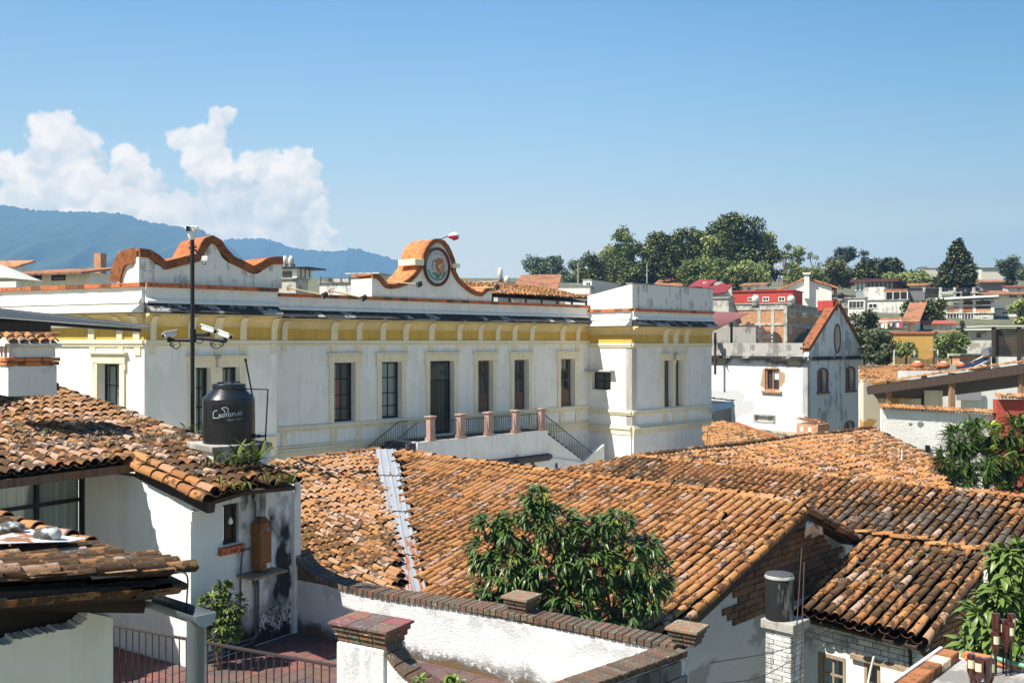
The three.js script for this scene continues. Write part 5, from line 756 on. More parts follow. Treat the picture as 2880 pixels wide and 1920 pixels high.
// ---------------------------------------------------------------- entrance terrace of the town hall with stone posts, railings and two stairs
{
  const mStonePink = std({ map: repeated(tex(256, 256, (u, v) => { const n = fbm(u * 8, v * 8, 6, 231, 8, 8); return mix3([0.30, 0.19, 0.15], [0.48, 0.32, 0.25], n); }), 0.8), roughness: 0.95 });
  const mStoneDark = std({ map: repeated(tex(256, 256, (u, v) => { const n = fbm(u * 8, v * 8, 6, 235, 8, 8); return mix3([0.045, 0.04, 0.042], [0.11, 0.095, 0.09], n); }), 0.8), roughness: 0.95 });
  const ter = pf.apply(thing('entrance_terrace', 'raised white entrance terrace with dark stone ledge below the town hall door', 'terrace')), ZT = 1.95, yF = EY - 4.72;
  const x0 = pu(1170, ZT) - 0.1, x1 = pu(1531, ZT) + 0.05;
  part('deck', box(x0, x1, yF - 0.28, yF - 0.002, 0.22, ZT - 0.002), mStoneDark, ter);
  part('front_wall', box(x0, x1, EY - 5.9, yF + 0.04, ZT, ZT + 0.22, 0.01), mWhite, ter); part('side_wall', box(x0, x0 + 0.22, EY - 6.4, yF + 0.03, 0.22, ZT - 0.003), mWhite, ter);
  part('ledge', extrudeU([[ZT + 0.1, EY - 5.9], [ZT + 0.42, EY - 5.98], [ZT + 0.42, EY - 6.12], [ZT + 0.22, EY - 6.28], [ZT + 0.1, EY - 6.28]], x0 - 0.15, x1 + 0.15), mStoneDark, ter);
  // porch below with an arch, a round window and a stair arch
  const arc = (cx, y0, w, h, yb) => { const o = [[cx - w, yb], [cx + w, yb]]; for (let k = 0; k <= 12; k++) { const a = Math.PI * k / 12; o.push([cx + w * Math.cos(a), y0 + h * Math.sin(a)]); } return o; };
  const circ = (cx, cy, a, b) => { const o = []; for (let k = 0; k < 24; k++) o.push([cx + a * Math.cos(k / 24 * 6.2832), cy + b * Math.sin(k / 24 * 6.2832)]); return o; };
  const zP = ZT + 0.12, aL = pf.onZ(1350, 1320, zP), aR = pf.onZ(1428, 1320, zP), aT = pf.onZ(1392, 1300, zP), oc = pf.onZ(1483, 1305, zP), xr = pu(1533, zP), sa = pf.onZ(1560, 1320, zP), xe = pu(1700, zP);
  const acx = (aL.x + aR.x) / 2, aw = (aR.x - aL.x) / 2, rL = atDepth(0, 0, 1);
  part('porch_wall', slabPoly([[x0, 0.2], [xe, 0.2], [xe, 3.2], [pu(1640, zP), pf.onZ(1640, 1300, zP).y], [xr, EY - 6.1], [xr - 0.05, EY - 6.281], [x0, EY - 6.281]], zP - 0.3, zP, [arc(acx, aT.y - 0.42, aw, 0.42, 0.3), circ(oc.x, oc.y, 0.30, 0.36), arc(sa.x + 0.15, EY - 7.35, 0.62, 0.55, 0.3)]), mWhite, ter);
  const ring = (o, inn) => slabPoly(o, zP - 0.1, zP + 0.05, [inn]); part('oculus_frame', ring(circ(oc.x, oc.y, 0.46, 0.55), circ(oc.x, oc.y, 0.25, 0.3)), mStoneDark, ter);
  const ao = []; for (let k = 0; k <= 12; k++) { const a = Math.PI * k / 12; ao.push([acx + (aw + 0.22) * Math.cos(a), aT.y - 0.42 + 0.64 * Math.sin(a)]); } for (let k = 12; k >= 0; k--) { const a = Math.PI * k / 12; ao.push([acx + aw * Math.cos(a), aT.y - 0.42 + 0.42 * Math.sin(a)]); } part('arch_stone', slabPoly(ao, zP - 0.1, zP + 0.05), mStoneDark, ter);
  part('porch_back', box(x0 + 0.3, xe, 0.2, EY - 5.95, 0.4, 0.5), mInterior, ter);
  part('key_stone', box(sa.x + 0.05, sa.x + 0.2, EY - 6.82, EY - 6.5, zP - 0.02, zP + 0.04), mStoneDark, ter);
  // five pinkish stone posts, a thing each
  const posts = [[1198, 1224], [1284, 1307], [1363, 1386], [1441, 1461], [1512, 1532]]; const zz = ZT + 0.1, px = [];
  posts.forEach(([a, b], k) => { const xa = pu((a + b) / 2, zz), p = thing('stone_post', ['pinkish stone post at the terrace corner by the left-hand stair', 'pinkish stone post in front of the town hall door', 'pinkish stone post in the middle of the terrace edge', 'pinkish stone post between the middle post and the stair-side one', 'pinkish stone post at the head of the right-hand stair'][k], 'post', 'stone posts of the entrance terrace'); const o = pf.world(xa, yF + 0.045, zz); p.position.copy(o); p.rotation.y = pf.a; px.push(xa);
    const bb = (w, y0, y1) => box(-w, w, y0, y1, -w, w, 0.01); part('base', bb(0.20, 0, 0.14), mStonePink, p); part('shaft', bb(0.155, 0.142, 1.06), mStonePink, p); part('panel', box(-0.09, 0.09, 0.2, 0.98, -0.165, 0.165, 0.008), mStonePink, p); part('neck', bb(0.175, 1.062, 1.09), mStonePink, p); part('cap', bb(0.215, 1.092, 1.17), mStonePink, p); });
  for (let k = 0; k < 4; k++) { const a = px[k] + 0.2, b = px[k + 1] - 0.2, r = pf.apply(thing('terrace_railing', ['iron railing between the first and second stone post from the door-side stair', 'iron railing between the second and third stone posts', 'iron railing between the third and fourth stone posts', 'iron railing between the fourth and last stone posts'][k], 'railing')); part('top_rail', box(a, b, yF + 0.93, yF + 0.96, zz - 0.02, zz + 0.02), mBlackIron, r); part('bottom_rail', box(a, b, yF + 0.10, yF + 0.12, zz - 0.012, zz + 0.012), mBlackIron, r); for (let x = a + 0.06; x < b; x += 0.125) part('baluster', bar(V3(x, yF + 0.12, zz), V3(x, yF + 0.93, zz), 0.012, 5), mBlackIron, r); }
  // stairs: left one falls to the left along the front, right one to the right
  const stair = (label, xs, dir, n, z0, z1) => { const s = pf.apply(thing('stone_stair', label, 'stair')); for (let k = 0; k < n; k++) { const a = xs + dir * k * 0.33, b = a + dir * 0.36; part('step', box(Math.min(a, b), Math.max(a, b), Math.max(0.1, yF - 0.2 * (k + 1) - 0.5), yF - 0.2 * (k + 1) + 0.18, z0, z1, 0.01), mStoneDark, s); } return s; };
  stair('dark stone steps climbing to the terrace from the left', x0 - 0.02, -1, 9, 0.25, ZT + 0.1); stair('dark stone steps falling to the right beside the terrace', x1 + 0.02, 1, 20, 0.25, ZT - 0.25);
  // sloping white stair wall and handrails
  const hr = (label, xs, dir, len, z, flat) => { const r = pf.apply(thing('stair_railing', label, 'railing')); const a = V3(xs, yF + 0.9, z), m = 0.2 / 0.33; const P = t => V3(xs + dir * t, yF + 0.9 - Math.max(0, t - flat) * m, z); part('hand_rail', joined(bar(P(0), P(flat), 0.02), bar(P(flat), P(len), 0.02)), mBlackIron, r); for (let t = 0.08; t < len; t += 0.13) part('baluster', bar(P(t).add(V3(0, -0.02, 0)), P(t).add(V3(0, -0.86, 0)), 0.011, 5), mBlackIron, r); return r; };
  hr('wrought iron handrail running down the right-hand stair', px[4] + 0.2, 1, 6.2, zz, 0.0); hr('wrought iron handrail of the left-hand stair', px[0] - 0.2, -1, 2.8, zz - 1.5, 0.55); hr('handrail on the outer side of the left-hand stair', px[0] - 0.7, -1, 2.6, zz - 0.1, 0.1);
  { const w = pf.apply(thing('stair_wall', 'white sloping wall carrying the right-hand stair', 'wall')); const a = px[4] + 0.22; part('wall', slabPoly([[a, 0.2], [a + 6.3, 0.2], [a + 6.3, yF - 3.7], [a, yF + 0.02]], ZT - 0.22, ZT + 0.0), mWhite, w); }
  // wrought iron gate leaf standing open in the door
  { const d0 = pu(1210, 0) + 0.08, d1 = pu(1273, 0) - 0.05, g = pf.apply(thing('iron_gate', 'tall wrought iron gate in the town hall doorway', 'gate')), y0 = EY - 4.62, y1 = EY - 1.98; part('gate_frame', joined(box(d0, d1, y1, y1 + 0.04, -0.2, -0.17), box(d0, d1, y0, y0 + 0.05, -0.2, -0.17), box(d1 - 0.05, d1, y0 + 0.05, y1, -0.2, -0.17), box(d0, d0 + 0.04, y0 + 0.05, y1, -0.2, -0.17)), mBlackIron, g); for (let k = 1; k < 11; k++) part('bar', bar(V3(lerp(d0, d1, k / 11), y0 + 0.05, -0.185), V3(lerp(d0, d1, k / 11), y1, -0.185), 0.012, 5), mBlackIron, g);
    for (const s of [0.62, 0.84]) { const c = V3(lerp(d0, d1, s), y1 + 0.04, -0.185), pts = []; for (let k = 0; k < 14; k++) { const a = k / 13 * 5, r = 0.22 * (1 - k / 17); pts.push(V3(c.x + r * Math.cos(a) * (s > 0.7 ? -1 : 1) * 0.6, c.y + 0.3 + r * Math.sin(a), c.z)); } part('scroll', tube(pts, 0.012, 5), mBlackIron, g); } }
  // wall lantern on its bracket
  { const l = thing('wall_lantern', 'black wall lantern on a curled bracket beside the round window', 'lantern'), p = pf.onZ(1455, 1310, zP + 0.35), W = q => pf.world(q.x, q.y, q.z); const c = W(p); const b = pf.onZ(1437, 1297, zP); part('bracket', tube([W(b), W(V3(p.x - 0.25, b.y + 0.02, p.z)), W(V3(p.x - 0.12, p.y + 0.5, p.z)), W(V3(p.x + 0.02, p.y + 0.56, p.z)), W(V3(p.x + 0.06, p.y + 0.42, p.z)), W(V3(p.x, p.y + 0.36, p.z))], 0.016), mBlackIron, l); const h = part('hood', new THREE.ConeGeometry(0.17, 0.14, 6), mBlackIron, l); h.position.set(c.x, c.y + 0.24, c.z); const fr = part('lantern_body', new THREE.CylinderGeometry(0.14, 0.09, 0.32, 6, 1, true), std({ color: rgb(0.2, 0.22, 0.2), roughness: 0.2, transparent: false }), l); fr.position.set(c.x, c.y, c.z); for (let k = 0; k < 6; k++) { const a = k / 6 * 6.2832; part('glazing_rib', bar(V3(c.x + 0.145 * Math.sin(a), c.y + 0.16, c.z + 0.145 * Math.cos(a)), V3(c.x + 0.095 * Math.sin(a), c.y - 0.16, c.z + 0.095 * Math.cos(a)), 0.012, 4), mBlackIron, l); } const ft = part('foot', new THREE.ConeGeometry(0.09, 0.08, 6).rotateX(Math.PI), mBlackIron, l); ft.position.set(c.x, c.y - 0.2, c.z); settle(l); }
}
// ---------------------------------------------------------------- floodlights on arms along the parapet
{
  const mArm = std({ color: rgb(0.55, 0.40, 0.20), roughness: 0.6 });
  const flood = (a, b, label) => { const A = pf.onZ(...zoom2(...a), 0.1), f = thing('floodlight', label, 'floodlight'), B = pf.onZ(...zoom2(...b), 1.1), W = q => pf.world(q.x, q.y, q.z), wa = W(V3(A.x, Math.max(A.y, EY + 2.15), 0.0)), wb = W(B), d = wb.clone().sub(wa).normalize(); part('arm', bar(wa, wb, 0.035, 8), mArm, f); part('foot', bar(wa.clone().add(V3(0, -0.12, 0)), wa.clone().add(V3(0, 0.04, 0)), 0.04, 8), std({ color: rgb(0.45, 0.12, 0.03), roughness: 0.7 }), f); const h = part('lamp_head', metreUV(new RoundedBoxGeometry(0.30, 0.24, 0.14, 1, 0.02)), mBlackIron, f); h.position.copy(wb); h.rotation.set(0.7, pf.a + Math.PI, 0); const gl = part('lamp_glass', metreUV(new THREE.BoxGeometry(0.26, 0.2, 0.01)), std({ color: rgb(0.6, 0.62, 0.64), roughness: 0.2 }), f); gl.position.copy(wb).add(V3(-0.0, -0.06, 0.05)); gl.rotation.copy(h.rotation); settle(f); };
  flood([195, 655], [510, 722], 'floodlight on a tan arm over the third parapet bay beside the left block'); flood([560, 678], [855, 746], 'floodlight on a tan arm just left of the scrolled gable'); flood([1065, 600], [1345, 625], 'floodlight on a level arm in front of the coat of arms gable'); flood([1835, 660], [2030, 652], 'floodlight on a short arm at the right foot of the gable');
}
// flag furled on its staff over the gable
{
  const a = pf.onZ(...zoom2(1500, 222), 0.0), b = pf.onZ(...zoom2(1600, 200), 0.5), c = pf.onZ(...zoom2(1700, 206), 0.8), W = q => pf.world(q.x, q.y, q.z), f = thing('furled_flag', 'red and white furled flag on a staff above the coat of arms', 'flag');
  const A = W(a), B = W(b), C = W(c); part('staff', bar(A.clone().add(V3(0, -0.1, 0)), B, 0.025, 6), std({ color: rgb(0.05, 0.05, 0.05) }), f);
  const dir = C.clone().sub(B), g = new THREE.SphereGeometry(1, 20, 14), p = g.attributes.position; const L = dir.length() / 2; for (let k = 0; k < p.count; k++) { const x = p.getX(k); const w = 1 + 0.2 * Math.sin(p.getY(k) * 9 + p.getZ(k) * 5); p.setXYZ(k, x * L * 1.02, p.getY(k) * 0.19 * w * (x > 0 ? 1 : 0.8), p.getZ(k) * 0.17 * w); } g.computeVertexNormals(); const colr = []; for (let k = 0; k < p.count; k++) { const red = p.getY(k) < 0.03 && p.getX(k) < L * 0.75; colr.push(...(red ? [0.55, 0.03, 0.06] : [0.85, 0.85, 0.85])); } g.setAttribute('color', new THREE.Float32BufferAttribute(colr, 3));
  const m = part('cloth', g, std({ vertexColors: true, roughness: 0.8 }), f); m.quaternion.setFromUnitVectors(V3(1, 0, 0), dir.clone().normalize()); m.position.copy(B.clone().add(C).multiplyScalar(0.5)); settle(f);
}
// ---------------------------------------------------------------- mast with security cameras
{
  const D = 24, mast = thing('camera_mast', 'tall black mast with cross arms between house and town hall', 'mast'), q = (x, y, d = 0) => { const z = zoom1(x, y); return atDepth(z[0], z[1], D + d); };
  const top = q(1568, 322), bot = atDepth(541, 1420, D); part('pole', bar(bot, top, 0.052, 14), mBlackIron, mast); part('foot_plate', new THREE.CylinderGeometry(0.12, 0.14, bot.y, 12).translate(bot.x, bot.y / 2, bot.z), mBlackIron, mast);
  part('cross_arm', joined(bar(q(1575, 1152), q(1378, 1150), 0.045, 8), bar(q(1378, 1168), q(1378, 1128), 0.05, 8)), mBlackIron, mast); part('cross_arm', joined(bar(q(1575, 1130), q(1838, 1158), 0.045, 8), bar(q(1838, 1170), q(1838, 1130), 0.05, 8)), mBlackIron, mast); part('cross_arm', joined(bar(q(1575, 1112), q(1700, 1108, 0.7), 0.045, 8), bar(q(1700, 1122, 0.7), q(1700, 1092, 0.7), 0.05, 8)), mBlackIron, mast);
  part('collar', joined(bar(q(1540, 396), q(1602, 388), 0.03, 8), bar(q(1574, 1170), q(1574, 1062), 0.075, 12)), mBlackIron, mast);
  const scr = (x, y, s) => { const pts = []; for (let k = 0; k <= 10; k++) { const a = Math.PI * (0.0 + k / 10 * 1.9); pts.push(q(x + s * 22 * Math.cos(a) * (1 - k / 16), y + 18 * Math.sin(a) * (1 - k / 16))); } return pts; };
  part('scroll', joined(tube([q(1390, 1165), q(1400, 1200), q(1440, 1222), q(1470, 1195), q(1462, 1165)], 0.012, 5), tube(scr(1402, 1185, 1), 0.012, 5)), mBlackIron, mast); part('scroll', joined(tube([q(1716, 1165), q(1722, 1200), q(1768, 1218), q(1815, 1195), q(1830, 1172)], 0.012, 5), tube(scr(1740, 1180, 1), 0.012, 5), tube(scr(1812, 1180, -1), 0.012, 5)), mBlackIron, mast); part('scroll', tube([q(1590, 1150), q(1610, 1172), q(1640, 1175), q(1660, 1150)], 0.012, 5), mBlackIron, mast);
  settle(mast);
  const mCam = std({ color: rgb(0.78, 0.78, 0.75), roughness: 0.4 }), cam = (a, b, foot, d, label) => { const c = thing('security_camera', label, 'camera'), A = q(...a, d - 0.15), B = q(...b, d + 0.15), g = new RoundedBoxGeometry(0.13, 0.12, A.distanceTo(B), 2, 0.04), dir = B.clone().sub(A).normalize(); const m = part('housing', metreUV(g), mCam, c); m.quaternion.setFromUnitVectors(V3(0, 0, 1), dir); m.position.copy(A.clone().add(B).multiplyScalar(0.5)); const sh = part('sun_shield', metreUV(new RoundedBoxGeometry(0.155, 0.025, A.distanceTo(B) * 1.08, 1, 0.01)), mCam, c); sh.quaternion.copy(m.quaternion); sh.position.copy(m.position).add(V3(0, 0.065, 0)); part('lens', bar(A.clone().addScaledVector(dir, -0.005), A.clone().addScaledVector(dir, 0.01), 0.045, 12), mBlackIron, c); part('mount', bar(m.position.clone().add(V3(0, -0.05, 0)), q(...foot, d), 0.022, 6), mBlackIron, c); settle(c); };
  cam([1330, 1116], [1430, 1098], [1392, 1135], 0, 'white security camera on the short left arm of the mast'); cam([1755, 1082], [1655, 1050], [1700, 1095], 0.7, 'white security camera on the rear arm of the mast'); cam([1882, 1128], [1795, 1096], [1838, 1135], 0, 'white security camera on the long right arm of the mast');
  const ptz = thing('security_camera', 'white swivelling camera on top of the mast', 'camera'); const a = q(1522, 240, -0.1), b = q(1608, 236, 0.15); const h = part('housing', metreUV(new RoundedBoxGeometry(a.distanceTo(b), 0.12, 0.15, 2, 0.03)), mCam, ptz); h.position.copy(a.clone().add(b).multiplyScalar(0.5)); h.rotation.y = 0.3; const f = part('lens_hood', metreUV(new THREE.BoxGeometry(0.09, 0.11, 0.16)), mBlackIron, ptz); f.position.copy(a).add(V3(0.03, 0, 0)); f.rotation.y = 0.3; const c2 = q(1566, 285); part('swivel', lathe([[0.05, -0.15], [0.08, -0.12], [0.105, -0.02], [0.10, 0.06], [0.05, 0.12], [0.04, 0.16]], 18).translate(c2.x, c2.y, c2.z), mCam, ptz); settle(ptz);
  const fl = thing('mast_floodlight', 'small pale lamp on a curved arm near the top of the mast', 'lamp'); part('arm', tube([q(1590, 412), q(1615, 440), q(1640, 465), q(1655, 490)], 0.025, 8), mBlackIron, fl); const hd = part('lamp_head', metreUV(new RoundedBoxGeometry(0.16, 0.13, 0.12, 1, 0.02)), mCam, fl); hd.position.copy(q(1675, 487)); part('cable', tube([q(1680, 498), q(1675, 535), q(1655, 530), q(1648, 500)], 0.008, 5), mBlackIron, fl); settle(fl);
}
// ---------------------------------------------------------------- metal canopy edge at upper left
{
  const c = thing('metal_canopy', 'pale galvanised canopy edge over a dark board above the chimney', 'canopy'), mG = std({ color: rgb(0.36, 0.40, 0.43), roughness: 0.45, metalness: 0.35, roughnessMap: texRough }); const a = atDepth(-300, 832, 15.5), b = atDepth(422, 917, 24), dn = (p, h) => p.clone().add(V3(0, -h, 0));
  const back = V3(-0.95, 0.02, -0.3).multiplyScalar(5); part('roof_sheet', flatPoly([a, b, b.clone().add(back), a.clone().add(back)], 0.03), mG, c); part('fascia', flatPoly([dn(a, 0.03), dn(b, 0.03), dn(b, 0.065).add(V3(0.0, 0, 0)), dn(a, 0.22)], 0.03, true), mG, c); part('rafter', beam(dn(a, 0.26).add(V3(-0.2, 0, -0.15)), dn(b, 0.10).add(V3(-0.35, 0, -0.2)), 0.08, 0.08), mBlackIron, c);
  const p = (x, y, D) => atDepth(x, y, D); part('board', flatPoly([p(-300, 902, 16), p(136, 908, 19.6), p(136, 940, 19.6), p(-300, 936, 16)], 0.05, true), mDarkWood, c); const s0 = p(-250, 930, 16.4); part('post', box(s0.x - 0.08, s0.x + 0.08, 0, s0.y + 0.3, s0.z - 0.08, s0.z + 0.08), mDarkWood, c); settle(c);
}
// ---------------------------------------------------------------- gable end of the orange-roofed house: adobe bricks, stained plaster, tank on its pier
const mAdobe = std({ map: repeated(tex(256, 256, (u, v) => { const n = fbm(u * 8, v * 8, 5, 241, 8, 8), f = fbm(u * 50, v * 50, 3, 243, 50, 50); return mul3(mix3([0.15, 0.072, 0.037], [0.235, 0.125, 0.066], n), 0.75 + 0.5 * f); }), 1.2), roughness: 0.97, vertexColors: true, bumpMap: repeated(fineBump, 2), bumpScale: 0.015 });
const mLimeBrick = std({ map: repeated(texOld, 0.9), roughness: 0.97, vertexColors: true, bumpMap: repeated(fineBump, 2), bumpScale: 0.015 });
const texRust = tex(512, 512, (u, v) => { const n = fbm(u * 6, v * 6, 6, 251, 6, 6), s = fbm(u * 22, v * 1.0, 4, 253, 22, 1); let c = mul3([0.60, 0.60, 0.59], 0.85 + 0.25 * n); for (const x0 of [0.60, 0.68]) { const d = Math.abs(u - x0 - (fbm(v * 5, x0, 3, 9) - 0.5) * 0.04); c = mix3(c, [0.22, 0.10, 0.03], sstep(0.035, 0.008, d) * sstep(0.2, 0.5, n + 0.15)); } c = mix3(c, [0.22, 0.21, 0.20], sstep(0.60, 0.68, n) * 0.6); return c; });
const gd = V3(-sDR.V.x, 0, -sDR.V.z).normalize(), gf = new Frame(R2.x, -R2.z, Math.atan2(-gd.z, gd.x) * 180 / Math.PI);
{
  const put = (geo, name, mat) => { const m = part(name, geo, mat, houseR); m.position.copy(gf.o); m.rotation.y = gf.a; return m; };
  const roofY = x => R2.y - 0.22 + (x < 0 ? x * 0.30 : -x * 0.40), Z = -0.32;
  const w = slabPoly([[-4.7, 0], [2.6, 0], [2.6, roofY(2.6)], [0, roofY(0)], [-4.7, roofY(-4.7)]], Z - 0.3, Z - 0.02); fitUV(w, -4.7, 2.6, 1.5, R2.y); put(w, 'gable_wall', std({ map: texRust, roughness: 0.96, bumpMap: repeated(fineBump, 3), bumpScale: 0.02 }));
  const r = rng(19); let n = 0; for (let row = 0; row < 15; row++) for (let k = -9; k < 7; k++) { const y0 = R2.y - 2.0 + row * 0.13 - 0.0, x0 = k * 0.37 + (row % 2) * 0.18, x1 = x0 + 0.355, y1 = y0 + 0.115; const left = -1.35 - (row < 7 ? 0 : 0); if (x0 < -2.5 + 0.5 * (vnoise(row * 0.7, 3.1, 5) - 0.5) - (row > 9 ? 0.4 : 0) || x1 > 2.55 || y1 > Math.min(roofY(x0), roofY(x1)) - 0.03) continue; if (row < 3 && x0 > -0.4) {} const q = 0.7 + 0.5 * r(); put(vtint(box(x0, x1, y0, y1, Z - 0.05, Z + 0.01 + 0.025 * r(), 0.008), [q, q, q]), 'adobe_brick', mAdobe); n++; }
  // torn silver foil under the peak
  const foil = thing('torn_foil', 'crumpled silver foil hanging under the peak of the gable', 'foil'); { const g = new THREE.PlaneGeometry(0.85, 0.40, 22, 12), p = g.attributes.position; for (let k = 0; k < p.count; k++) { const x = p.getX(k), y = p.getY(k); p.setXYZ(k, x, y * (1 - 0.35 * (x + 0.4)) - 0.40 * Math.abs(x + 0.1), 0.16 * fbm(x * 6 + 3, y * 6, 4, 7)); } g.computeVertexNormals(); g.translate(0.55, R2.y - 0.40, -0.16); const m = part('sheet', g, std({ color: rgb(0.55, 0.56, 0.57), roughness: 0.3, metalness: 0.6 }), foil); m.position.copy(gf.o); m.rotation.y = gf.a; settle(foil); }
}
const tankD = 16.6;
{
  const k = tankD / F, c = atDepth(2193, 1738, tankD), t = thing('water_tank', 'weathered grey drum tank with flat lid on a brick pier', 'water tank'); t.position.copy(c);
  const mDrum = std({ map: tex(512, 256, (u, v) => { const n = fbm(u * 8, v * 4, 6, 261, 8, 4), f = fbm(u * 60, v * 30, 3, 263, 60, 30); let cc = mul3([0.22, 0.21, 0.185], 0.7 + 0.5 * n); cc = mix3(cc, [0.012, 0.012, 0.014], sstep(0.42, 0.50, n + 0.1 * f)); const e = Math.hypot((u - 0.62) * 4.2, (v - 0.42) * 1.6); cc = mix3(cc, [0.010, 0.010, 0.012], sstep(0.36, 0.30, e + 0.1 * n)); return mix3(cc, [0.60, 0.60, 0.55], sstep(0.90, 0.97, v + (n - 0.5) * 0.1)); }), roughness: 0.65 });
  const R = 39 * k, Hh = 128 * k; const bg = lathe([[0, 0], [R, 0], [R, 0.01], [R * 1.0, Hh * 0.93], [R * 0.9, Hh * 0.965], [0, Hh * 0.965]], 40); part('drum', bg, mDrum, t); part('lid', lathe([[R * 0.96, Hh * 0.966], [R * 0.97, Hh * 0.98], [R * 0.3, Hh * 1.0], [R * 0.05, Hh * 1.0], [R * 0.05, Hh * 1.03], [0, Hh * 1.03]], 40), std({ color: rgb(0.07, 0.072, 0.072), roughness: 0.6 }), t); part('lip', lathe([[R * 0.97, Hh * 0.88], [R * 1.06, Hh * 0.90], [R * 1.0, Hh * 0.965]], 40), mOld, t); t.rotation.y = 0.5;
  const pier = thing('brick_pier', 'whitewashed brick pier carrying the weathered drum tank', 'pier'); pier.position.set(c.x + 0.09, 0, c.z); pier.rotation.y = gf.a; const yT = c.y; part('cap_slab', box(-0.30, 0.30, yT - 0.16, yT - 0.002, -0.3, 0.32, 0.015), mConcrete, pier); part('core', box(-0.22, 0.22, 0, yT - 0.162, -0.22, 0.22), mOld, pier);
  const r = rng(23); for (let row = 0; row < 18; row++) for (let s = 0; s < 2; s++) for (let q = 0; q < 2; q++) { const y = yT - 0.165 - 0.085 * (row + 1), sh = row % 2 ? 0.08 : -0.08; const x0 = q ? sh + 0.006 : -0.236, x1 = q ? 0.236 : sh - 0.006; const g = box(x0, x1, y, y + 0.075, 0.19, 0.235 + 0.012 * r(), 0.008); g.rotateY(s ? -Math.PI / 2 : 0); const v = 0.75 + 0.4 * r(); part('pier_brick', vtint(g, [v, v, v]), mLimeBrick, pier); }
  const bars = thing('rebar_rods', 'two thin rusty rods standing beside the drum tank', 'rods'); for (const [a, b, cc, d] of [[2256, 1540, 2232, 1920], [2263, 1580, 2250, 1960]]) part('rod', bar(atDepth(a, b, tankD - 0.5), atDepth(cc, d, tankD - 0.5), 0.011, 6), std({ color: rgb(0.10, 0.06, 0.045), roughness: 0.8 }), bars); settle(bars);
}
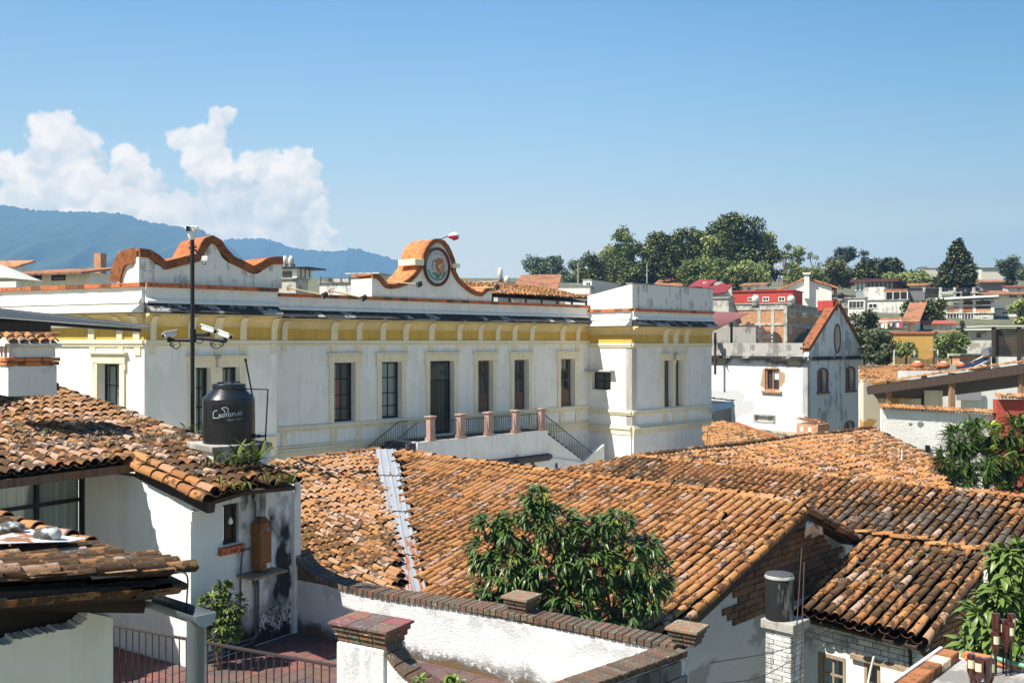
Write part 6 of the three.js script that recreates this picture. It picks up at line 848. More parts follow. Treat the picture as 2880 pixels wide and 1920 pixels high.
// ---------------------------------------------------------------- whitewashed house below the weedy roof
{
  const d = hz(eaveE.r.clone().sub(eaveE.l)), inn = V3(-sE.V.x, 0, -sE.V.z).normalize(), o = eaveE.l.clone().addScaledVector(inn, 0.38), ef = new Frame(o.x, -o.z, Math.atan2(-d.z, d.x) * 180 / Math.PI), L = eaveE.r.clone().sub(eaveE.l).dot(d) - 0.12, yt = eaveE.l.y - 0.02;
  const put = (geo, name, mat) => { const m = part(name, geo, mat, houseE2); m.position.copy(ef.o); m.rotation.y = ef.a; return m; };
  const a = ef.onZ(2300, 1832, 0), b = ef.onZ(2378, 1930, 0), a2 = ef.onZ(2430, 1862, 0), b2 = ef.onZ(2475, 1930, 0);
  put(slabPoly(rect(-0.6, L, 0, yt), -0.3, -0.03, [rect(a.x, b.x, b.y - 0.5, a.y), rect(a2.x, b2.x, b2.y - 0.5, a2.y)]), 'wall', mOld);
  const r = rng(29); for (let row = 0; row < 6; row++) for (let k = 0; k < 9; k++) { const y1 = yt - 0.03 - row * 0.105, x0 = -0.1 + k * 0.31 + (row % 2) * 0.15; if (x0 + 0.3 > L) continue; if (r() < 0.12 || y1 - 0.1 < a.y && x0 + 0.3 > a.x - 0.08 && x0 < b.x + 0.08 || y1 - 0.1 < a2.y && x0 + 0.3 > a2.x && x0 < b2.x) continue; const q = 0.7 + 0.5 * r(); put(vtint(box(x0, x0 + 0.295, y1 - 0.09, y1, -0.05, 0.0 + 0.014 * r(), 0.01), [q, q, q]), 'wall_brick', mLimeBrick); }
  const mFr = std({ map: repeated(texWood, 0.9), color: rgb(1.1, 1.2, 1.25), roughness: 0.9 });
  for (const [p, q, cols, rows] of [[a, b, 2, 2], [a2, b2, 1, 2]]) { const x0 = p.x, x1 = q.x, y1 = p.y, y0 = q.y - 0.5, W = put(joined(box(x0, x1, y1 - 0.07, y1, -0.16, -0.02), box(x0, x0 + 0.06, y0, y1 - 0.07, -0.16, -0.02), box(x1 - 0.06, x1, y0, y1 - 0.07, -0.16, -0.02)), 'window', mFr); for (let c = 1; c < cols; c++) part('glazing_bar', box(lerp(x0, x1, c / cols) - 0.02, lerp(x0, x1, c / cols) + 0.02, y0, y1 - 0.07, -0.12, -0.08), mFr, W); for (let c = 1; c < 3; c++) part('glazing_bar', box(x0 + 0.06, x1 - 0.06, y1 - 0.07 - c * 0.33 - 0.02, y1 - 0.07 - c * 0.33 + 0.02, -0.118, -0.082), mFr, W); part('pane', box(x0 + 0.05, x1 - 0.05, y0, y1 - 0.06, -0.105, -0.098), mGlass, W); }
  put(box(-0.5, L - 0.1, 0.5, yt - 0.2, -2.2, -2.0), 'inner_wall', mInterior); put(box(-0.6, L - 0.3, yt - 0.10, yt - 0.02, -2.2, -0.302), 'ceiling', mInterior);
  put(box(ef.onZ(2480, 1880, 0.02).x, ef.onZ(2562, 1880, 0.02).x, 2, ef.onZ(2480, 1872, 0.02).y, 0.02, 0.06), 'white_board', mOld);
  put(box(a2.x - 0.25, L - 0.25, a2.y + 0.02, a2.y + 0.12, 0.0, 0.06, 0.01), 'lintel', mFr);
  // brown brick side wall under the verge
  const sl = 3.2; for (let row = 0; row < 20; row++) for (let k = 0; k < 8; k++) { const z0 = -0.02 - k * 0.30 - (row % 2) * 0.15, y1 = yt + 0.55 - row * 0.105; if (y1 > yt - 0.05 + (-z0 - 0.15) * 0.29) continue; const q = 0.55 + 0.5 * r(); put(vtint(box(L - 0.1, L + 0.015 + 0.02 * r(), y1 - 0.09, y1, z0 - 0.285, z0, 0.008), [q, q, q]), 'side_brick', mAdobe); }
  put(slabPoly([[-2.6, 0], [0, 0], [0, yt - 0.06], [-2.6, yt + 0.65]], -L, -L + 0.2).rotateY(0).applyMatrix4(new THREE.Matrix4().makeRotationY(-Math.PI / 2)).applyMatrix4(new THREE.Matrix4().makeScale(-1, 1, 1)).translate(0, 0, 0), 'side_core', mInterior).visible = true;
  const bw0 = ef.world(L + 0.05, 0, -2.45), bw1 = atDepth(2830, 1600, 17.3); wallUnder(houseE, bw0, bw1, sE.plane.hit(2790, 1572).y - 0.12, 0.12, mWhite);
  const pole = thing('white_pole', 'thin pale stick leaning before the small windows', 'pole'); part('stick', tube([atDepth(2459, 1845, 14.5), atDepth(2448, 1890, 14.5), atDepth(2436, 1960, 14.4)], 0.017, 6), std({ color: rgb(0.6, 0.58, 0.52) }), pole); settle(pole);
  const pipe = thing('drain_pipe', 'thin black drain hose at the corner of the whitewashed house', 'pipe'); part('hose', tube([ef.world(L - 0.35, yt - 0.05, 0.2), ef.world(L - 0.28, yt - 0.2, 0.06), ef.world(L - 0.24, yt - 0.9, 0.05), ef.world(L - 0.22, 2.5, 0.05)], 0.03, 8), mBlackIron, pipe); settle(pipe);
  const wires = thing('wire', 'thin dark service wires crossing below the gable', 'wire'); const wr = (p, q) => { const m = p.clone().add(q).multiplyScalar(0.5); m.y -= 0.12; return tube([p, m, q], 0.006, 5, 20); }; part('wire', wr(atDepth(1998, 1864, 12.2), atDepth(2350, 1762, 17.4)), mBlackIron, wires); part('wire', wr(atDepth(1990, 1925, 12), atDepth(2240, 1850, 16.1)), mBlackIron, wires); settle(wires);
}
// ---------------------------------------------------------------- concrete terrace with brick edging and upturned bottles at lower right
{
  const hT = 2.9, C = atDrop(2655, 1822, hT), d1 = V3(-0.67, 0, 0.742).normalize(), d2 = V3(0.742, 0, 0.67).normalize(), y = C.y, f = new Frame(C.x, -C.z, Math.atan2(-d2.z, d2.x) * 180 / Math.PI);   // x along the back edge, z towards the camera
  const ter = f.apply(thing('roof_terrace', 'flat concrete terrace corner edged with worn red bricks', 'terrace'));
  part('slab', box(0.02, 3, 0, y - 0.07, 0.02, 3.5), mConcrete, ter); const r = rng(31);
  const bm = std({ map: repeated(texBrickClay, 1.4), roughness: 0.95, vertexColors: true, bumpMap: repeated(fineBump, 3), bumpScale: 0.015 });
  for (let k = 0; k < 12; k++) { const q = 0.7 + 0.4 * r(); part('edge_brick', vtint(box(0.0 + 0.01 * r(), 0.15, y - 0.08, y + 0.01 * r(), 0.02 + k * 0.235, 0.245 + k * 0.235, 0.012), k === 1 ? [2, 3.5, 6] : [q * 0.75, q * 0.65, q * 0.6]), bm, ter); }
  for (let k = 0; k < 9; k++) { const q = 0.8 + 0.4 * r(); part('edge_brick', vtint(box(0.17 + k * 0.26, 0.415 + k * 0.26, y - 0.055, y - 0.01 + 0.012 * r(), -0.08, 0.03, 0.012), [q, q * 0.8, q * 0.75]), bm, ter); }
  part('white_drip', box(-0.035, -0.002, y - 0.06, y + 0.012, 0.0, 1.6, 0.008), mWhite, ter); part('outer_wall', box(0.02, 3, 2.0, y - 0.081, -0.08, 0.018), mOld, ter);
  const mBot = new THREE.MeshPhysicalMaterial({ color: rgb(0.055, 0.012, 0.006), roughness: 0.08, side: THREE.DoubleSide, clearcoat: 0.5 }), mLab = std({ color: rgb(0.62, 0.56, 0.36), roughness: 0.7 });
  const bottle = (px, py, D, rod, label, a) => { const top = atDepth(px, py, D), b = thing('upturned_bottle', label, 'bottle', 'upturned bottles on rods'); b.position.set(top.x, top.y - 0.24 - rod, top.z); const s = 0.034; part('glass', lathe([[0, rod + 0.24], [s * 0.9, rod + 0.24], [s, rod + 0.232], [s, rod + 0.10], [s * 0.75, rod + 0.065], [s * 0.42, rod + 0.035], [s * 0.38, rod]], 20), mBot, b); if (a !== null) { const l = new THREE.CylinderGeometry(s * 1.02, s * 1.02, 0.07, 12, 1, true, a - 0.8, 1.6); l.translate(0, rod + 0.165, 0); part('paper_label', l, mLab, b); } part('rod', new THREE.CylinderGeometry(0.008, 0.008, rod + 0.02, 8).translate(0, rod / 2, 0), mBlackIron, b); };
  const yS = y - 0.07, rodFor = (px, py, D) => Math.max(0.04, atDepth(px, py, D).y - 0.24 - yS);
  for (const [px, py, D, a] of [[2733, 1840, 8.1, -0.5], [2744, 1855, 8.25, null], [2755, 1849, 8.0, -0.7], [2776, 1853, 8.05, null], [2787, 1851, 8.2, 0.7]]) bottle(px, py, D, rodFor(px, py, D), a === null ? 'brown upturned bottle without label in the clump on the concrete' : 'brown upturned bottle with cream label in the clump on the concrete', a);
  for (const [px, py, D, a, lab] of [[2803, 1724, 8.55, null, 'tall dark upturned bottle by the terrace rim'], [2801, 1774, 8.5, -0.1, 'short upturned bottle with cream label by the rim'], [2823, 1741, 8.55, -0.8, 'upturned bottle with a narrow strip of label by the rim'], [2831, 1756, 8.5, null, 'reddish unlabelled upturned bottle in the cluster by the rim'], [2846, 1725, 8.6, 0.7, 'upturned bottle with label on its right side in the cluster by the rim'], [2843, 1750, 8.5, -0.2, 'upturned bottle with bright cream label in the cluster by the rim']]) bottle(px, py, D, rodFor(px, py, D), lab, a);
  const hose = thing('garden_hose', 'pale green hose lying along the terrace rim', 'hose'); part('hose', tube([atDepth(2795, 1838, 8.75), atDepth(2830, 1845, 8.65), atDepth(2890, 1862, 8.5)].map(p => V3(p.x, y + 0.01, p.z)), 0.022, 10), std({ color: rgb(0.16, 0.34, 0.22), roughness: 0.5 }), hose); settle(hose);
}
// ---------------------------------------------------------------- the town behind: white gabled house, sheds, hillside houses
const texBrickFar = tex(512, 512, (u, v) => { const rows = 40, row = Math.floor(v * rows), k = Math.floor(u * 16 + (row % 2) * 0.5), fu = (u * 16 + (row % 2) * 0.5) % 1, fv = (v * rows) % 1; const c = mix3([0.42, 0.17, 0.065], [0.58, 0.28, 0.12], h2(k % 16, row, 3)); return fu < 0.06 || fv < 0.16 ? [0.40, 0.34, 0.28] : mul3(c, 0.85 + 0.3 * fbm(u * 60, v * 60, 2, 5, 60, 60)); });
const mBrickFar = std({ map: repeated(texBrickFar, 1 / 4), roughness: 0.95 });
const mGlassDark = std({ color: rgb(0.035, 0.04, 0.045), roughness: 0.08 });
const mWhitePaint = std({ color: rgb(0.78, 0.78, 0.75), roughness: 0.8 });
const mRedWall = std({ map: repeated(plaster([0.46, 0.055, 0.04], [0.30, 0.04, 0.03], 0.4, 71), 1 / 4), roughness: 0.9 });
const mRedRoof = std({ color: rgb(0.22, 0.024, 0.026), roughness: 0.6 });
const mYellow = std({ map: repeated(plaster([0.52, 0.30, 0.07], [0.36, 0.21, 0.07], 0.5, 73), 1 / 3), roughness: 0.95, bumpMap: repeated(fineBump, 0.8), bumpScale: 0.05 });
const texPeel = tex(512, 512, (u, v) => { const n = fbm(u * 5, v * 5, 6, 75, 5, 5); return mix3([0.62, 0.55, 0.42], [0.50, 0.26, 0.07], sstep(0.48, 0.53, n)); });
const texFarTile = tex(512, 512, (u, v) => { const c = 0.55 + 0.45 * Math.abs(Math.sin(u * Math.PI * 24)), n = fbm(u * 24, v * 24, 4, 83, 24, 24), m = fbm(u * 5, v * 5, 4, 85, 5, 5); return mul3(mix3([0.42, 0.17, 0.075], [0.16, 0.09, 0.06], sstep(0.5, 0.62, n * 0.6 + m * 0.4)), c); });
const mGrey = std({ map: repeated(texConcrete, 1 / 4), color: rgb(1.25, 1.25, 1.2), roughness: 0.95 }), mGreyLight = std({ map: repeated(texOld, 1 / 5), color: rgb(0.85, 0.84, 0.80), roughness: 0.95 });
// --- white house with the pointed gable
{
  const D = 68, c = atDepth(2272, 1000, D), hf = new Frame(c.x, D, 44.27), g = hf.apply(thing('gabled_house', 'peeling white house with pointed gable and oval window', 'house')), Z5 = (x, y) => [1980 + x * 0.3189, 760 + y * 0.3189];
  const F_ = (x, y) => { const p = hf.onZ(...Z5(x, y), 0); return [p.x, p.y]; }, S_ = (x, y) => { const p = hf.onX(...Z5(x, y), 0); return [-p.z, p.y]; };
  const w = F_(1400, 800)[0], yL = F_(918, 780)[1], yTop = F_(1190, 318)[1];
  const arch = (x0, x1, y0, y1) => { const [a, t] = F_(x0, y0), [b, u] = F_(x1, y1), cx = (a + b) / 2, hw = (b - a) / 2, o = [[a, u], [b, u]]; for (let k = 0; k <= 8; k++) { const q = Math.PI * k / 8; o.push([cx + hw * Math.cos(q), t - hw * 0.6 + hw * 0.6 * Math.sin(q)]); } return o; };
  const wins = [[1018, 1080, 872, 1068], [1265, 1320, 858, 1055], [1255, 1312, 1335, 1440], [1040, 1078, 1370, 1450]].map(a => arch(...a));
  const oc = F_(1176, 600), oval = []; for (let k = 0; k < 24; k++) oval.push([oc[0] + 0.72 * 0.85 * Math.cos(k / 24 * 6.2832) * 0.72, oc[1] + 1.45 * 0.7 * Math.sin(k / 24 * 6.2832) * 0.98]);
  part('front_wall', slabPoly([[0, 0], [w, 0], [w, yL], [w - 0.05, yL + 0.5], F_(1215, 330), [F_(1180, 318)[0], yTop], F_(1165, 330), [0.25, yL + 0.6], [0, yL]], -0.4, 0, [...wins, oval]), mOldBlue(), g);
  const mBrownStone = std({ map: repeated(texWood, 0.4), color: rgb(0.75, 0.55, 0.5), roughness: 0.95 });
  for (const o of wins) { const cx = (o[0][0] + o[1][0]) / 2, cy = (o[0][1] + Math.max(...o.map(q => q[1]))) / 2, sc = o.map(([x, y]) => [cx + (x - cx) * 1.55, y < cy ? y - 0.02 : cy + (y - cy) * 1.13]); const n = part('window', slabPoly(sc, -0.02, 0.05, [o.map(([x, y]) => [x, y])]), mBrownStone, g); part('leaf', slabPoly(o, -0.34, -0.3), std({ map: repeated(texWood, 0.5), color: rgb(0.7, 0.45, 0.35), roughness: 0.8 }), n); part('sill', box(sc[0][0] - 0.1, sc[1][0] + 0.1, o[0][1] - 0.14, o[0][1] - 0.03, -0.02, 0.14), mBrownStone, n); }
  part('oval_frame', slabPoly(oval.map(([x, y]) => [oc[0] + (x - oc[0]) * 1.22, oc[1] + (y - oc[1]) * 1.12]), -0.02, 0.06, [oval]), mBrownStone, g); part('oval_back', box(oc[0] - 0.9, oc[0] + 0.9, oc[1] - 1.25, oc[1] + 1.1, -0.5, -0.41), mAdobeFar(), g);
  part('band', box(-0.08, w + 0.05, yL - 0.12, yL + 0.14, -0.2, 0.14), mMould, g);
  const l0 = [0.15, yL + 0.55], ap = [F_(1180, 318)[0], yTop + 0.12], r0 = [w + 0.2, yL + 0.35]; for (const [a, b, nm] of [[l0, ap], [ap, r0]]) { const dx = b[0] - a[0], dy = b[1] - a[1], L = Math.hypot(dx, dy), nx = -dy / L * 0.28, ny = dx / L * 0.28; part('gable_coping', slabPoly([a, b, [b[0] + nx, b[1] + ny], [a[0] + nx, a[1] + ny]], b === ap ? -0.6 : -0.5, 0.12), std({ map: repeated(texBrickClay, 0.4), color: rgb(0.44, 0.33, 0.30) }), g); }
  part('pinnacle', box(ap[0] - 0.75, ap[0] + 0.05, yTop - 0.3, F_(1130, 300)[1] + 0.3, -1.2, 0.02), mRedWall, g);
  // sunlit side
  const Ls = 17, sg = (geo, name, mat) => { const m = part(name, geo, mat, g); m.rotation.y = -Math.PI / 2; return m; };   // x: into depth, z: to the left
  const sx = q => [q[0], q[1]]; const sw = [S_(540, 868), S_(668, 1062)], sv = [S_(440, 1265), S_(633, 1352)];
  const R = (a, b) => rect(Math.min(-a[0], -b[0]), Math.max(-a[0], -b[0]), Math.min(a[1], b[1]), Math.max(a[1], b[1]));
  const wr0 = R(...sw), WU = 1 + (wr0[0][0] + wr0[1][0]) / 2 / Ls, WV = ((wr0[0][1] + wr0[2][1]) / 2 - 2.5) / (yL - 2.5);
  const texSide = tex(768, 384, (u, v) => { const n = fbm(u * 8, v * 4, 6, 311, 8, 4), s = fbm(u * 50, v * 3, 4, 313, 50, 3), m = fbm(u * 14, v * 7, 5, 317, 14, 7); let c = mul3([0.80, 0.80, 0.77], 0.9 + 0.16 * s); const patch = sstep(0.18, 0.15, Math.hypot((u - 0.58) * 0.9, (v - 0.32) * 0.75) + (n - 0.5) * 0.22); c = mix3(c, [0.50, 0.50, 0.49], patch * 0.9); c = mix3(c, [0.13, 0.10, 0.08], sstep(0.86, 0.95, v + (m - 0.5) * 0.35) * 0.9); c = mix3(c, [0.60, 0.48, 0.30], sstep(0.60, 0.66, m) * 0.8 * sstep(0.5, 0.8, v)); c = mix3(c, [0.42, 0.27, 0.16], sstep(0.10, 0.08, Math.hypot((u - WU) * 1.6, (v - WV) * 0.55) + (m - 0.5) * 0.12)); return c; });
  const side = slabPoly(rect(-Ls, 0, 0, yL), -0.4, 0, [R(...sw), R(...sv)]); fitUV(side, -Ls, 0, 2.5, yL); sg(side, 'side_wall', std({ map: texSide, roughness: 0.95 }));
  const wr = R(...sw), wn = sg(joined(slabPoly(wr, -0.30, -0.12, [rect(wr[0][0] + 0.12, wr[1][0] - 0.12, wr[0][1] + 0.1, wr[2][1] - 0.1)]), box((wr[0][0] + wr[1][0]) / 2 - 0.05, (wr[0][0] + wr[1][0]) / 2 + 0.05, wr[0][1] + 0.1, wr[2][1] - 0.1, -0.28, -0.15)), 'window', std({ map: repeated(texWood, 0.5), color: rgb(1.3, 0.95, 0.75) })); part('pane', slabPoly(wr, -0.27, -0.26), mGlassDark, wn); part('sill', box(wr[0][0] - 0.25, wr[1][0] + 0.2, wr[0][1] - 0.16, wr[0][1] - 0.02, -0.1, 0.18), mBrickFar, wn); part('paper', box(wr[0][0] + 0.6, wr[0][0] + 1.1, wr[0][1] + 0.8, wr[0][1] + 1.5, -0.25, -0.24), mWhitePaint, wn);
  const vr = R(...sv); sg(joined(slabPoly(vr, -0.25, 0.03, [rect(vr[0][0] + 0.15, vr[1][0] - 0.15, vr[0][1] + 0.12, vr[2][1] - 0.12)])), 'vent_frame', mConcrete); sg(slabPoly(vr, -0.22, -0.2), 'vent_sheet', mGreyLight);
  const p0 = S_(150, 640), p1 = S_(870, 770); sg(box(-Ls, -0.4, yL + 0.0, p0[1], -0.35, -0.05), 'parapet', mConcrete); sg(box(-Ls, 0, yL - 0.02, yL + 0.16, -0.1, 0.42), 'side_ledge', mMould);
  part('roof_deck', box(0.2, w, yL - 0.2, yL, -Ls, -0.45), mConcrete, g); part('back_wall', box(w - 0.4, w, 0, yL - 0.21, -Ls, -0.41), mOld, g);
  // small brick chimney with tiled hood at its foot
  const ch = thing('chimney', 'squat brick chimney with ragged tile hood at the foot of the gabled house', 'chimney'), q = atDepth(2287, 1225, 50), kk = 50 / F; ch.position.set(q.x, q.y - 0.5, q.z); ch.rotation.y = 44.27 * Math.PI / 180; part('stack', box(-0.6, 0.6, 0, 1.15, -0.6, 0.6), mBrickFar, ch); for (const x of [-0.3, 0.15]) part('flue_opening', box(-0.61, -0.605, 0.75, 1.0, x - 0.1, x + 0.1), mInterior, ch); for (let i = 0; i < 7; i++) { const t = part('hood_tile', tileSets.mossy[i], mTile, ch); t.position.set(-0.6 + i * 0.2, 1.2 + 0.05 * Math.sin(i * 2), 0.45); t.rotation.x = 0.15; t.scale.set(1, 1, 2.4); } part('side_arch', box(0.5, 1.3, -0.2, 1.0, -0.8, -0.2), mDarkWood, ch);
}
function mOldBlue() { return std({ map: repeated(texOld, 1 / 7), color: rgb(1, 1, 1), roughness: 0.95 }); }
function mAdobeFar() { return std({ map: repeated(texBrickFar, 1 / 2), color: rgb(0.8, 0.62, 0.45) }); }
// --- a general flat-faced building placed by its corner: front from x0 to xm (lit), side from xm to x1 (shaded)
function bld(name, label, o) {
  const { D, x0, xm, x1 = xm, yt, yb, yaw = 28, mat = mWhite, side = mat, wins = [], sideWins = [], roof = null, deep = 6, over = 0.15, group, slant = 0 } = o;
  const c = atDepth(xm, yt, D), f = new Frame(c.x, D, -yaw), g = f.apply(thing(name, label, 'building', group)), a = f.onZ(x0, yt, 0).x, H = c.y, base = Math.min(groundHeight(c.x, D) - 1, f.onZ(xm, yb, 0).y - 0.4), dp = x1 > xm ? Math.max(2, -f.onX(x1, yt, 0).z) : deep;
  part('wall', box(a, 0, base, H, -0.25, 0), mat, g); part('side_wall', box(-0.25, -0.001, base, H - 0.002, -dp, -0.251), side, g); part('side_wall', box(a + 0.001, a + 0.25, base, H - 0.002, -dp, -0.251), side, g); part('back_wall', box(a + 0.251, -0.251, base, H - 0.002, -dp, -dp + 0.25), side, g);
  if (roof?.tile) { const pitch = roof.pitch ?? 0.22, y0 = H - 0.05, m = roof.mat ?? new THREE.MeshStandardMaterial({ map: texFarTile, roughness: 0.95, side: THREE.DoubleSide }); const uvg = flatPoly([V3(a - over, y0, over * 2), V3(over, y0, over * 2), V3(over, y0 + dp * pitch, -dp - over), V3(a - over, y0 + dp * pitch, -dp - over)], 0.14); const P = uvg.attributes.position, U = uvg.attributes.uv; for (let k = 0; k < P.count; k++) U.setXY(k, P.getX(k) / 4.5, P.getZ(k) / 4.5); part('roof', uvg, m, g); }
  else { const m = roof?.mat ?? mConcrete, t = roof?.t ?? 0.12; part('roof', box(a - over, over, H + 0.002, H + t, -dp - over, over), m, g); }
  for (const [p0, p1, q0, q1, n = 2, m = mWhitePaint] of wins) { const A = f.onZ(p0, q0, 0), B = f.onZ(p1, q1, 0), t = Math.min(0.09, (B.x - A.x) * 0.1); const w = part('window', joined(box(A.x, B.x, A.y - t, A.y, -0.05, 0.06), box(A.x, B.x, B.y, B.y + t, -0.05, 0.08), box(A.x, A.x + t, B.y + t, A.y - t, -0.05, 0.06), box(B.x - t, B.x, B.y + t, A.y - t, -0.05, 0.06), ...Array.from({ length: n - 1 }, (_, k) => box(lerp(A.x, B.x, (k + 1) / n) - t / 3, lerp(A.x, B.x, (k + 1) / n) + t / 3, B.y + t, A.y - t, -0.05, 0.05))), m, g); part('pane', box(A.x + t, B.x - t, B.y + t, A.y - t, -0.04, 0.015), mGlassDark, w); }
  for (const [p0, p1, q0, q1] of sideWins) { const A = f.onX(p0, q0, 0), B = f.onX(p1, q1, 0); const w = part('window', joined(box(-0.05, 0.06, A.y - 0.08, A.y, B.z, A.z), box(-0.05, 0.06, B.y, B.y + 0.08, B.z, A.z), box(-0.05, 0.06, B.y + 0.08, A.y - 0.08, A.z - 0.08, A.z), box(-0.05, 0.06, B.y + 0.08, A.y - 0.08, B.z, B.z + 0.08)), mWhitePaint, g); part('pane', box(-0.04, 0.02, B.y + 0.08, A.y - 0.08, B.z + 0.08, A.z - 0.08), mGlassDark, w); }
  return { g, f, a, H, dp };
}
const farTank = (px, py, D, w, h, label, dark, grp) => { const k = D / F, c = atDepth(px, py + h, D), t = thing('roof_tank', label, 'water tank', grp), R = w * k / 2, H = h * k, m = dark ? std({ color: rgb(0.012, 0.014, 0.018), roughness: 0.4 }) : std({ color: rgb(0.70, 0.66, 0.58), roughness: 0.6 }); t.position.copy(c); part('body', lathe([[0, 0], [R, 0], [R * 1.0, H * 0.7], [R * 0.6, H * 0.86], [0, H * 0.86]], 20), m, t); part('lid', lathe([[R * 0.58, H * 0.86], [R * 0.58, H * 0.98], [0, H]], 16), m, t); part('foot', lathe([[0, -0.5], [R * 0.95, -0.5], [R * 0.95, 0]], 12), mConcrete, t); return t; };
// right of the town hall
{ const b = bld('brick_building', 'unfinished three-storey building with orange brick panels in a concrete frame', { D: 94, x0: 2064, xm: 2212, x1: 2318, yt: 854, yb: 975, mat: mBrickFar, sideWins: [[2222, 2234, 873, 892], [2257, 2270, 874, 893], [2292, 2304, 874, 892], [2220, 2226, 917, 938], [2266, 2277, 921, 942]], roof: { mat: mConcrete } });
  const f = b.f, fy = py => f.onZ(2212, py, 0).y; for (const px of [2066, 2136, 2174, 2210]) { const x = f.onZ(px, 880, 0).x; part('concrete_post', box(x - 0.16, x + 0.16, fy(975), b.H - 0.01, 0.0, 0.06), mGrey, b.g); } for (const [p, q] of [[855, 870], [908, 914]]) part('concrete_beam', box(b.a, 0.01, fy(q), fy(p), 0.0, 0.075), mGrey, b.g);
  for (const px of [2246, 2283]) { const z = f.onX(px, 880, 0).z; part('concrete_post', box(0, 0.06, fy(975), b.H - 0.01, z - 0.2, z + 0.2), mConcrete, b.g); } part('concrete_beam', box(0, 0.07, fy(873), b.H - 0.005, -b.dp, 0), mConcrete, b.g); part('concrete_beam', box(0, 0.07, fy(918), fy(910), -b.dp, 0), mConcrete, b.g); }
bld('red_building', 'long crimson building with small arched windows behind the brick panels', { D: 106, x0: 2062, xm: 2230, x1: 2258, yt: 817, yb: 900, mat: mRedWall, roof: { mat: mRedWall }, wins: [[2104, 2117, 836, 847], [2146, 2164, 835, 847], [2190, 2209, 835, 847]] });
for (const [px, py, w, h, lab] of [[2126, 829, 22, 22, 'cream roof tank standing before the left arched window of the crimson building'], [2226, 830, 22, 20, 'cream roof tank at the right end of the brick building']]) farTank(px, py, 93, w, h, lab, false, 'cream roof tanks behind the gabled house');
{ const b = bld('white_hall', 'white hall with low orange gable roof and square chimney', { D: 118, x0: 2197, xm: 2340, x1: 2425, yt: 810, yb: 880, yaw: 10, mat: mWhite, side: mBrickFar, deep: 14, roof: { mat: mWhite, t: 0.02 }, over: -0.3 }), f = b.f, P = (x, y) => { const p = f.onZ(x, y, 0); return [p.x, p.y]; };
  const apx = P(2266, 785), e0 = P(2197, 814), e1 = P(2362, 812); part('gable', slabPoly([[b.a, b.H - 0.01], [0, b.H - 0.01], [0, b.H + 0.1], apx, [b.a, b.H + 0.1]], -0.25, 0.002), mWhite, b.g); const dz = -13; const mO = std({ map: texFarTile, color: rgb(1.6, 1.5, 1.3), roughness: 0.95 });
  const rf = (p, q) => { const g = flatPoly([V3(p[0], p[1], 0.3), V3(q[0], q[1], 0.3), V3(q[0], q[1], dz), V3(p[0], p[1], dz)], 0.2); const A = g.attributes.position, U = g.attributes.uv; for (let k = 0; k < A.count; k++) U.setXY(k, A.getZ(k) / 4, A.getX(k) / 4); part('roof', g, mO, b.g); }; rf([apx[0], apx[1] + 0.3], [0.8, b.H + 0.1]); rf([b.a - 0.5, b.H - 0.1], [apx[0], apx[1] + 0.3]); const c0 = P(2262, 772), c1 = P(2275, 840); part('chimney', joined(box(c0[0], c1[0], c1[1], c0[1], 0.0, 0.7), box(c0[0] - 0.15, c1[0] + 0.15, c0[1], c0[1] + 0.2, -0.1, 0.85)), mWhite, b.g); }
bld('shed', 'grey block shed under a sloping red metal roof beside the town hall', { D: 92, x0: 1990, xm: 2050, x1: 2060, yt: 838, yb: 900, mat: mGrey, deep: 5 });
for (const [a, D, lab] of [[[[1975, 806], [2062, 795], [2040, 822], [1960, 826]], 95, 'lower red sheet roof over the grey shed'], [[[1935, 805], [1968, 787], [2018, 787], [1990, 808]], 100, 'upper red sheet roof rising behind the town hall corner'], [[[2000, 808], [2022, 796], [2042, 797], [2018, 810]], 99, 'narrow red sheet roof between the two larger ones']]) { const t = thing('red_roof', lab, 'roof'); part('sheet', flatPoly(a.map(([x, y], k) => atDepth(x, y, D + (k === 0 || k === 1 ? 3 : 0))), 0.12), mRedRoof, t); const c = atDepth((a[2][0] + a[3][0]) / 2, a[2][1] + 6, D + 1.5); part('support', box(c.x - 1, c.x + 1, groundHeight(c.x, D), c.y, c.z - 0.4, c.z + 0.4), mGreyLight, t); settle(t); }
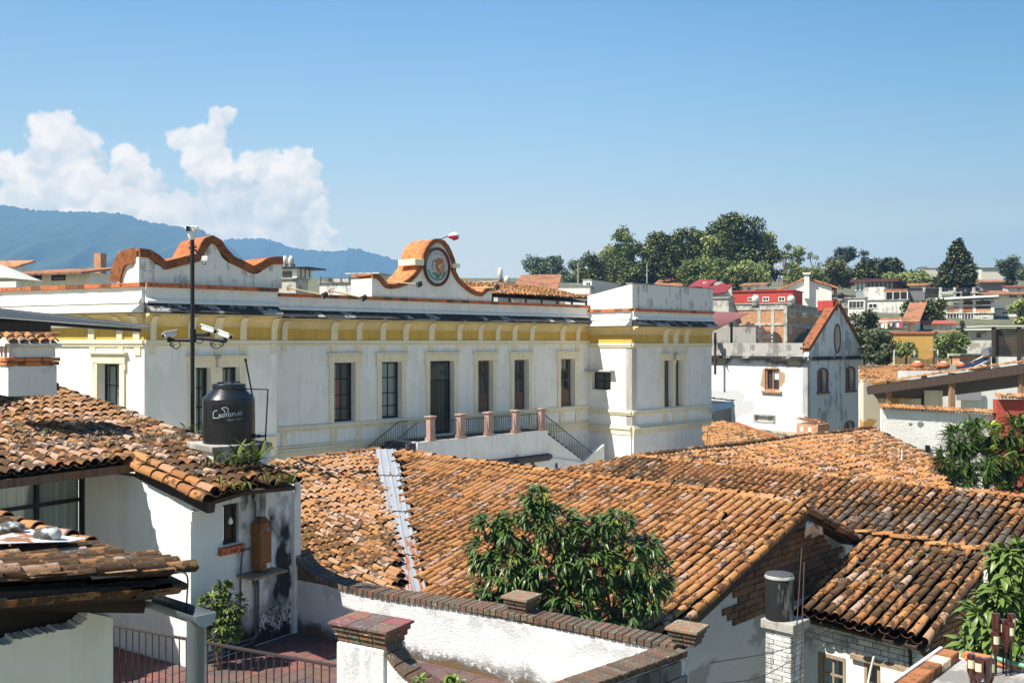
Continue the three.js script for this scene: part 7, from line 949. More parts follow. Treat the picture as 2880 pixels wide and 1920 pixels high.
{ // maroon corrugated lean-to and dark block ruin on the gabled house's terrace
  const t = thing('lean_to', 'maroon corrugated sheet roof on posts behind the town hall corner', 'shed'); const p = [[1995, 905], [2012, 874], [2108, 880], [1996, 934]]; const A = atDepth(2000, 876, 77), B = atDepth(2108, 881, 77), C = atDepth(2004, 934, 72), nx = 40, pos = [], id = []; const E = atDepth(1985, 936, 71.5); for (let j = 0; j <= 1; j++) for (let i = 0; i <= nx; i++) { const q = j ? E.clone().lerp(atDepth(2016, 927, 73), i / nx) : A.clone().lerp(B, i / nx); pos.push(q.x, q.y + 0.07 * (i % 2), q.z); } for (let i = 0; i < nx; i++) id.push(i, i + 1, nx + 1 + i, nx + 1 + i, i + 1, nx + 2 + i); const g = new THREE.BufferGeometry(); g.setAttribute('position', new THREE.Float32BufferAttribute(pos, 3)); g.setAttribute('uv', new THREE.Float32BufferAttribute(new Float32Array(pos.length / 3 * 2), 2)); g.setIndex(id); g.computeVertexNormals(); part('sheet', g, std({ color: rgb(0.23, 0.095, 0.09), roughness: 0.7 }), t); for (const [x, y, D] of [[2058, 907, 75], [2012, 935, 72.5]]) { const q = atDepth(x, y, D); part('post', bar(V3(q.x, 6.5, q.z), q, 0.1, 8), mDarkWood, t); } const w = atDepth(2040, 940, 78); part('back_wall', box(w.x - 2.5, w.x + 2.5, 6, w.y + 0.6, w.z - 0.3, w.z), mGrey, t); settle(t);
  const r = thing('block_ruin', 'half-built stepped wall of dark brown blocks behind the parapet', 'wall'), D = 80, rq = rng(41), steps = [[2098, 900], [2112, 906], [2126, 912], [2138, 918], [2152, 928], [2164, 934], [2172, 948]]; for (let row = 0; row < 13; row++) for (let k = 0; k < 9; k++) { const px = 2098 + k * 8.6 + (row % 2) * 4, py = 966 - row * 5.2; const st = steps.filter(s => s[0] <= px + 4).pop(); if (!st || py - 5 < st[1] || px > 2168) continue; const a = atDepth(px, py, D), b = atDepth(px + 8.1, py - 4.7, D), q = 0.7 + 0.5 * rq(); part('block', vtint(box(a.x, b.x, a.y, b.y, a.z - 0.2, a.z), [q * 0.35, q * 0.28, q * 0.30]), mBlock, r); } settle(r); }
// ochre peeling wall, tiled roof and open timber shed right of the gabled house
{ const D = 54, f = new Frame(atDepth(2425, 1000, D).x, D, 10), g = f.apply(thing('ochre_wall', 'peeling ochre and cream wall beside the gabled house', 'wall')), b = f.onZ(2560, 1080, 0); part('wall', box(0.1, b.x, 0, f.onZ(2430, 1068, 0).y, -0.4, 0), std({ map: repeated(texPeel, 1 / 5), roughness: 0.95 }), g); }
{ const hs = thing('tiled_shed', 'low roof of small orange tiles beside the gabled house', 'roof'), a = atDepth(2420, 1030, 62), b = atDepth(2640, 1032, 62), c = atDepth(2640, 1078, 55), d = atDepth(2420, 1078, 55); b.y = a.y; const s = { P: a, U: V3(1, 0, 0), V: d.clone().sub(a).setX(0).normalize() }; roofTiles({ parent: hs, ...s, poly: [a, b, V3(c.x, d.y, d.z), d], set: tileSets.sooty.concat(tileSets.orange), seed: 121, sp: 0.22, ex: 0.36, keep: 300, messy: 1.6 }); part('wall', box(a.x, b.x, 3, a.y - 0.2, a.z - 0.3, a.z), mOld, hs); }
{ const sh = thing('timber_shed', 'open shed of black timbers under a long tiled edge', 'shed'), A = atDepth(2442, 1085, 50), B = atDepth(2960, 1012, 44), dn = (p, y) => p.clone().add(V3(0, -y, 0));
  part('eave_beam', beam(dn(A, 0.25), dn(B, 0.25), 0.25, 0.42), mDarkWood, sh); const back = V3(3.4, -1.3, -7); const P = flatPoly([A, B, B.clone().add(back), A.clone().add(back)], 0.12); part('roof_deck', P, mDarkWood, sh); ridgeTiles(sh, A.clone().add(V3(0, 0.05, 0)), B.clone().add(V3(0, 0.05, 0)), tileSets.orange, { seed: 81, name: 'edge_tile', step: 0.38, scale: 1.3, messy: 0.4 });
  for (const [px, D] of [[2500, 49.5], [2678, 47.2], [2874, 45.2], [2600, 53]]) { const q = atDepth(px, 1075, D); part('post', box(q.x - 0.12, q.x + 0.12, 2, EY - 1.9 + (px > 2600 ? 0.35 : 0), q.z - 0.12, q.z + 0.12), px === 2600 ? mDarkWood : std({ map: repeated(texWood, 0.6), color: rgb(1.0, 0.9, 0.8) }), sh); }
  const w0 = atDepth(2530, 1100, 55); part('back_wall', box(w0.x, w0.x + 12, 2, EY - 1.7, w0.z - 0.2, w0.z), mWhite, sh); const w1 = atDepth(2605, 1140, 51); part('low_wall', box(w1.x, w1.x + 0.9, 2, atDepth(0, 1098, 51).y, w1.z - 0.2, w1.z), mWhite, sh); const b0 = atDepth(2690, 1085, 54.8), b1 = atDepth(2760, 1125, 54.8); part('notice_board', box(b0.x, b1.x, b1.y, b0.y, b0.z, b0.z + 0.06), std({ color: rgb(0.30, 0.30, 0.30) }), sh); }
// white rendered wall with tile coping, red wall beside it
{ const f = new Frame(atDepth(2481, 1150, 41).x, 41, -8), g = f.apply(thing('long_white_wall', 'long rough white wall topped by small orange tiles', 'wall')), b = f.onZ(2797, 1180, 0).x, y0 = f.onZ(2481, 1150, 0).y, y1 = f.onZ(2797, 1167, 0).y; part('wall', slabPoly([[0, 0], [b, 0], [b, y1], [0, y0]], -0.3, 0), std({ map: repeated(texWhite, 1 / 4), color: rgb(1.02, 1.03, 1.02), bumpMap: repeated(fineBump, 0.7), bumpScale: 0.018, roughness: 0.95 }), g);
  const n = 36, r = rng(43); for (let k = 0; k < n; k++) { const t = part('coping_tile', tileSets.orange[Math.floor(r() * 28)], mTile, g); t.position.set(lerp(0.05, b - 0.05, k / (n - 1)), lerp(y0, y1, k / (n - 1)) + 0.02, 0.2); t.rotation.set(0.28 + (r() - 0.5) * 0.05, (r() - 0.5) * 0.1, 0); t.scale.set(1.15, 1.15, 1.2); }
  const hp = thing('wall_bracket', 'small dark iron bracket low on the long white wall', 'bracket'); const q = f.onZ(2608, 1258, 0.05), w = f.world(q.x, q.y, q.z); part('plate', box(w.x - 0.08, w.x + 0.1, w.y - 0.2, w.y + 0.1, w.z, w.z + 0.08), mBlackIron, hp); part('stay', bar(w.clone(), w.clone().add(V3(0.2, -0.45, 0.1)), 0.02, 6), mBlackIron, hp); settle(hp);
  const d1 = f.onZ(2590, 1193, 0.005), dm = part('damage_patch', new THREE.CircleGeometry(0.14, 9).translate(d1.x, d1.y, 0.006), mConcrete, g); const d2 = f.onZ(2562, 1193, 0.005); part('damage_patch', new THREE.CircleGeometry(0.08, 7).translate(d2.x, d2.y, 0.006), mConcrete, g);
  const rw = f.apply(thing('red_wall', 'bright red wall with orange tile coping behind the feathery tree', 'wall')), rb = f.onZ(2930, 1160, 0.3).x, ry = f.onZ(2800, 1124, 0.3).y; part('wall', box(b + 0.02, rb, 0, ry, -0.2, 0.28), std({ map: repeated(plaster([0.52, 0.085, 0.05], [0.36, 0.06, 0.04], 0.4, 77), 1 / 3), bumpMap: repeated(fineBump, 0.8), bumpScale: 0.05 }), rw); for (let k = 0; k < 13; k++) { const t = part('coping_tile', tileSets.orange[Math.floor(r() * 28)], mTile, rw); t.position.set(lerp(b + 0.12, rb, k / 12), ry + 0.04, 0.5); t.rotation.set(0.28, (r() - 0.5) * 0.1, 0); t.scale.set(1.3, 1.3, 1.3); } }
// slatted dark fence on a white wall, solar heater, ribbed clay pots
{ const D = 58, f = new Frame(atDepth(2792, 960, D).x, D, -6), g = f.apply(thing('slat_fence', 'tall dark fence of horizontal boards on a white wall', 'fence')), b = f.onZ(2940, 960, 0).x, yT = f.onZ(2793, 924, 0).y, yM = f.onZ(2793, 1002, 0).y; part('white_base', box(0, b, 2, yM - 0.03, -0.3, 0), mWhite, g); const n = 13, r = rng(47); for (let k = 0; k < n; k++) { const y0 = lerp(yM, yT, k / n); part('board', box(0.15, b, y0 + 0.005, y0 + (yT - yM) / n - 0.012 - 0.01 * r(), -0.06, -0.02), std_dark(r()), g); } for (const px of [2795, 2866, 2930]) { const x = f.onZ(px, 960, 0).x; part('post', box(x - 0.1, x + 0.1, yM - 0.4, yT + 0.1, -0.02, 0.14), mDarkWood, g); } part('roof_sheet', box(-0.6, b, yT + 0.12, yT + 0.17, -2.5, 0.2), mWhitePaint, g); }
function std_dark(k) { return k < 0.5 ? mDarkWood : mDarkWood2; }
{ const D = 56, s = thing('solar_heater', 'solar water heater with dark tube panel and silver drum', 'solar heater'), q = (x, y, d = 0) => atDepth(x, y, D + d); part('panel', flatPoly([q(2688, 1042), q(2769, 1002, 1.2), q(2782, 1012, 0.9), q(2706, 1048, -0.4)], 0.1, true), std({ color: rgb(0.02, 0.022, 0.04), roughness: 0.25 }), s); part('frame', joined(bar(q(2688, 1042), q(2769, 1001, 1.2), 0.05), bar(q(2706, 1049, -0.4), q(2783, 1012, 0.9), 0.05), bar(q(2735, 1022, 0.5), q(2790, 1030, 0.5), 0.05)), mWhitePaint, s); part('drum', bar(q(2771, 991, 0.6), q(2784, 985, 1.6), 0.24, 20), std({ color: rgb(0.6, 0.62, 0.64), roughness: 0.2, metalness: 0.8 }), s); part('stand', joined(bar(q(2770, 1000, 1), q(2770, 1040, 1), 0.04), bar(q(2786, 1000, 1), q(2786, 1040, 1), 0.04), bar(q(2770, 1005, 1), q(2786, 1035, 1), 0.03), bar(q(2786, 1005, 1), q(2770, 1035, 1), 0.03)), mGrey, s); settle(s); }
{ const rw = thing('rooftop_parapet', 'low rubble parapet behind the ribbed clay pots', 'wall'), a = atDepth(2505, 1022, 64), b = atDepth(2700, 1046, 64); part('wall', box(a.x, b.x, 2.5, b.y + 0.5, a.z - 0.4, a.z), mGrey, rw); settle(rw);
  for (const [px, py, w, lab] of [[2581, 1027, 34, 'ribbed clay pot half sunk behind the small tiled roof'], [2655, 1027, 33, 'ribbed clay pot with pale lid before the netting'], [2703, 1025, 26, 'ribbed clay pot next to the solar heater']]) { const D = 61, k = D / F, p = thing('clay_pot', lab, 'pot', 'ribbed clay pots on the roof'), c = atDepth(px, py + 10, D), R = w * k / 2; p.position.copy(c); const g = lathe([[0, 0], [R * 0.6, 0], [R * 0.95, R * 0.3], [R, R * 0.6], [R * 0.85, R * 0.95], [R * 0.5, R * 1.15], [0, R * 1.15]], 48), P = g.attributes.position; for (let i = 0; i < P.count; i++) { const a2 = Math.atan2(P.getX(i), P.getZ(i)), m = 1 + 0.03 * Math.sin(a2 * 20); P.setXYZ(i, P.getX(i) * m, P.getY(i), P.getZ(i) * m); } g.computeVertexNormals(); part('body', g, std({ color: rgb(0.40, 0.13, 0.05), roughness: 0.8 }), p); part('lid', lathe([[R * 0.52, R * 1.14], [R * 0.3, R * 1.28], [0, R * 1.32]], 20), mGreyLight, p); } }
bld('brick_shed', 'small orange brick shed behind the solar heater', { D: 64, x0: 2679, xm: 2700, x1: 2790, yt: 1000, yb: 1045, mat: mBrickFar, yaw: 60, roof: { mat: mConcrete } });
bld('ochre_house', 'yellow ochre adobe house with red edge roof up the slope', { D: 88, x0: 2505, xm: 2626, x1: 2634, yt: 938, yb: 1010, mat: mYellow, roof: { mat: std({ color: rgb(0.36, 0.11, 0.06) }), t: 0.2 }, deep: 5 });
{ // netting
  const n = thing('net_fence', 'sagging dark green netting hung between posts', 'fence'), D = 70, pts = [[2516, 995], [2573, 997], [2639, 995], [2668, 1005]]; const q = (x, y) => atDepth(x, y, D); for (const [x, y] of pts) part('post', bar(q(x, y - 12), q(x, 1045), 0.05, 6), mGreyLight, n); for (let k = 0; k < 3; k++) { const A = pts[k], B = pts[k + 1], g = new THREE.BufferGeometry(), pos = [], uv = [], id = []; for (let i = 0; i <= 16; i++) { const t = i / 16, sg = 14 * 4 * t * (1 - t) * (k === 1 ? 1 : 0.6), x = lerp(A[0], B[0], t), y = lerp(A[1], B[1], t) + sg, a = q(x, y), b = q(x, 1030); pos.push(a.x, a.y, a.z + 0.1 * Math.sin(i * 1.7), b.x, b.y, b.z); uv.push(t, 1, t, 0); } for (let i = 0; i < 16; i++) id.push(2 * i, 2 * i + 1, 2 * i + 2, 2 * i + 2, 2 * i + 1, 2 * i + 3); g.setAttribute('position', new THREE.Float32BufferAttribute(pos, 3)); g.setAttribute('uv', new THREE.Float32BufferAttribute(uv, 2)); g.setIndex(id); g.computeVertexNormals(); part('net', g, new THREE.MeshStandardMaterial({ color: rgb(0.03, 0.055, 0.055), transparent: true, opacity: 0.6, side: THREE.DoubleSide, roughness: 1 }), n); } settle(n); }
// hillside
const hillG = 'houses on the hillside';
bld('hill_house', 'grey block house with white sheet roof and one dark window', { D: 92, x0: 2722, xm: 2793, x1: 2800, yt: 928, yb: 985, mat: mGrey, wins: [[2746, 2763, 932, 951, 1, mGrey]], roof: { mat: mWhitePaint, t: 0.1 }, over: 0.6, group: hillG });
bld('hill_house', 'small white stair tower with tile cap beside the washing line', { D: 100, x0: 2552, xm: 2575, x1: 2594, yt: 903, yb: 936, mat: mGreyLight, side: mWhite, roof: { tile: 1, pitch: 0.3 }, over: 0.5, group: hillG });
{ const t = thing('laundry_roof', 'flat red roof terrace with washing line and coloured clothes', 'roof'), D = 98, q = (x, y, d = 0) => atDepth(x, y, D + d); part('terrace', flatPoly([q(2462, 942), q(2560, 930), q(2552, 926, 5), q(2455, 928, 5)], 0.4), std({ color: rgb(0.34, 0.09, 0.06) }), t); const w = q(2500, 905, 7); part('rear_wall', box(w.x - 4, w.x + 3, 4, w.y + 0.2, w.z - 1, w.z), mWhite, t); const rf = flatPoly([q(2470, 910, 6), q(2552, 910, 6), q(2552, 893, 10), q(2472, 893, 10)], 0.2); { const A = rf.attributes.position, U = rf.attributes.uv; for (let k = 0; k < A.count; k++) U.setXY(k, A.getX(k) / 4, A.getZ(k) / 4); } part('tiled_roof', rf, std({ map: texFarTile }), t); const c = q(2508, 925, 2); part('support', box(c.x - 2, c.x + 2, groundHeight(c.x, D) - 1, c.y - 0.6, c.z - 2, c.z + 2), mYellow, t); settle(t);
  const cols = [[0.55, 0.75, 0.80], [0.70, 0.75, 0.45], [0.75, 0.75, 0.75], [0.30, 0.30, 0.55], [0.10, 0.10, 0.14], [0.70, 0.70, 0.80], [0.60, 0.05, 0.10], [0.12, 0.12, 0.12]], xs = [2483, 2493, 2508, 2520, 2516, 2524, 2531, 2537]; const line = thing('washing_line', 'line of coloured clothes drying on the red roof terrace', 'washing line'); xs.forEach((x, k) => { const a = q(x - 4, 908, 1), b = q(x + 4, 908 + [14, 16, 9, 13, 10, 12, 14, 9][k], 1), g = new THREE.PlaneGeometry(b.x - a.x, a.y - b.y, 6, 4), p = g.attributes.position; for (let i = 0; i < p.count; i++) p.setZ(i, 0.06 * Math.sin(p.getX(i) * 9 + k)); g.computeVertexNormals(); g.translate((a.x + b.x) / 2, (a.y + b.y) / 2, a.z + 0.02 * k); part('garment', g, std({ color: rgb(...cols[k]) }), line); }); part('cord', bar(q(2474, 908, 1), q(2546, 908, 1), 0.015, 4), mBlackIron, line); settle(line); }
bld('hill_house', 'low grey shed with red tile edge beside the washing terrace', { D: 104, x0: 2598, xm: 2690, x1: 2706, yt: 908, yb: 935, mat: mGreyLight, roof: { tile: 1, pitch: 0.2, mat: std({ color: rgb(0.33, 0.09, 0.05) }) }, yaw: 15, group: hillG });
{ const b = bld('hill_house', 'unfinished grey house with brick lattice balcony and two window bands', { D: 118, x0: 2658, xm: 2795, x1: 2850, yt: 880, yb: 925, mat: mGrey, wins: [[2664, 2700, 880.5, 898, 4], [2705, 2741, 881, 898, 4], [2762, 2781, 889, 898, 3]], roof: { mat: mGreyLight }, group: hillG }), f = b.f, P = (x, y, z = 0) => f.onZ(x, y, z); for (const [x0, x1] of [[2662, 2701], [2705, 2742]]) { const a = P(x0, 861), c = P(x1, 876), n = 12; for (let k = 0; k < n; k++) part('lattice_brick', vtint(box(lerp(a.x, c.x, k / n), lerp(a.x, c.x, (k + 0.62) / n), c.y, a.y, -0.2, -0.02), [1, 0.8, 0.75]), mBrickClay, b.g); } const l0 = P(2743, 869), l1 = P(2790, 881); part('brick_parapet', box(l0.x, l1.x, l1.y, l0.y, -0.2, -0.03), mBrickFar, b.g); for (const x of [2660, 2703, 2742, 2793]) { const a = P(x, 842); part('post', box(a.x - 0.18, a.x + 0.18, b.H, a.y, -0.3, 0.03), mGreyLight, b.g); } const rA = P(2640, 838).y, rB = P(2800, 830).y; part('roof_slab', slabPoly([[b.a - 1, rA - 0.25], [0.6, rB - 0.2], [0.6, rB], [b.a - 1, rA]], -7, 0.8), mWhitePaint, b.g); part('balcony_rail', box(b.a, 0, P(2700, 861).y, P(2700, 857).y, -0.22, -0.0), mGreyLight, b.g); part('rear_room', box(b.a + 2, -0.4, b.H, rA - 0.3, -6, -3), std({ color: rgb(0.16, 0.13, 0.11) }), b.g); }
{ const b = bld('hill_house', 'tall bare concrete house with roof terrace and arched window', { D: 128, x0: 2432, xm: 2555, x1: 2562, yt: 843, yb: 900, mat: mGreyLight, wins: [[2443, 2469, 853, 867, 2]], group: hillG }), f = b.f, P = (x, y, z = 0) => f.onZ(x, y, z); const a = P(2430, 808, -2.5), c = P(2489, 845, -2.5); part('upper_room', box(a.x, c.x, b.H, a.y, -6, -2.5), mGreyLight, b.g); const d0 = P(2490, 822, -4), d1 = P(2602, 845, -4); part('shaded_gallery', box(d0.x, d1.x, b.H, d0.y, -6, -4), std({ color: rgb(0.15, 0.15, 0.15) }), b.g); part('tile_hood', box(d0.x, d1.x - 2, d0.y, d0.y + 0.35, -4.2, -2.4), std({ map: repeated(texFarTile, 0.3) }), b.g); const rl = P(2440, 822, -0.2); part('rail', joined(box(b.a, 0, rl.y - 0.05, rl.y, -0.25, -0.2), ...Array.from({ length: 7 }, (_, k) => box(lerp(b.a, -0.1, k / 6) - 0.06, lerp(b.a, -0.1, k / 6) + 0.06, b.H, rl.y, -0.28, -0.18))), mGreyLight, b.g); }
bld('hill_house', 'white house with a wide strip of dark windows below the concrete house', { D: 122, x0: 2386, xm: 2434, x1: 2440, yt: 838, yb: 890, mat: mWhite, wins: [[2388, 2431, 846, 867, 4, mGreyLight]], group: hillG });
{ const b = bld('hill_house', 'dark timber house with glazed gallery on the hill', { D: 152, x0: 2408, xm: 2515, x1: 2618, yt: 792, yb: 830, mat: std({ color: rgb(0.28, 0.31, 0.33), roughness: 0.3 }), side: std({ color: rgb(0.10, 0.045, 0.035) }), roof: { mat: std({ color: rgb(0.09, 0.035, 0.03) }), t: 0.5 }, over: 0.8, group: hillG }), f = b.f; for (let k = 0; k <= 9; k++) { const x = lerp(b.a, 0, k / 9); part('post', box(x - 0.12, x + 0.12, f.onZ(2515, 815, 0).y, b.H - 0.01, 0, 0.12), k < 3 ? mWhitePaint : std({ color: rgb(0.12, 0.05, 0.04) }), b.g); } }
bld('hill_house', 'plain white box house beside the dark timber house', { D: 140, x0: 2599, xm: 2645, x1: 2650, yt: 816, yb: 850, mat: mGreyLight, group: hillG });
{ const t = thing('pergola', 'flat dark pergola roof on thin posts up the hill', 'pergola'), D = 138, q = (x, y, d = 0) => atDepth(x, y, D + d); part('roof', flatPoly([q(2560, 811), q(2758, 804), q(2750, 801, 5), q(2565, 806, 5)], 0.3), std({ color: rgb(0.03, 0.03, 0.03) }), t); for (const x of [2600, 2646, 2686, 2740]) { const a = q(x, 808); part('post', box(a.x - 0.15, a.x + 0.15, q(x, 838).y, a.y, a.z - 0.15, a.z + 0.15), mGreyLight, t); } const a = q(2645, 822), b = q(2750, 824); part('beam', box(a.x, b.x, a.y - 0.1, a.y + 0.1, a.z, a.z + 0.2), mGreyLight, t); const c = q(2690, 838); part('floor', box(c.x - 5, c.x + 4, groundHeight(c.x, D) - 1, c.y, c.z - 3, c.z + 0.4), mGrey, t); settle(t); }
farTank(2719, 812, 136, 22, 24, 'black roof tank among the pergola posts on the hill', true); farTank(2366, 823, 110, 18, 16, 'black roof tank beside the white hall', true); farTank(2462, 877, 112, 12, 18, 'black roof tank low behind the dark round tree', true);
bld('hill_house', 'white hillside house with brown tile roof and square windows', { D: 134, x0: 2782, xm: 2900, x1: 2910, yt: 826, yb: 846, mat: mWhite, wins: [[2838, 2864, 827.5, 839, 2], [2874, 2890, 827.5, 839, 1]], roof: { tile: 1, pitch: 0.22 }, over: 0.7, yaw: 8, group: hillG });
bld('hill_house', 'dark-roofed house with chimney high on the hill', { D: 165, x0: 2764, xm: 2850, x1: 2862, yt: 792, yb: 806, mat: std({ color: rgb(0.25, 0.25, 0.25) }), roof: { tile: 1, pitch: 0.3 }, over: 0.6, yaw: 8, group: hillG });
bld('hill_house', 'cream gable house just under the skyline', { D: 205, x0: 2762, xm: 2822, x1: 2830, yt: 752, yb: 775, mat: std({ color: rgb(0.6, 0.57, 0.48) }), roof: { tile: 1, pitch: 0.1, mat: std({ color: rgb(0.05, 0.05, 0.05) }) }, yaw: 5, group: hillG });
bld('hill_house', 'pale flat-roofed house on the skyline beside the palm', { D: 210, x0: 2597, xm: 2640, x1: 2645, yt: 754, yb: 775, mat: std({ color: rgb(0.55, 0.53, 0.45) }), yaw: 5, group: hillG });
bld('hill_house', 'white house at the right of the hill with ribbed roof pots', { D: 150, x0: 2835, xm: 2930, x1: 2940, yt: 806, yb: 830, mat: mGreyLight, roof: { tile: 1, pitch: 0.2, mat: std({ color: rgb(0.20, 0.05, 0.04) }) }, yaw: 8, group: hillG });
// behind the town hall, left and middle
{ const b = bld('hill_house', 'house with old brown tile roof and brick chimney behind the wing', { D: 70, x0: 50, xm: 252, x1: 316, yt: 766, yb: 800, yaw: 22, mat: mWhite, roof: { tile: 1, pitch: 0.30 }, over: 0.7, deep: 8, wins: [[76, 116, 774, 788, 1, mDarkWood], [145, 183, 774, 788, 1, mDarkWood]], group: hillG }); const c = b.f.onZ(278, 735, -4); part('chimney', box(c.x - 0.34, c.x + 0.34, b.H, b.f.onZ(278, 712, -4).y, -4.4, -3.8), mBrickFar, b.g); }
bld('hill_house', 'small house with steep orange tile roof behind the wing', { D: 78, x0: -60, xm: 44, x1: 60, yt: 748, yb: 790, yaw: 10, mat: mWhite, roof: { tile: 1, pitch: 0.35, mat: std({ map: texFarTile, color: rgb(1.7, 1.6, 1.4) }) }, deep: 6, group: hillG });
{ const t = thing('tent_roof', 'pale canvas tent roof behind the wing', 'tent'), D = 60, k = atDepth(4, 744, D), R = 2.3; const g = new THREE.ConeGeometry(R, 0.95, 4, 1, true); g.rotateY(0.6); g.translate(k.x, k.y - 0.47, k.z); part('canvas', g, std({ color: rgb(0.55, 0.55, 0.48) }), t); for (const s of [-1, 1]) part('pole', bar(V3(k.x + s * 1.3, 3, k.z), V3(k.x + s * 1.3, k.y - 0.9, k.z), 0.05), mGreyLight, t); settle(t); }
{ const b = bld('hill_house', 'narrow grey house with glazed rooftop room and two cream tanks', { D: 88, x0: 762, xm: 832, x1: 866, yt: 784, yb: 830, yaw: 20, mat: mGrey, deep: 6, group: hillG }), f = b.f, a = f.onZ(762, 756, 0), c = f.onZ(828, 784, 0); part('rooftop_room', box(a.x, c.x, b.H + 0.12, a.y, -3, -0.4), mWhite, b.g); for (const [p, q] of [[766, 781], [794, 820]]) { const A = f.onZ(p, 763, -0.38), B = f.onZ(q, 782, -0.38); part('window', box(A.x, B.x, B.y, A.y, -0.42, -0.34), mGlassDark, b.g); } part('room_roof', box(a.x - 0.3, 1.2, a.y, a.y + 0.12, -3.3, 0), mBlackIron, b.g); for (let k = 0; k < 3; k++) part('frame_post', box(0.2 + k * 0.45, 0.27 + k * 0.45, b.H + 0.12, a.y, -0.5, -0.43), mBlackIron, b.g); }
farTank(801, 719, 89.5, 13, 24, 'cream roof tank of a pair on an iron stand', false, 'pair of cream tanks'); farTank(818, 719, 89.5, 15, 24, 'cream roof tank of a pair on an iron stand', false, 'pair of cream tanks');
{ const t = thing('iron_stand', 'small iron stand under the pair of cream tanks', 'stand'), q = (x, y) => atDepth(x, y, 89.5); part('rack', joined(bar(q(792, 744), q(830, 744), 0.06), ...[794, 811, 828].map(x => bar(q(x, 744), q(x, 757), 0.05))), mBlackIron, t); settle(t); }
bld('hill_house', 'weathered white rooftop building with washing behind the gable', { D: 92, x0: 898, xm: 1005, x1: 1015, yt: 794, yb: 840, yaw: 12, mat: mOld, wins: [[993, 1004, 787, 806, 1]], group: hillG });
{ const line = thing('washing_line', 'row of white red and blue washing behind the parapet', 'washing line'), D = 91; const r = rng(51); for (let k = 0; k < 12; k++) { const x = 912 + k * 5.6, a = atDepth(x, 782, D), b = atDepth(x + 4.6, 791 + r() * 3, D), g = new THREE.PlaneGeometry(b.x - a.x, a.y - b.y, 3, 2); g.translate((a.x + b.x) / 2, (a.y + b.y) / 2, a.z); part('garment', g, std({ color: rgb(...[[0.75, 0.75, 0.78], [0.55, 0.05, 0.08], [0.10, 0.12, 0.30], [0.7, 0.7, 0.7]][Math.floor(r() * 4)]) }), line); } part('cord', bar(atDepth(900, 782, D), atDepth(985, 782, D), 0.015), mBlackIron, line); for (const x of [902, 983]) part('pole', bar(atDepth(x, 778, D), atDepth(x, 800, D), 0.04), mBlackIron, line); settle(line); }
bld('hill_house', 'rooftop shed with a pale sagging sheet roof behind the gable', { D: 96, x0: 985, xm: 1060, x1: 1092, yt: 770, yb: 830, yaw: 15, mat: mGreyLight, roof: { mat: mGreyLight }, over: 0.4, group: hillG });
bld('hill_house', 'grey rooftop with cream tank right of the gable', { D: 98, x0: 1340, xm: 1400, x1: 1450, yt: 792, yb: 840, yaw: 25, mat: mGrey, group: hillG }); farTank(1407, 752, 98, 14, 26, 'tall cream roof tank on the grey rooftop', false); farTank(1426, 776, 97, 16, 18, 'squat cream roof tank at the edge of the grey rooftop', false);
{ const b = bld('hill_house', 'white box house with glazed corner on the far rooftops', { D: 170, x0: 1640, xm: 1664, x1: 1742, yt: 787, yb: 815, yaw: 30, mat: mWhite, wins: [[1648, 1662, 793, 804, 2]], group: hillG }); }
bld('hill_house', 'long low white wall of a rooftop behind the town hall', { D: 160, x0: 1545, xm: 1660, x1: 1670, yt: 804, yb: 830, yaw: 8, mat: mWhite, group: hillG });
bld('hill_house', 'broad brown tiled roof behind the town hall parapet', { D: 110, x0: 1590, xm: 1700, x1: 1715, yt: 828, yb: 850, yaw: 5, mat: mWhite, roof: { tile: 1, pitch: 0.12 }, deep: 8, group: hillG });
bld('hill_house', 'small house with orange tile edge behind the right of the parapet', { D: 74, x0: 1440, xm: 1560, x1: 1575, yt: 822, yb: 850, yaw: 5, mat: mGrey, roof: { tile: 1, pitch: 0.2 }, deep: 6, group: hillG });
{ // ragged tile edges on the flat roof behind the parapet
  const t = thing('tiled_lean_to', 'ragged tile edge of a lean-to above the parapet right of the gable', 'roof'); const A = pf.onZ(1385, 826, -1.5), B = pf.onZ(1650, 838, -1.5), a = pf.world(A.x, A.y, -1.5), b = pf.world(B.x, A.y - 0.1, -1.5), inn = pf.world(A.x, A.y + 0.9, -5.5), inb = pf.world(B.x, A.y + 0.8, -5.5); const V = a.clone().sub(inn).normalize(), U = b.clone().sub(a).setY(0).normalize(); roofTiles({ parent: t, P: a, U, V, poly: [a, b, inb, inn], set: tileSets.orange, seed: 123, keep: 60, messy: 1.5 }); for (let k = 0; k < 7; k++) { const p = a.clone().lerp(b, k / 6); part('post', box(p.x - 0.06, p.x + 0.06, EY + 1.2, p.y - 0.05, p.z - 0.4, p.z - 0.28), mDarkWood, t); } }
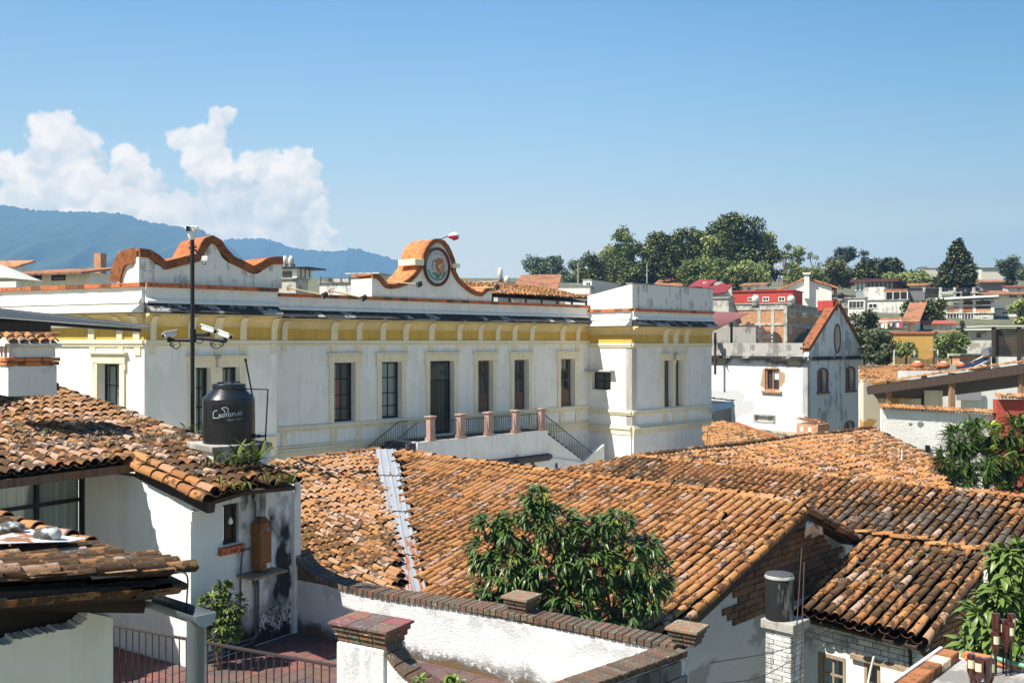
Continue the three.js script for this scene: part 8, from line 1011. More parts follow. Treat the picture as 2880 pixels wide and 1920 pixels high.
{ // radio mast and antennas
  const t = thing('lattice_mast', 'thin red and white lattice radio mast', 'mast'), D = 190; for (let k = 0; k < 12; k++) { const y0 = 800 - k * 7.4, a = atDepth(2184, y0, D), b = atDepth(2191, y0 - 7.4, D); part('segment', joined(bar(a, V3(a.x, b.y, a.z), 0.06, 4), bar(V3(b.x, a.y, a.z), b, 0.06, 4), bar(a, b, 0.04, 4)), std({ color: k % 2 ? rgb(0.75, 0.75, 0.75) : rgb(0.45, 0.25, 0.22) }), t); } settle(t);
  for (const [x, y0, y1, D2, lab] of [[1626, 740, 800, 150, 'thin antenna pole left of the box house'], [1820, 740, 796, 150, 'thin antenna pole before the tall trees']]) { const p = thing('antenna_pole', lab, 'antenna'); part('pole', bar(atDepth(x, y1, D2), atDepth(x, y0, D2), 0.06, 5), mGreyLight, p); part('tip', bar(atDepth(x - 3, y0 + 8, D2), atDepth(x + 3, y0 + 8, D2), 0.03, 4), mGreyLight, p); settle(p); }
  const rd = thing('roof_aerial', 'thin dark aerial rod rising from the pale tiled roof', 'antenna'), k = sG.plane.hit(1984, 1306); part('rod', bar(k, V3(k.x + 0.08, k.y + 1.05, k.z), 0.012, 5), mBlackIron, rd); part('clamp', bar(k.clone().add(V3(0, 0.05, 0)), k.clone().add(V3(0, 0.12, 0)), 0.025, 6), mBlackIron, rd); settle(rd);
  const vp = thing('vent_pipe', 'short white vent pipe on the pale tiled roof', 'pipe'), v = sG.plane.hit(2537, 1296); part('pipe', bar(v, v.clone().add(V3(0.02, 0.42, 0)), 0.02, 8), mWhitePaint, vp); part('collar', bar(v, v.clone().add(V3(0, 0.08, 0)), 0.07, 10), mGreyLight, vp); settle(vp); }

const filler = [ // D, x0, xm, x1, yt, yb, material, roof, label
  [100, 2640, 2700, 2712, 940, 975, mWhite, 1, 'small white-framed house with tile roof behind the round leafy tree'], [97, 2760, 2800, 2812, 962, 1000, mYellow, 1, 'low yellow house below the grey block house'],
  [110, 2590, 2650, 2662, 912, 940, mGreyLight, 0, 'flat grey roof between ochre house and washing terrace'], [126, 2380, 2430, 2440, 866, 910, mGreyLight, 0, 'pale lower storey below the strip-windowed house'],
  [135, 2330, 2395, 2405, 838, 880, mGrey, 0, 'grey roof terrace right of the white hall'], [146, 2560, 2640, 2652, 800, 835, mWhite, 1, 'little white house with brown roof behind the pergola'],
  [128, 2690, 2790, 2800, 850, 890, mGrey, 0, 'grey rear block behind the lattice balcony house'], [142, 2740, 2830, 2842, 822, 850, mGreyLight, 1, 'brown-roofed house between pergola and white hillside house'],
  [175, 2640, 2700, 2710, 790, 815, mWhite, 1, 'tiled house half hidden behind the great cypress'], [180, 2480, 2560, 2570, 795, 820, mGreyLight, 1, 'red-roofed house behind the dark timber house'],
  [122, 2800, 2900, 2910, 868, 925, mWhite, 0, 'white terrace house at the right edge below the tiled ones'], [140, 2130, 2200, 2210, 812, 850, mBrickFar, 0, 'brick rear house left of the white hall'],
  [150, 2090, 2150, 2160, 800, 830, mWhite, 1, 'white house behind the crimson building'], [112, 1985, 2070, 2080, 830, 870, mGrey, 0, 'grey yard wall behind the red sheet roofs'],
  [105, 2455, 2530, 2540, 905, 940, mGrey, 0, 'grey wall under the washing terrace'], [84, 2630, 2720, 2735, 985, 1015, mYellow, 0, 'yellow garden wall below the round leafy tree'], [170, 1840, 1960, 1975, 806, 830, mWhite, 1, 'low tiled house before the big clump of trees'], [150, 2850, 2930, 2940, 845, 880, mWhite, 1, 'white house with brown roof at the right edge']];
for (const [D, x0, xm, x1, yt, yb, mat, tile, lab] of filler) { const w = (xm - x0) / 5; bld('hill_house', lab, { D, x0, xm, x1, yt, yb, yaw: 12 + (x0 % 17), mat, roof: tile ? { tile: 1, pitch: 0.22 } : null, deep: 7, over: 0.4, wins: yb - yt > 24 ? [[x0 + w, x0 + 1.9 * w, yt + 7, yt + 16, 2], [x0 + 3 * w, x0 + 3.9 * w, yt + 7, yt + 16, 2]] : [], group: hillG }); }

{ // small tiled roof and patched lean-to between the town hall corner and the gabled house
  const hs = thing('tiled_shed', 'reddish tiled roof tucked between town hall corner and gabled house', 'roof'), P = atDepth(2034, 1188, 56), U = V3(0.70, 0, -0.71).normalize(), V = V3(0.70, -0.28, 0.71).normalize(); const N = V.clone().cross(U).normalize(); if (N.y < 0) N.negate(); const pl = new Plane(P, N); roofTiles({ parent: hs, P, U, V, poly: [[1985, 1200], [2034, 1187], [2072, 1193], [2200, 1236], [2310, 1262], [2250, 1300], [1985, 1300]].map(([x, y]) => pl.hit(x, y)), set: tileSets.orange.concat(tileSets.mixed), seed: 131, keep: 200, messy: 1.6 }); part('edge_board', beam(pl.hit(2069, 1193).add(V3(0, 0.12, 0)), pl.hit(2190, 1236).add(V3(0, 0.12, 0)), 0.3, 0.08), std({ color: rgb(0.45, 0.16, 0.06) }), hs); const w = pl.hit(2100, 1230); part('wall', box(w.x - 3, w.x + 4, 0, w.y - 0.9, w.z - 1.2, w.z - 0.9), mOld, hs);
  const ln = thing('patched_lean_to', 'shabby lean-to with grey cloth and broken tiles at the town hall corner', 'shed'), q = (x, y, D) => atDepth(x, y, D); part('cloth_roof', flatPoly([q(1995, 1140, 60), q(2062, 1130, 63), q(2068, 1142, 61), q(1995, 1160, 58)], 0.05), mGreyLight, ln); ridgeTiles(ln, q(1998, 1122, 62), q(2060, 1130, 63), tileSets.mossy, { seed: 87, name: 'loose_tile', messy: 3 }); part('side', flatPoly([q(2066, 1142, 61.2), q(2072, 1192, 61.2), q(2062, 1192, 64), q(2058, 1135, 64)], 0.08, true), mOld, ln); part('back', flatPoly([q(1990, 1125, 64), q(2062, 1130, 64), q(2062, 1200, 64), q(1990, 1200, 64)], 0.1, true), mGrey, ln); settle(ln);
}
// ---------------------------------------------------------------- leaves
function leafGeo(L, W, droop, fold, seed) {                // a pointed leaf along +z with a bent midrib
  const n = 5, pos = [], id = [], r = rng(seed), tw = rr(-0.4, 0.4, r); for (let j = 0; j <= n; j++) { const t = j / n, w = W * Math.pow(Math.sin(Math.PI * Math.min(1, 0.04 + t * 0.96)), 0.8) * (1 - 0.25 * t), y = -droop * t * t * L, a = tw * t; for (const s of [-1, 0, 1]) pos.push(s * w * Math.cos(a), y + Math.abs(s) * w * fold + s * w * Math.sin(a), t * L * (1 - 0.15 * droop * t)); } for (let j = 0; j < n; j++) for (let k = 0; k < 2; k++) { const a = j * 3 + k, b = a + 3; id.push(a, b, a + 1, a + 1, b, b + 1); }
  const g = new THREE.BufferGeometry(); g.setAttribute('position', new THREE.Float32BufferAttribute(pos, 3)); g.setAttribute('uv', new THREE.Float32BufferAttribute(new Float32Array(pos.length / 3 * 2), 2)); g.setIndex(id); g.computeVertexNormals(); return g;
}
const mBark = std({ map: repeated(texWood, 1.2), color: rgb(0.65, 0.62, 0.58), roughness: 0.95 });
const leafMat = (r, g, b, rough = 0.36) => new THREE.MeshPhysicalMaterial({ color: rgb(r, g, b), roughness: rough, side: THREE.DoubleSide, vertexColors: true, specularIntensity: 0.7 });
function frame3(dir, roll) { const z = dir.clone().normalize(), up = Math.abs(z.y) > 0.95 ? V3(1, 0, 0) : V3(0, 1, 0), x = up.clone().cross(z).normalize(), y = z.clone().cross(x); return new THREE.Matrix4().makeBasis(x, y, z).multiply(new THREE.Matrix4().makeRotationZ(roll)); }
// blobs in photo pixels: [px, py, rx, ry] around depth D; tips spread over each blob
function nearTree(o) {
  const { name, label, category = 'tree', D, thick = 0.9, blobs, base, density, leaves, mat, perTip = 9, spread = 1.0, keep = 300, seed = 1, tint0 = [0.92, 0.95, 0.92], tint1 = [1.12, 1.08, 1.0], trunkR = 0.06, up = 0.35, jitterLeaf = 0.3, parent } = o;
  const r = rng(seed), t = parent ?? thing(name, label, category), k = D / F, list = [], wood = new Acc(), B = V3((base[0] - CX) * k, base[1], -D), crown = [];
  const mids = blobs.map(([x, y]) => atDepth(x, y, D)), mid = mids.reduce((a, b) => a.add(b), V3(0, 0, 0)).multiplyScalar(1 / blobs.length); mid.y -= 0.25;
  wood.add(tube([B, B.clone().lerp(mid, 0.5).add(V3(rr(-0.06, 0.06, r), 0, rr(-0.06, 0.06, r))), mid], trunkR, 8, 10));
  for (const [x, y, rx, ry, dz = 0] of blobs) { const c = atDepth(x, y, D + dz), a = rx * k, b = ry * k, n = Math.max(4, Math.round(density * (a * b + 0.5 * thick * (a + b)) )); const hub = c.clone().add(V3(0, -b * 0.4, 0)); wood.add(tube([mid, mid.clone().lerp(hub, 0.5).add(V3(0, 0.05, 0)), hub], trunkR * 0.22, 6, 8));
    for (let q = 0; q < n; q++) { const d = V3(rr(-1, 1, r), rr(-0.75, 1, r), rr(-0.7, 1, r)); if (d.length() < 0.2) continue; d.normalize(); const rad = 0.55 + 0.5 * Math.sqrt(r()), p = c.clone().add(V3(d.x * a * rad, d.y * b * rad, d.z * Math.min(a, thick) * rad)); if (r() < 0.5) wood.add(bar(hub, p, 0.006 + 0.004 * r(), 4)); const out = d.clone().add(V3(0, up, 0)).normalize(), g0 = rr(0, 6.28, r), tc = rr(0, 1, r), young = r() < 0.05;
      for (let j = 0; j < perTip; j++) { const a2 = g0 + j * 2.4, el = rr(0.1, 1.1, r) * spread, ref = frame3(out, 0), dir = V3(Math.cos(a2) * Math.sin(el), Math.sin(a2) * Math.sin(el), Math.cos(el)).applyMatrix4(new THREE.Matrix4().extractRotation(ref)); dir.y -= 0.15 * spread; const m = frame3(dir, rr(-jitterLeaf, jitterLeaf, r)), s = rr(0.7, 1.15, r); m.scale(V3(s, s, s)); const pp = p.clone().addScaledVector(out, -0.05 * (j / perTip)); m.setPosition(pp); let col = mix3(tint0, tint1, r()); if (young) col = [col[0] * 2.4, col[1] * 1.9, col[2]]; list.push([m, leaves[Math.floor(r() * leaves.length)], pp, col]); } } }
  const vis = p => -p[2].z - 0.3 * p[2].y; list.sort((a, b) => vis(a) - vis(b)); const rest = new Acc(), vars = {};
  list.forEach(([m, g, , col], i) => { if (i < keep) { const key = leaves.indexOf(g) + '_' + Math.round(col[1] * 4); vars[key] ??= vtint(g.clone(), col); part('leaf', vars[key], mat, t).applyMatrix4(m); } else rest.add(g, m, col); });
  if (rest.size) part('foliage', rest.geo(), mat, t).userData.kind = 'stuff'; part('trunk', wood.geo(), mBark, t); return t;
}
const L1_ = [1, 2, 3, 4, 5, 6].map(s => leafGeo(0.15 + 0.014 * s, 0.026 + 0.002 * (s % 3), 0.15 + 0.13 * s, 0.35, s)), L2_ = [5, 6, 7].map(s => leafGeo(0.20, 0.045, 0.5 + 0.1 * (s - 5), 0.3, s)), L3_ = [8, 9, 10].map(s => leafGeo(0.10, 0.026, 0.4, 0.3, s));
nearTree({ name: 'glossy_tree', label: 'dark glossy-leaved tree growing between patio wall and tiled roof', D: 15.2, base: [1610, 1.2], density: 115, perTip: 9, leaves: L1_, mat: leafMat(0.070, 0.120, 0.034, 0.36), seed: 201, trunkR: 0.09, thick: 0.75, tint0: [0.92, 0.95, 0.92], tint1: [1.12, 1.08, 1.0],
  blobs: [[1508, 1398, 36, 24], [1500, 1440, 46, 30], [1380, 1470, 48, 28], [1440, 1490, 60, 36], [1560, 1480, 70, 50], [1640, 1520, 70, 55], [1690, 1475, 40, 24], [1742, 1458, 30, 20], [1360, 1555, 40, 42], [1430, 1590, 80, 60], [1540, 1580, 90, 70], [1660, 1590, 90, 70], [1760, 1560, 65, 50], [1822, 1535, 38, 20], [1835, 1620, 50, 60], [1390, 1660, 55, 45], [1480, 1680, 80, 55], [1600, 1690, 90, 60], [1720, 1690, 80, 65], [1800, 1680, 55, 55], [1560, 1745, 70, 35], [1680, 1755, 80, 35], [1370, 1700, 40, 25]] });
nearTree({ name: 'broadleaf_tree', label: 'bright broad-leaved tree behind the upturned bottles', D: 11.6, base: [2840, 1.5], density: 130, perTip: 7, leaves: L2_, mat: leafMat(0.115, 0.175, 0.04, 0.42), seed: 203, trunkR: 0.05, thick: 0.6, tint0: [0.92, 0.95, 0.92], tint1: [1.12, 1.08, 1.0],
  blobs: [[2845, 1560, 42, 32], [2830, 1600, 38, 40], [2870, 1620, 45, 60], [2790, 1680, 45, 45], [2845, 1690, 55, 60], [2760, 1740, 40, 40], [2740, 1800, 35, 40], [2800, 1780, 60, 55], [2870, 1780, 50, 70], [2900, 1700, 50, 120], [2780, 1835, 60, 25]] });
nearTree({ name: 'shrub', label: 'leafy green shrub in the corner by the damp wall', category: 'shrub', D: 14.0, base: [618, FLOOR], density: 330, perTip: 7, leaves: L3_, mat: leafMat(0.09, 0.135, 0.03, 0.45), seed: 205, trunkR: 0.02, thick: 0.35, tint0: [0.92, 0.95, 0.92], tint1: [1.12, 1.08, 1.0], keep: 200,
  blobs: [[625, 1660, 28, 26], [600, 1700, 40, 32], [650, 1705, 38, 36], [625, 1745, 55, 30], [600, 1790, 40, 24], [565, 1790, 22, 20], [650, 1770, 34, 30]] });
// fern and weeds round the tank stand
{
  const frond = seed => { const r = rng(seed), g = new Acc(), L = 0.55; for (let j = 1; j < 13; j++) { const t = j / 13, w = 0.10 * Math.sin(Math.PI * (0.12 + 0.86 * t)), y = 0.30 * t - 0.42 * t * t, z = t * L; for (const s of [-1, 1]) { const a = new THREE.BufferGeometry(); a.setAttribute('position', new THREE.Float32BufferAttribute([0, y, z - 0.015, s * w, y - 0.012, z + 0.03, 0, y, z + 0.02], 3)); a.setAttribute('normal', new THREE.Float32BufferAttribute([0, 1, 0, 0, 1, 0, 0, 1, 0], 3)); a.setAttribute('uv', new THREE.Float32BufferAttribute([0, 0, 0, 0, 0, 0], 2)); g.add(a); } } return g.geo(); };
  const fr = [1, 2].map(frond), c = sB.plane.hit(690, 1345), c2 = sB.plane.hit(770, 1372); const mFern = leafMat(0.14, 0.19, 0.03, 0.6);
  const fern = (p, n, s, label, seed) => { const t = thing('fern', label, 'fern'), r = rng(seed); for (let k = 0; k < n; k++) { const a = r() * 6.28, e = rr(0.35, 1.25, r), m = frame3(V3(Math.cos(a) * Math.cos(e), Math.sin(e), Math.sin(a) * Math.cos(e)), rr(-0.4, 0.4, r)); const q = s * rr(0.6, 1.1, r); m.scale(V3(q, q, q)); m.setPosition(p.clone().add(V3(rr(-0.25, 0.25, r), rr(0, 0.08, r), rr(-0.1, 0.15, r)))); const l = part('frond', fr[k % 2], mFern, t); l.applyMatrix4(m); } settle(t); };
  fern(sB.plane.hit(690, 1318).add(V3(0, 0.05, 0.1)), 34, 0.85, 'big yellow-green fern sprouting below the lettered tank', 3); fern(sB.plane.hit(628, 1318).add(V3(0, 0.04, 0.15)), 16, 0.6, 'grey-green fern against the front of the tank stand', 4); fern(sB.plane.hit(668, 1385).add(V3(0, 0.02, 0.05)), 16, 0.5, 'dark fern hanging over the eave corner', 5); fern(sB.plane.hit(778, 1366).add(V3(0, 0, 0.05)), 18, 0.5, 'leafy fern over the eave beside the pilaster', 7); fern(sB.plane.hit(552, 1222).add(V3(0, 0, 0.05)), 10, 0.5, 'small weed beside the mast foot', 9); fern(sB.plane.hit(740, 1290).add(V3(0, 0, 0)), 12, 0.55, 'bushy weed at the right of the tank stand', 10);
  // dry grey stonecrop and grass on the old roofs
  const tuft = (() => { const g = new Acc(), r = rng(14); for (let k = 0; k < 26; k++) { const a = r() * 6.28, e = rr(0.2, 1.4, r), L = rr(0.04, 0.11, r), d = V3(Math.cos(a) * Math.cos(e), Math.sin(e), Math.sin(a) * Math.cos(e)), p = V3(rr(-0.09, 0.09, r), 0, rr(-0.09, 0.09, r)), s = V3(-d.z, 0, d.x).normalize().multiplyScalar(0.008), q = p.clone().addScaledVector(d, L); const b = new THREE.BufferGeometry(); b.setAttribute('position', new THREE.Float32BufferAttribute([p.x - s.x, p.y, p.z - s.z, p.x + s.x, p.y, p.z + s.z, q.x + s.x, q.y, q.z + s.z, q.x - s.x, q.y, q.z - s.z], 3)); b.setAttribute('normal', new THREE.Float32BufferAttribute([0, 1, 0, 0, 1, 0, 0, 1, 0, 0, 1, 0], 3)); b.setAttribute('uv', new THREE.Float32BufferAttribute(new Float32Array(8), 2)); b.setIndex([0, 1, 2, 0, 2, 3]); g.add(b); } return g.geo(); })();
  const weeds = (plane, spots, label, name, seed) => { const r = rng(seed), m = shadow(new THREE.InstancedMesh(tuft, std({ roughness: 1 }), spots.length)); m.name = numbered(name); spots.forEach(([x, y], k) => { const p = plane.hit(x, y).add(V3(0, 0.10, 0)); const q = rr(0.35, 0.8, r); m.setMatrixAt(k, new THREE.Matrix4().makeRotationY(r() * 6.28).scale(V3(q, q, q)).setPosition(p)); m.setColorAt(k, r() < 0.55 ? rgb(0.22, 0.18, 0.15) : r() < 0.5 ? rgb(0.09, 0.095, 0.03) : rgb(0.16, 0.13, 0.08)); }); scene.add(m); tag(m, label, 'weeds', null, 'stuff'); };
  const r = rng(91), sp = []; for (let k = 0; k < 420; k++) { const x = rr(0, 700, r), y = lerp(1095, 1320, r()) + x * 0.13; if (inPoly([[0, 1100], [147, 1100], [540, 1232], [640, 1280], [560, 1360], [390, 1285], [0, 1325]], x, y) && fbm(x / 60, y / 40, 3, 33) > 0.52) sp.push([x, y]); } weeds(sB.plane, sp, 'dry stonecrop and grass growing on the white house roof', 'roof_weeds', 92);
  const sp2 = []; for (let k = 0; k < 200; k++) { const x = rr(2300, 2720, r), y = rr(1560, 1760, r); if (inPoly([[2440, 1540], [2760, 1570], [2640, 1720], [2340, 1690]], x, y) && fbm(x / 40, y / 40, 3, 35) > 0.56) sp2.push([x, y]); } for (let k = 0; k < 30; k++) sp2.push([2330 + r() * 60, 1640 + r() * 40]); weeds(sE.plane, sp2, 'grey weeds in the joints of the orange tiles', 'roof_weeds', 93);
}
// sprigs in front of the pillar wing
nearTree({ name: 'sapling', label: 'bright sprig beside the brick-topped pillar wing', category: 'plant', D: 9.9, base: [1168, EY - 4.2], density: 60, perTip: 7, leaves: L3_.map(g => g.clone().scale(0.8, 0.8, 0.8)), mat: leafMat(0.13, 0.22, 0.03, 0.45), seed: 207, trunkR: 0.008, thick: 0.1, keep: 60, blobs: [[1172, 1912, 16, 14]] });
nearTree({ name: 'sapling', label: 'bright sprig rising before the maroon paving', category: 'plant', D: 9.9, base: [1275, EY - 4.2], density: 60, perTip: 7, leaves: L3_.map(g => g.clone().scale(0.8, 0.8, 0.8)), mat: leafMat(0.13, 0.22, 0.03, 0.45), seed: 209, trunkR: 0.008, thick: 0.1, keep: 60, blobs: [[1266, 1902, 9, 8], [1282, 1915, 16, 9]] });
// feathery tree at the right
{
  const fg = [1, 2].map(s => { const g = new Acc(), r = rng(s), L = 0.5; for (let j = 1; j < 12; j++) { const t = j / 12, w = 0.115 * Math.sin(Math.PI * (0.15 + 0.8 * t)), y = 0.05 * t - 0.30 * t * t, z = t * L; for (const q of [-1, 1]) { const a = new THREE.BufferGeometry(); a.setAttribute('position', new THREE.Float32BufferAttribute([0, y, z - 0.02, q * w, y - 0.03, z + 0.02, 0, y, z + 0.025], 3)); a.setAttribute('normal', new THREE.Float32BufferAttribute([0, 1, 0, 0, 1, 0, 0, 1, 0], 3)); a.setAttribute('uv', new THREE.Float32BufferAttribute([0, 0, 0, 0, 0, 0], 2)); g.add(a); } } return g.geo(); });
  nearTree({ name: 'feathery_tree', label: 'feathery-leaved tree against the white and red walls', D: 33, base: [2770, 2], density: 30, perTip: 9, leaves: fg.map(g => g.clone().scale(0.8, 0.8, 0.8)), mat: leafMat(0.15, 0.25, 0.055, 0.6), seed: 211, trunkR: 0.08, thick: 1.6, spread: 1.3, up: 0.2, tint0: [0.92, 0.95, 0.92], tint1: [1.12, 1.08, 1.0],
    blobs: [[2700, 1238, 45, 32], [2755, 1220, 45, 30], [2680, 1300, 40, 45], [2740, 1300, 60, 50], [2800, 1280, 50, 50], [2860, 1215, 45, 40], [2860, 1300, 50, 60], [2700, 1360, 45, 35], [2770, 1370, 60, 35], [2850, 1390, 55, 20], [2905, 1260, 50, 80]] });
}
// ---------------------------------------------------------------- trees on the hill and beyond
const clumpGeo = (() => [0, 1].map(s => { const g = new Acc(), r = rng(500 + s); for (let k = 0; k < 9; k++) { const p = V3(rr(-0.5, 0.5, r), rr(-0.4, 0.4, r), rr(-0.5, 0.5, r)), u = V3(rr(-1, 1, r), rr(-0.6, 0.6, r), rr(-1, 1, r)).normalize(), v = u.clone().cross(V3(rr(-1, 1, r), rr(-1, 1, r), rr(-1, 1, r))).normalize(), L = rr(0.16, 0.34, r), W = L * 0.55, n = u.clone().cross(v).normalize(); if (n.y < 0) n.negate(); const b = new THREE.BufferGeometry(), q = (a, c) => p.clone().addScaledVector(u, a * L).addScaledVector(v, c * W), P = [q(-1, 0), q(0, 1), q(1, 0), q(0, -1)]; b.setAttribute('position', new THREE.Float32BufferAttribute(P.flatMap(e => [e.x, e.y, e.z]), 3)); b.setAttribute('normal', new THREE.Float32BufferAttribute(P.flatMap(() => [n.x, n.y, n.z]), 3)); b.setAttribute('uv', new THREE.Float32BufferAttribute(new Float32Array(8), 2)); b.setIndex([0, 1, 2, 0, 2, 3]); g.add(b); } return g.geo(); }))();
const mLeafFar = std({ roughness: 0.75 });
function farTree(label, px, yTop, yBase, hw, D, o = {}) {
  const { shape = 'round', col = [0.21, 0.27, 0.08], col2 = [0.42, 0.45, 0.14], size = 1, lobes = 16, open = 0.3, seed = Math.round(px * 7 + yTop), group = 'trees on the hill and beyond', nScale = 1, name = 'tree' } = o;
  const r = rng(seed), t = thing(name, label, 'tree', group), k = D / F, c = atDepth(px, yBase, D), H = (yBase - yTop) * k, W = hw * k; t.position.copy(c);
  const bl = []; if (shape === 'round') for (let q = 0; q < lobes; q++) { const v = r(), y = H * lerp(0.22, 0.92, v), lim = W * Math.sqrt(Math.max(0.05, 1 - Math.pow((y / H - 0.5) / 0.55, 2))), a = r() * 6.28, d = lim * Math.sqrt(r()) * 0.85, R = W * rr(0.26, 0.42, r); bl.push([Math.cos(a) * d, Math.min(y, H - R * 0.7), Math.sin(a) * d, R, R * rr(0.6, 0.9, r)]); }
  else if (shape === 'cone') for (let q = 0; q < lobes * 2; q++) { const v = Math.pow(r(), 0.8), y = H * lerp(0.06, 0.95, v), lim = W * (1 - v) * rr(0.75, 1.05, r) + W * 0.05, a = r() * 6.28; bl.push([Math.cos(a) * lim * 0.72, y, Math.sin(a) * lim * 0.72, W * 0.26 * (1.15 - v), W * 0.20 * (1.15 - v)]); }
  else if (shape === 'column') for (let q = 0; q < 12; q++) { const v = q / 11; bl.push([rr(-0.15, 0.15, r) * W, H * lerp(0.05, 0.94, v), rr(-0.15, 0.15, r) * W, W * (1.05 - 0.75 * v * v), H * 0.08]); }
  const pts = []; for (const [x, y, z, R, Ry] of bl) { const n = Math.max(12, Math.round(nScale * 26 * (R * R + R * Ry) / (size * size) * (1 - open))); for (let q = 0; q < n; q++) { const d = V3(rr(-1, 1, r), rr(-1, 1, r), rr(-1, 1, r)); if (d.length() > 1) continue; d.normalize(); const rad = Math.pow(r(), 0.4); const p = V3(x + d.x * R * rad, y + d.y * Ry * rad, z + d.z * R * rad); pts.push(p); } }
  const m = shadow(new THREE.InstancedMesh(clumpGeo[seed % 2], mLeafFar, pts.length)); m.name = 'crown'; m.userData.kind = 'stuff'; pts.forEach((p, i) => { const s = size * rr(0.7, 1.3, r); m.setMatrixAt(i, new THREE.Matrix4().makeRotationFromEuler(new THREE.Euler(rr(-0.5, 0.5, r), r() * 6.28, rr(-0.5, 0.5, r))).scale(V3(s, s, s)).setPosition(p)); const q = r(); m.setColorAt(i, rgb(...mix3(col, col2, q * q))); }); t.add(m);
  const wood = new Acc(); const g0 = Math.min(0, groundHeight(c.x, D) - c.y - 0.5); wood.add(new THREE.CylinderGeometry(W * 0.035 + 0.05, W * 0.07 + 0.1, H * 0.55 - g0, 7).translate(0, (H * 0.55 + g0) / 2, 0)); for (const b of bl.slice(0, 9)) wood.add(bar(V3(0, H * 0.3, 0), V3(b[0], b[1], b[2]), W * 0.018 + 0.03, 5)); part('trunk', wood.geo(), mBark, t); return t;
}
const DK = { col: [0.09, 0.125, 0.065], col2: [0.18, 0.21, 0.10] }, LT = { col: [0.10, 0.145, 0.03], col2: [0.26, 0.28, 0.06] }, OL = { col: [0.08, 0.11, 0.035], col2: [0.34, 0.33, 0.15] };
farTree('dark round tree left of the tall pair far behind the town hall', 1540, 722, 812, 68, 240, { ...DK, size: 1.3, lobes: 22, open: 0 }); farTree('small dark tree beside the far antenna pole', 1630, 732, 815, 34, 235, { ...DK, size: 1.2, open: 0 });
farTree('airy light green tree behind the box house', 1690, 715, 815, 60, 200, { ...LT, size: 1.0 }); farTree('tall open-crowned tree with a separate top tuft', 1762, 638, 815, 58, 195, { ...LT, size: 0.95, lobes: 24, open: 0.35 }); farTree('mid green tree low between the tall trees', 1730, 690, 815, 62, 205, { size: 1.0, lobes: 20 });
farTree('broad dense tree left in the big clump', 1890, 655, 815, 78, 185, { size: 0.95, lobes: 30 }); farTree('tree with a pointed light top in the big clump', 1870, 645, 815, 36, 188, { ...LT, size: 0.9 }); farTree('tallest broad tree at the heart of the big clump', 2060, 603, 820, 100, 178, { size: 0.95, lobes: 40, col2: [0.20, 0.24, 0.06] }); farTree('dense dark tree filling the middle of the big clump', 1965, 640, 815, 80, 182, { size: 0.95, lobes: 30 }); farTree('rounded tree at the right end of the big clump', 2130, 632, 820, 58, 180, { size: 0.9, lobes: 26 }); farTree('lower bright tree in front of the big clump', 1990, 730, 825, 80, 165, { ...LT, size: 0.85, lobes: 22 }); farTree('lower green tree in front right of the big clump', 2100, 740, 825, 70, 165, { size: 0.85, lobes: 20 });
for (const [x, y, h, w, D, k, lab] of [[1835, 700, 815, 60, 190, LT, 'light green tree filling the gap before the broad dense tree'], [1925, 690, 818, 66, 176, LT, 'sunlit tree in front of the broad dense tree'], [2020, 660, 818, 62, 174, {}, 'rounded tree below the tallest crown'], [2155, 690, 820, 44, 172, LT, 'bright tree at the right foot of the big clump'], [1785, 740, 818, 60, 188, {}, 'low tree between the open-crowned tree and the clump'], [1655, 755, 815, 44, 205, LT, 'low light tree beside the box house'], [2075, 700, 820, 60, 170, LT, 'leafy tree under the right of the tallest crown'], [2320, 765, 812, 46, 168, LT, 'low tree between the white hall and the blossoming tree'], [2520, 770, 815, 50, 168, {}, 'low tree behind the glazed timber house'], [1600, 760, 815, 36, 225, DK, 'small dark tree at the left end of the far trees']]) farTree(lab, x, y, h, w, D, { ...k, size: 0.9, lobes: 22 });
farTree('thin airy tree beside the lattice mast', 2205, 668, 800, 26, 195, { size: 0.8, open: 0.55, lobes: 10 }); farTree('sparse green tree right of the lattice mast', 2235, 695, 800, 30, 195, { size: 0.85, open: 0.4 }); farTree('small spindly tree above the white hall', 2287, 708, 790, 20, 190, { size: 0.8, open: 0.55, lobes: 8 });
farTree('low yellow-green tree behind the white hall', 2250, 748, 815, 62, 165, { ...LT, size: 0.8, lobes: 20 }); farTree('blossoming pale tree behind the white hall roof', 2350, 738, 815, 50, 165, { ...OL, size: 0.8 });
farTree('dark misty pine left of a pair', 2370, 698, 795, 46, 230, { col: [0.035, 0.05, 0.035], col2: [0.06, 0.08, 0.055], size: 1.1, lobes: 16 }); farTree('dark misty pine right of a pair', 2450, 690, 790, 36, 228, { col: [0.035, 0.05, 0.035], col2: [0.06, 0.08, 0.055], size: 1.1, lobes: 14 });
farTree('wide tree with creamy blossom on the hill crest', 2480, 725, 800, 66, 172, { ...OL, size: 0.85, lobes: 24 }); farTree('dense low tree under the blossoming one', 2420, 755, 805, 60, 165, { size: 0.85, lobes: 18 }); farTree('dark scrubby tree above the glazed timber house', 2560, 755, 810, 50, 170, { size: 0.85 }); farTree('scrubby tree below the palm', 2600, 768, 815, 50, 165, { size: 0.8 });
farTree('great conical cypress standing over the hillside houses', 2695, 664, 822, 76, 142, { shape: 'cone', col: [0.11, 0.15, 0.055], col2: [0.33, 0.33, 0.13], size: 0.7, lobes: 44, open: 0, nScale: 1.3 });
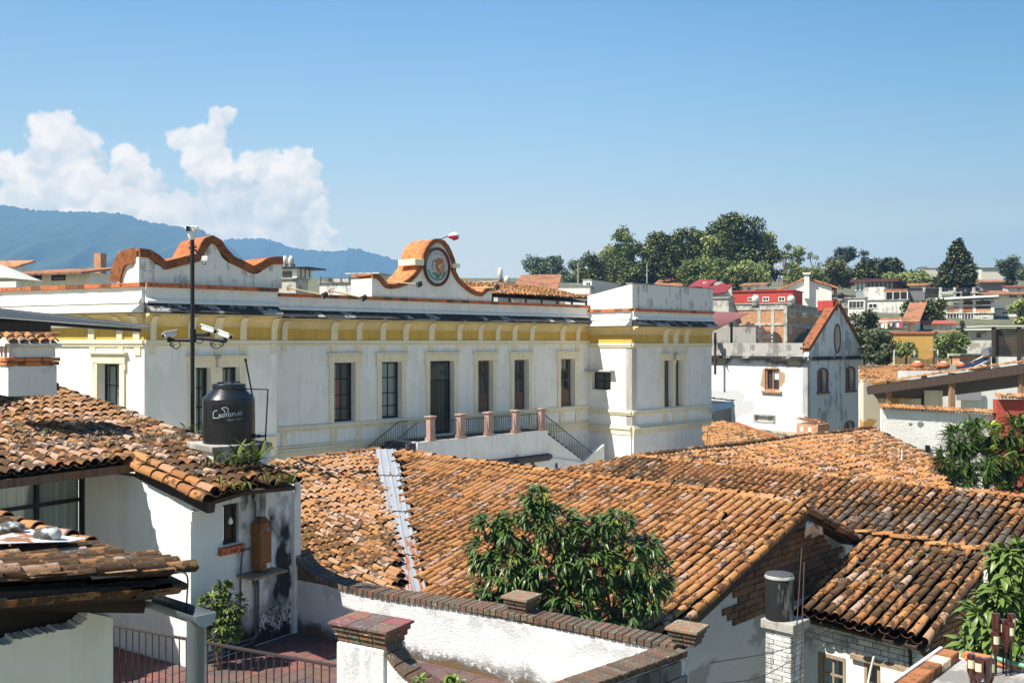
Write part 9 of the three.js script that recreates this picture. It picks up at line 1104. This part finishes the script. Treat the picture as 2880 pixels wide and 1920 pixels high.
farTree('slim cypress left of two by the skyline house', 2836, 745, 800, 7, 160, { shape: 'column', ...DK, size: 0.55, open: 0 }); farTree('slim cypress right of two by the skyline house', 2850, 735, 800, 9, 160, { shape: 'column', ...DK, size: 0.55, open: 0 }); farTree('dark round tree on the skyline at the right', 2840, 722, 785, 36, 190, { ...DK, size: 0.9 }); farTree('tree at the far right of the skyline', 2890, 738, 800, 30, 185, { ...DK, size: 0.9 });
farTree('spreading dark tree in front of the concrete house', 2590, 845, 930, 54, 112, { size: 0.6, lobes: 26, col2: [0.13, 0.16, 0.05], open: 0 }); farTree('dark tree left of the lattice balcony house', 2645, 838, 920, 30, 114, { size: 0.6, lobes: 16, open: 0 }); farTree('dark tree cut by the frame right of the balcony house', 2876, 840, 930, 32, 112, { size: 0.6, lobes: 16, open: 0 });
farTree('tall dark tree beside the gabled house', 2432, 868, 1040, 40, 74, { size: 0.5, lobes: 30, col: [0.09, 0.125, 0.06], col2: [0.22, 0.24, 0.12], open: 0 }); farTree('bushy dark tree in front of the ochre house', 2478, 930, 1042, 44, 72, { size: 0.5, lobes: 28, col: [0.09, 0.125, 0.06], col2: [0.22, 0.24, 0.12], open: 0 }); farTree('small round bush before the ochre wall', 2550, 962, 1010, 28, 76, { size: 0.4, open: 0 }); farTree('round leafy tree beside the white-framed opening', 2680, 938, 1015, 46, 78, { size: 0.45, lobes: 26, col2: [0.14, 0.18, 0.05], open: 0 }); farTree('little cypress behind the round leafy tree', 2708, 903, 965, 6, 90, { shape: 'column', ...DK, size: 0.35, open: 0 });
{ // palm on the skyline
  const t = thing('palm_tree', 'small palm on the skyline beside the great cypress', 'tree'), c = atDepth(2597, 770, 215), k = 215 / F; t.position.copy(c); part('trunk', new THREE.CylinderGeometry(0.2, 0.28, 18 * k + 3, 8).translate(0, (18 * k - 3) / 2, 0), mBark, t); for (let q = 0; q < 13; q++) { const a = q / 13 * 6.28, L = 1.9, pts = [], g = new Acc(); const f = leafGeo(L, 0.3, 0.9, -0.3, q); const m = frame3(V3(Math.cos(a), 0.55, Math.sin(a)), 0); m.setPosition(V3(0, 18 * k, 0)); part('frond', vtint(f, [1, 1, 1]), leafMat(0.03, 0.05, 0.02, 0.6), t).applyMatrix4(m); } }
renderer.render(scene, camera);
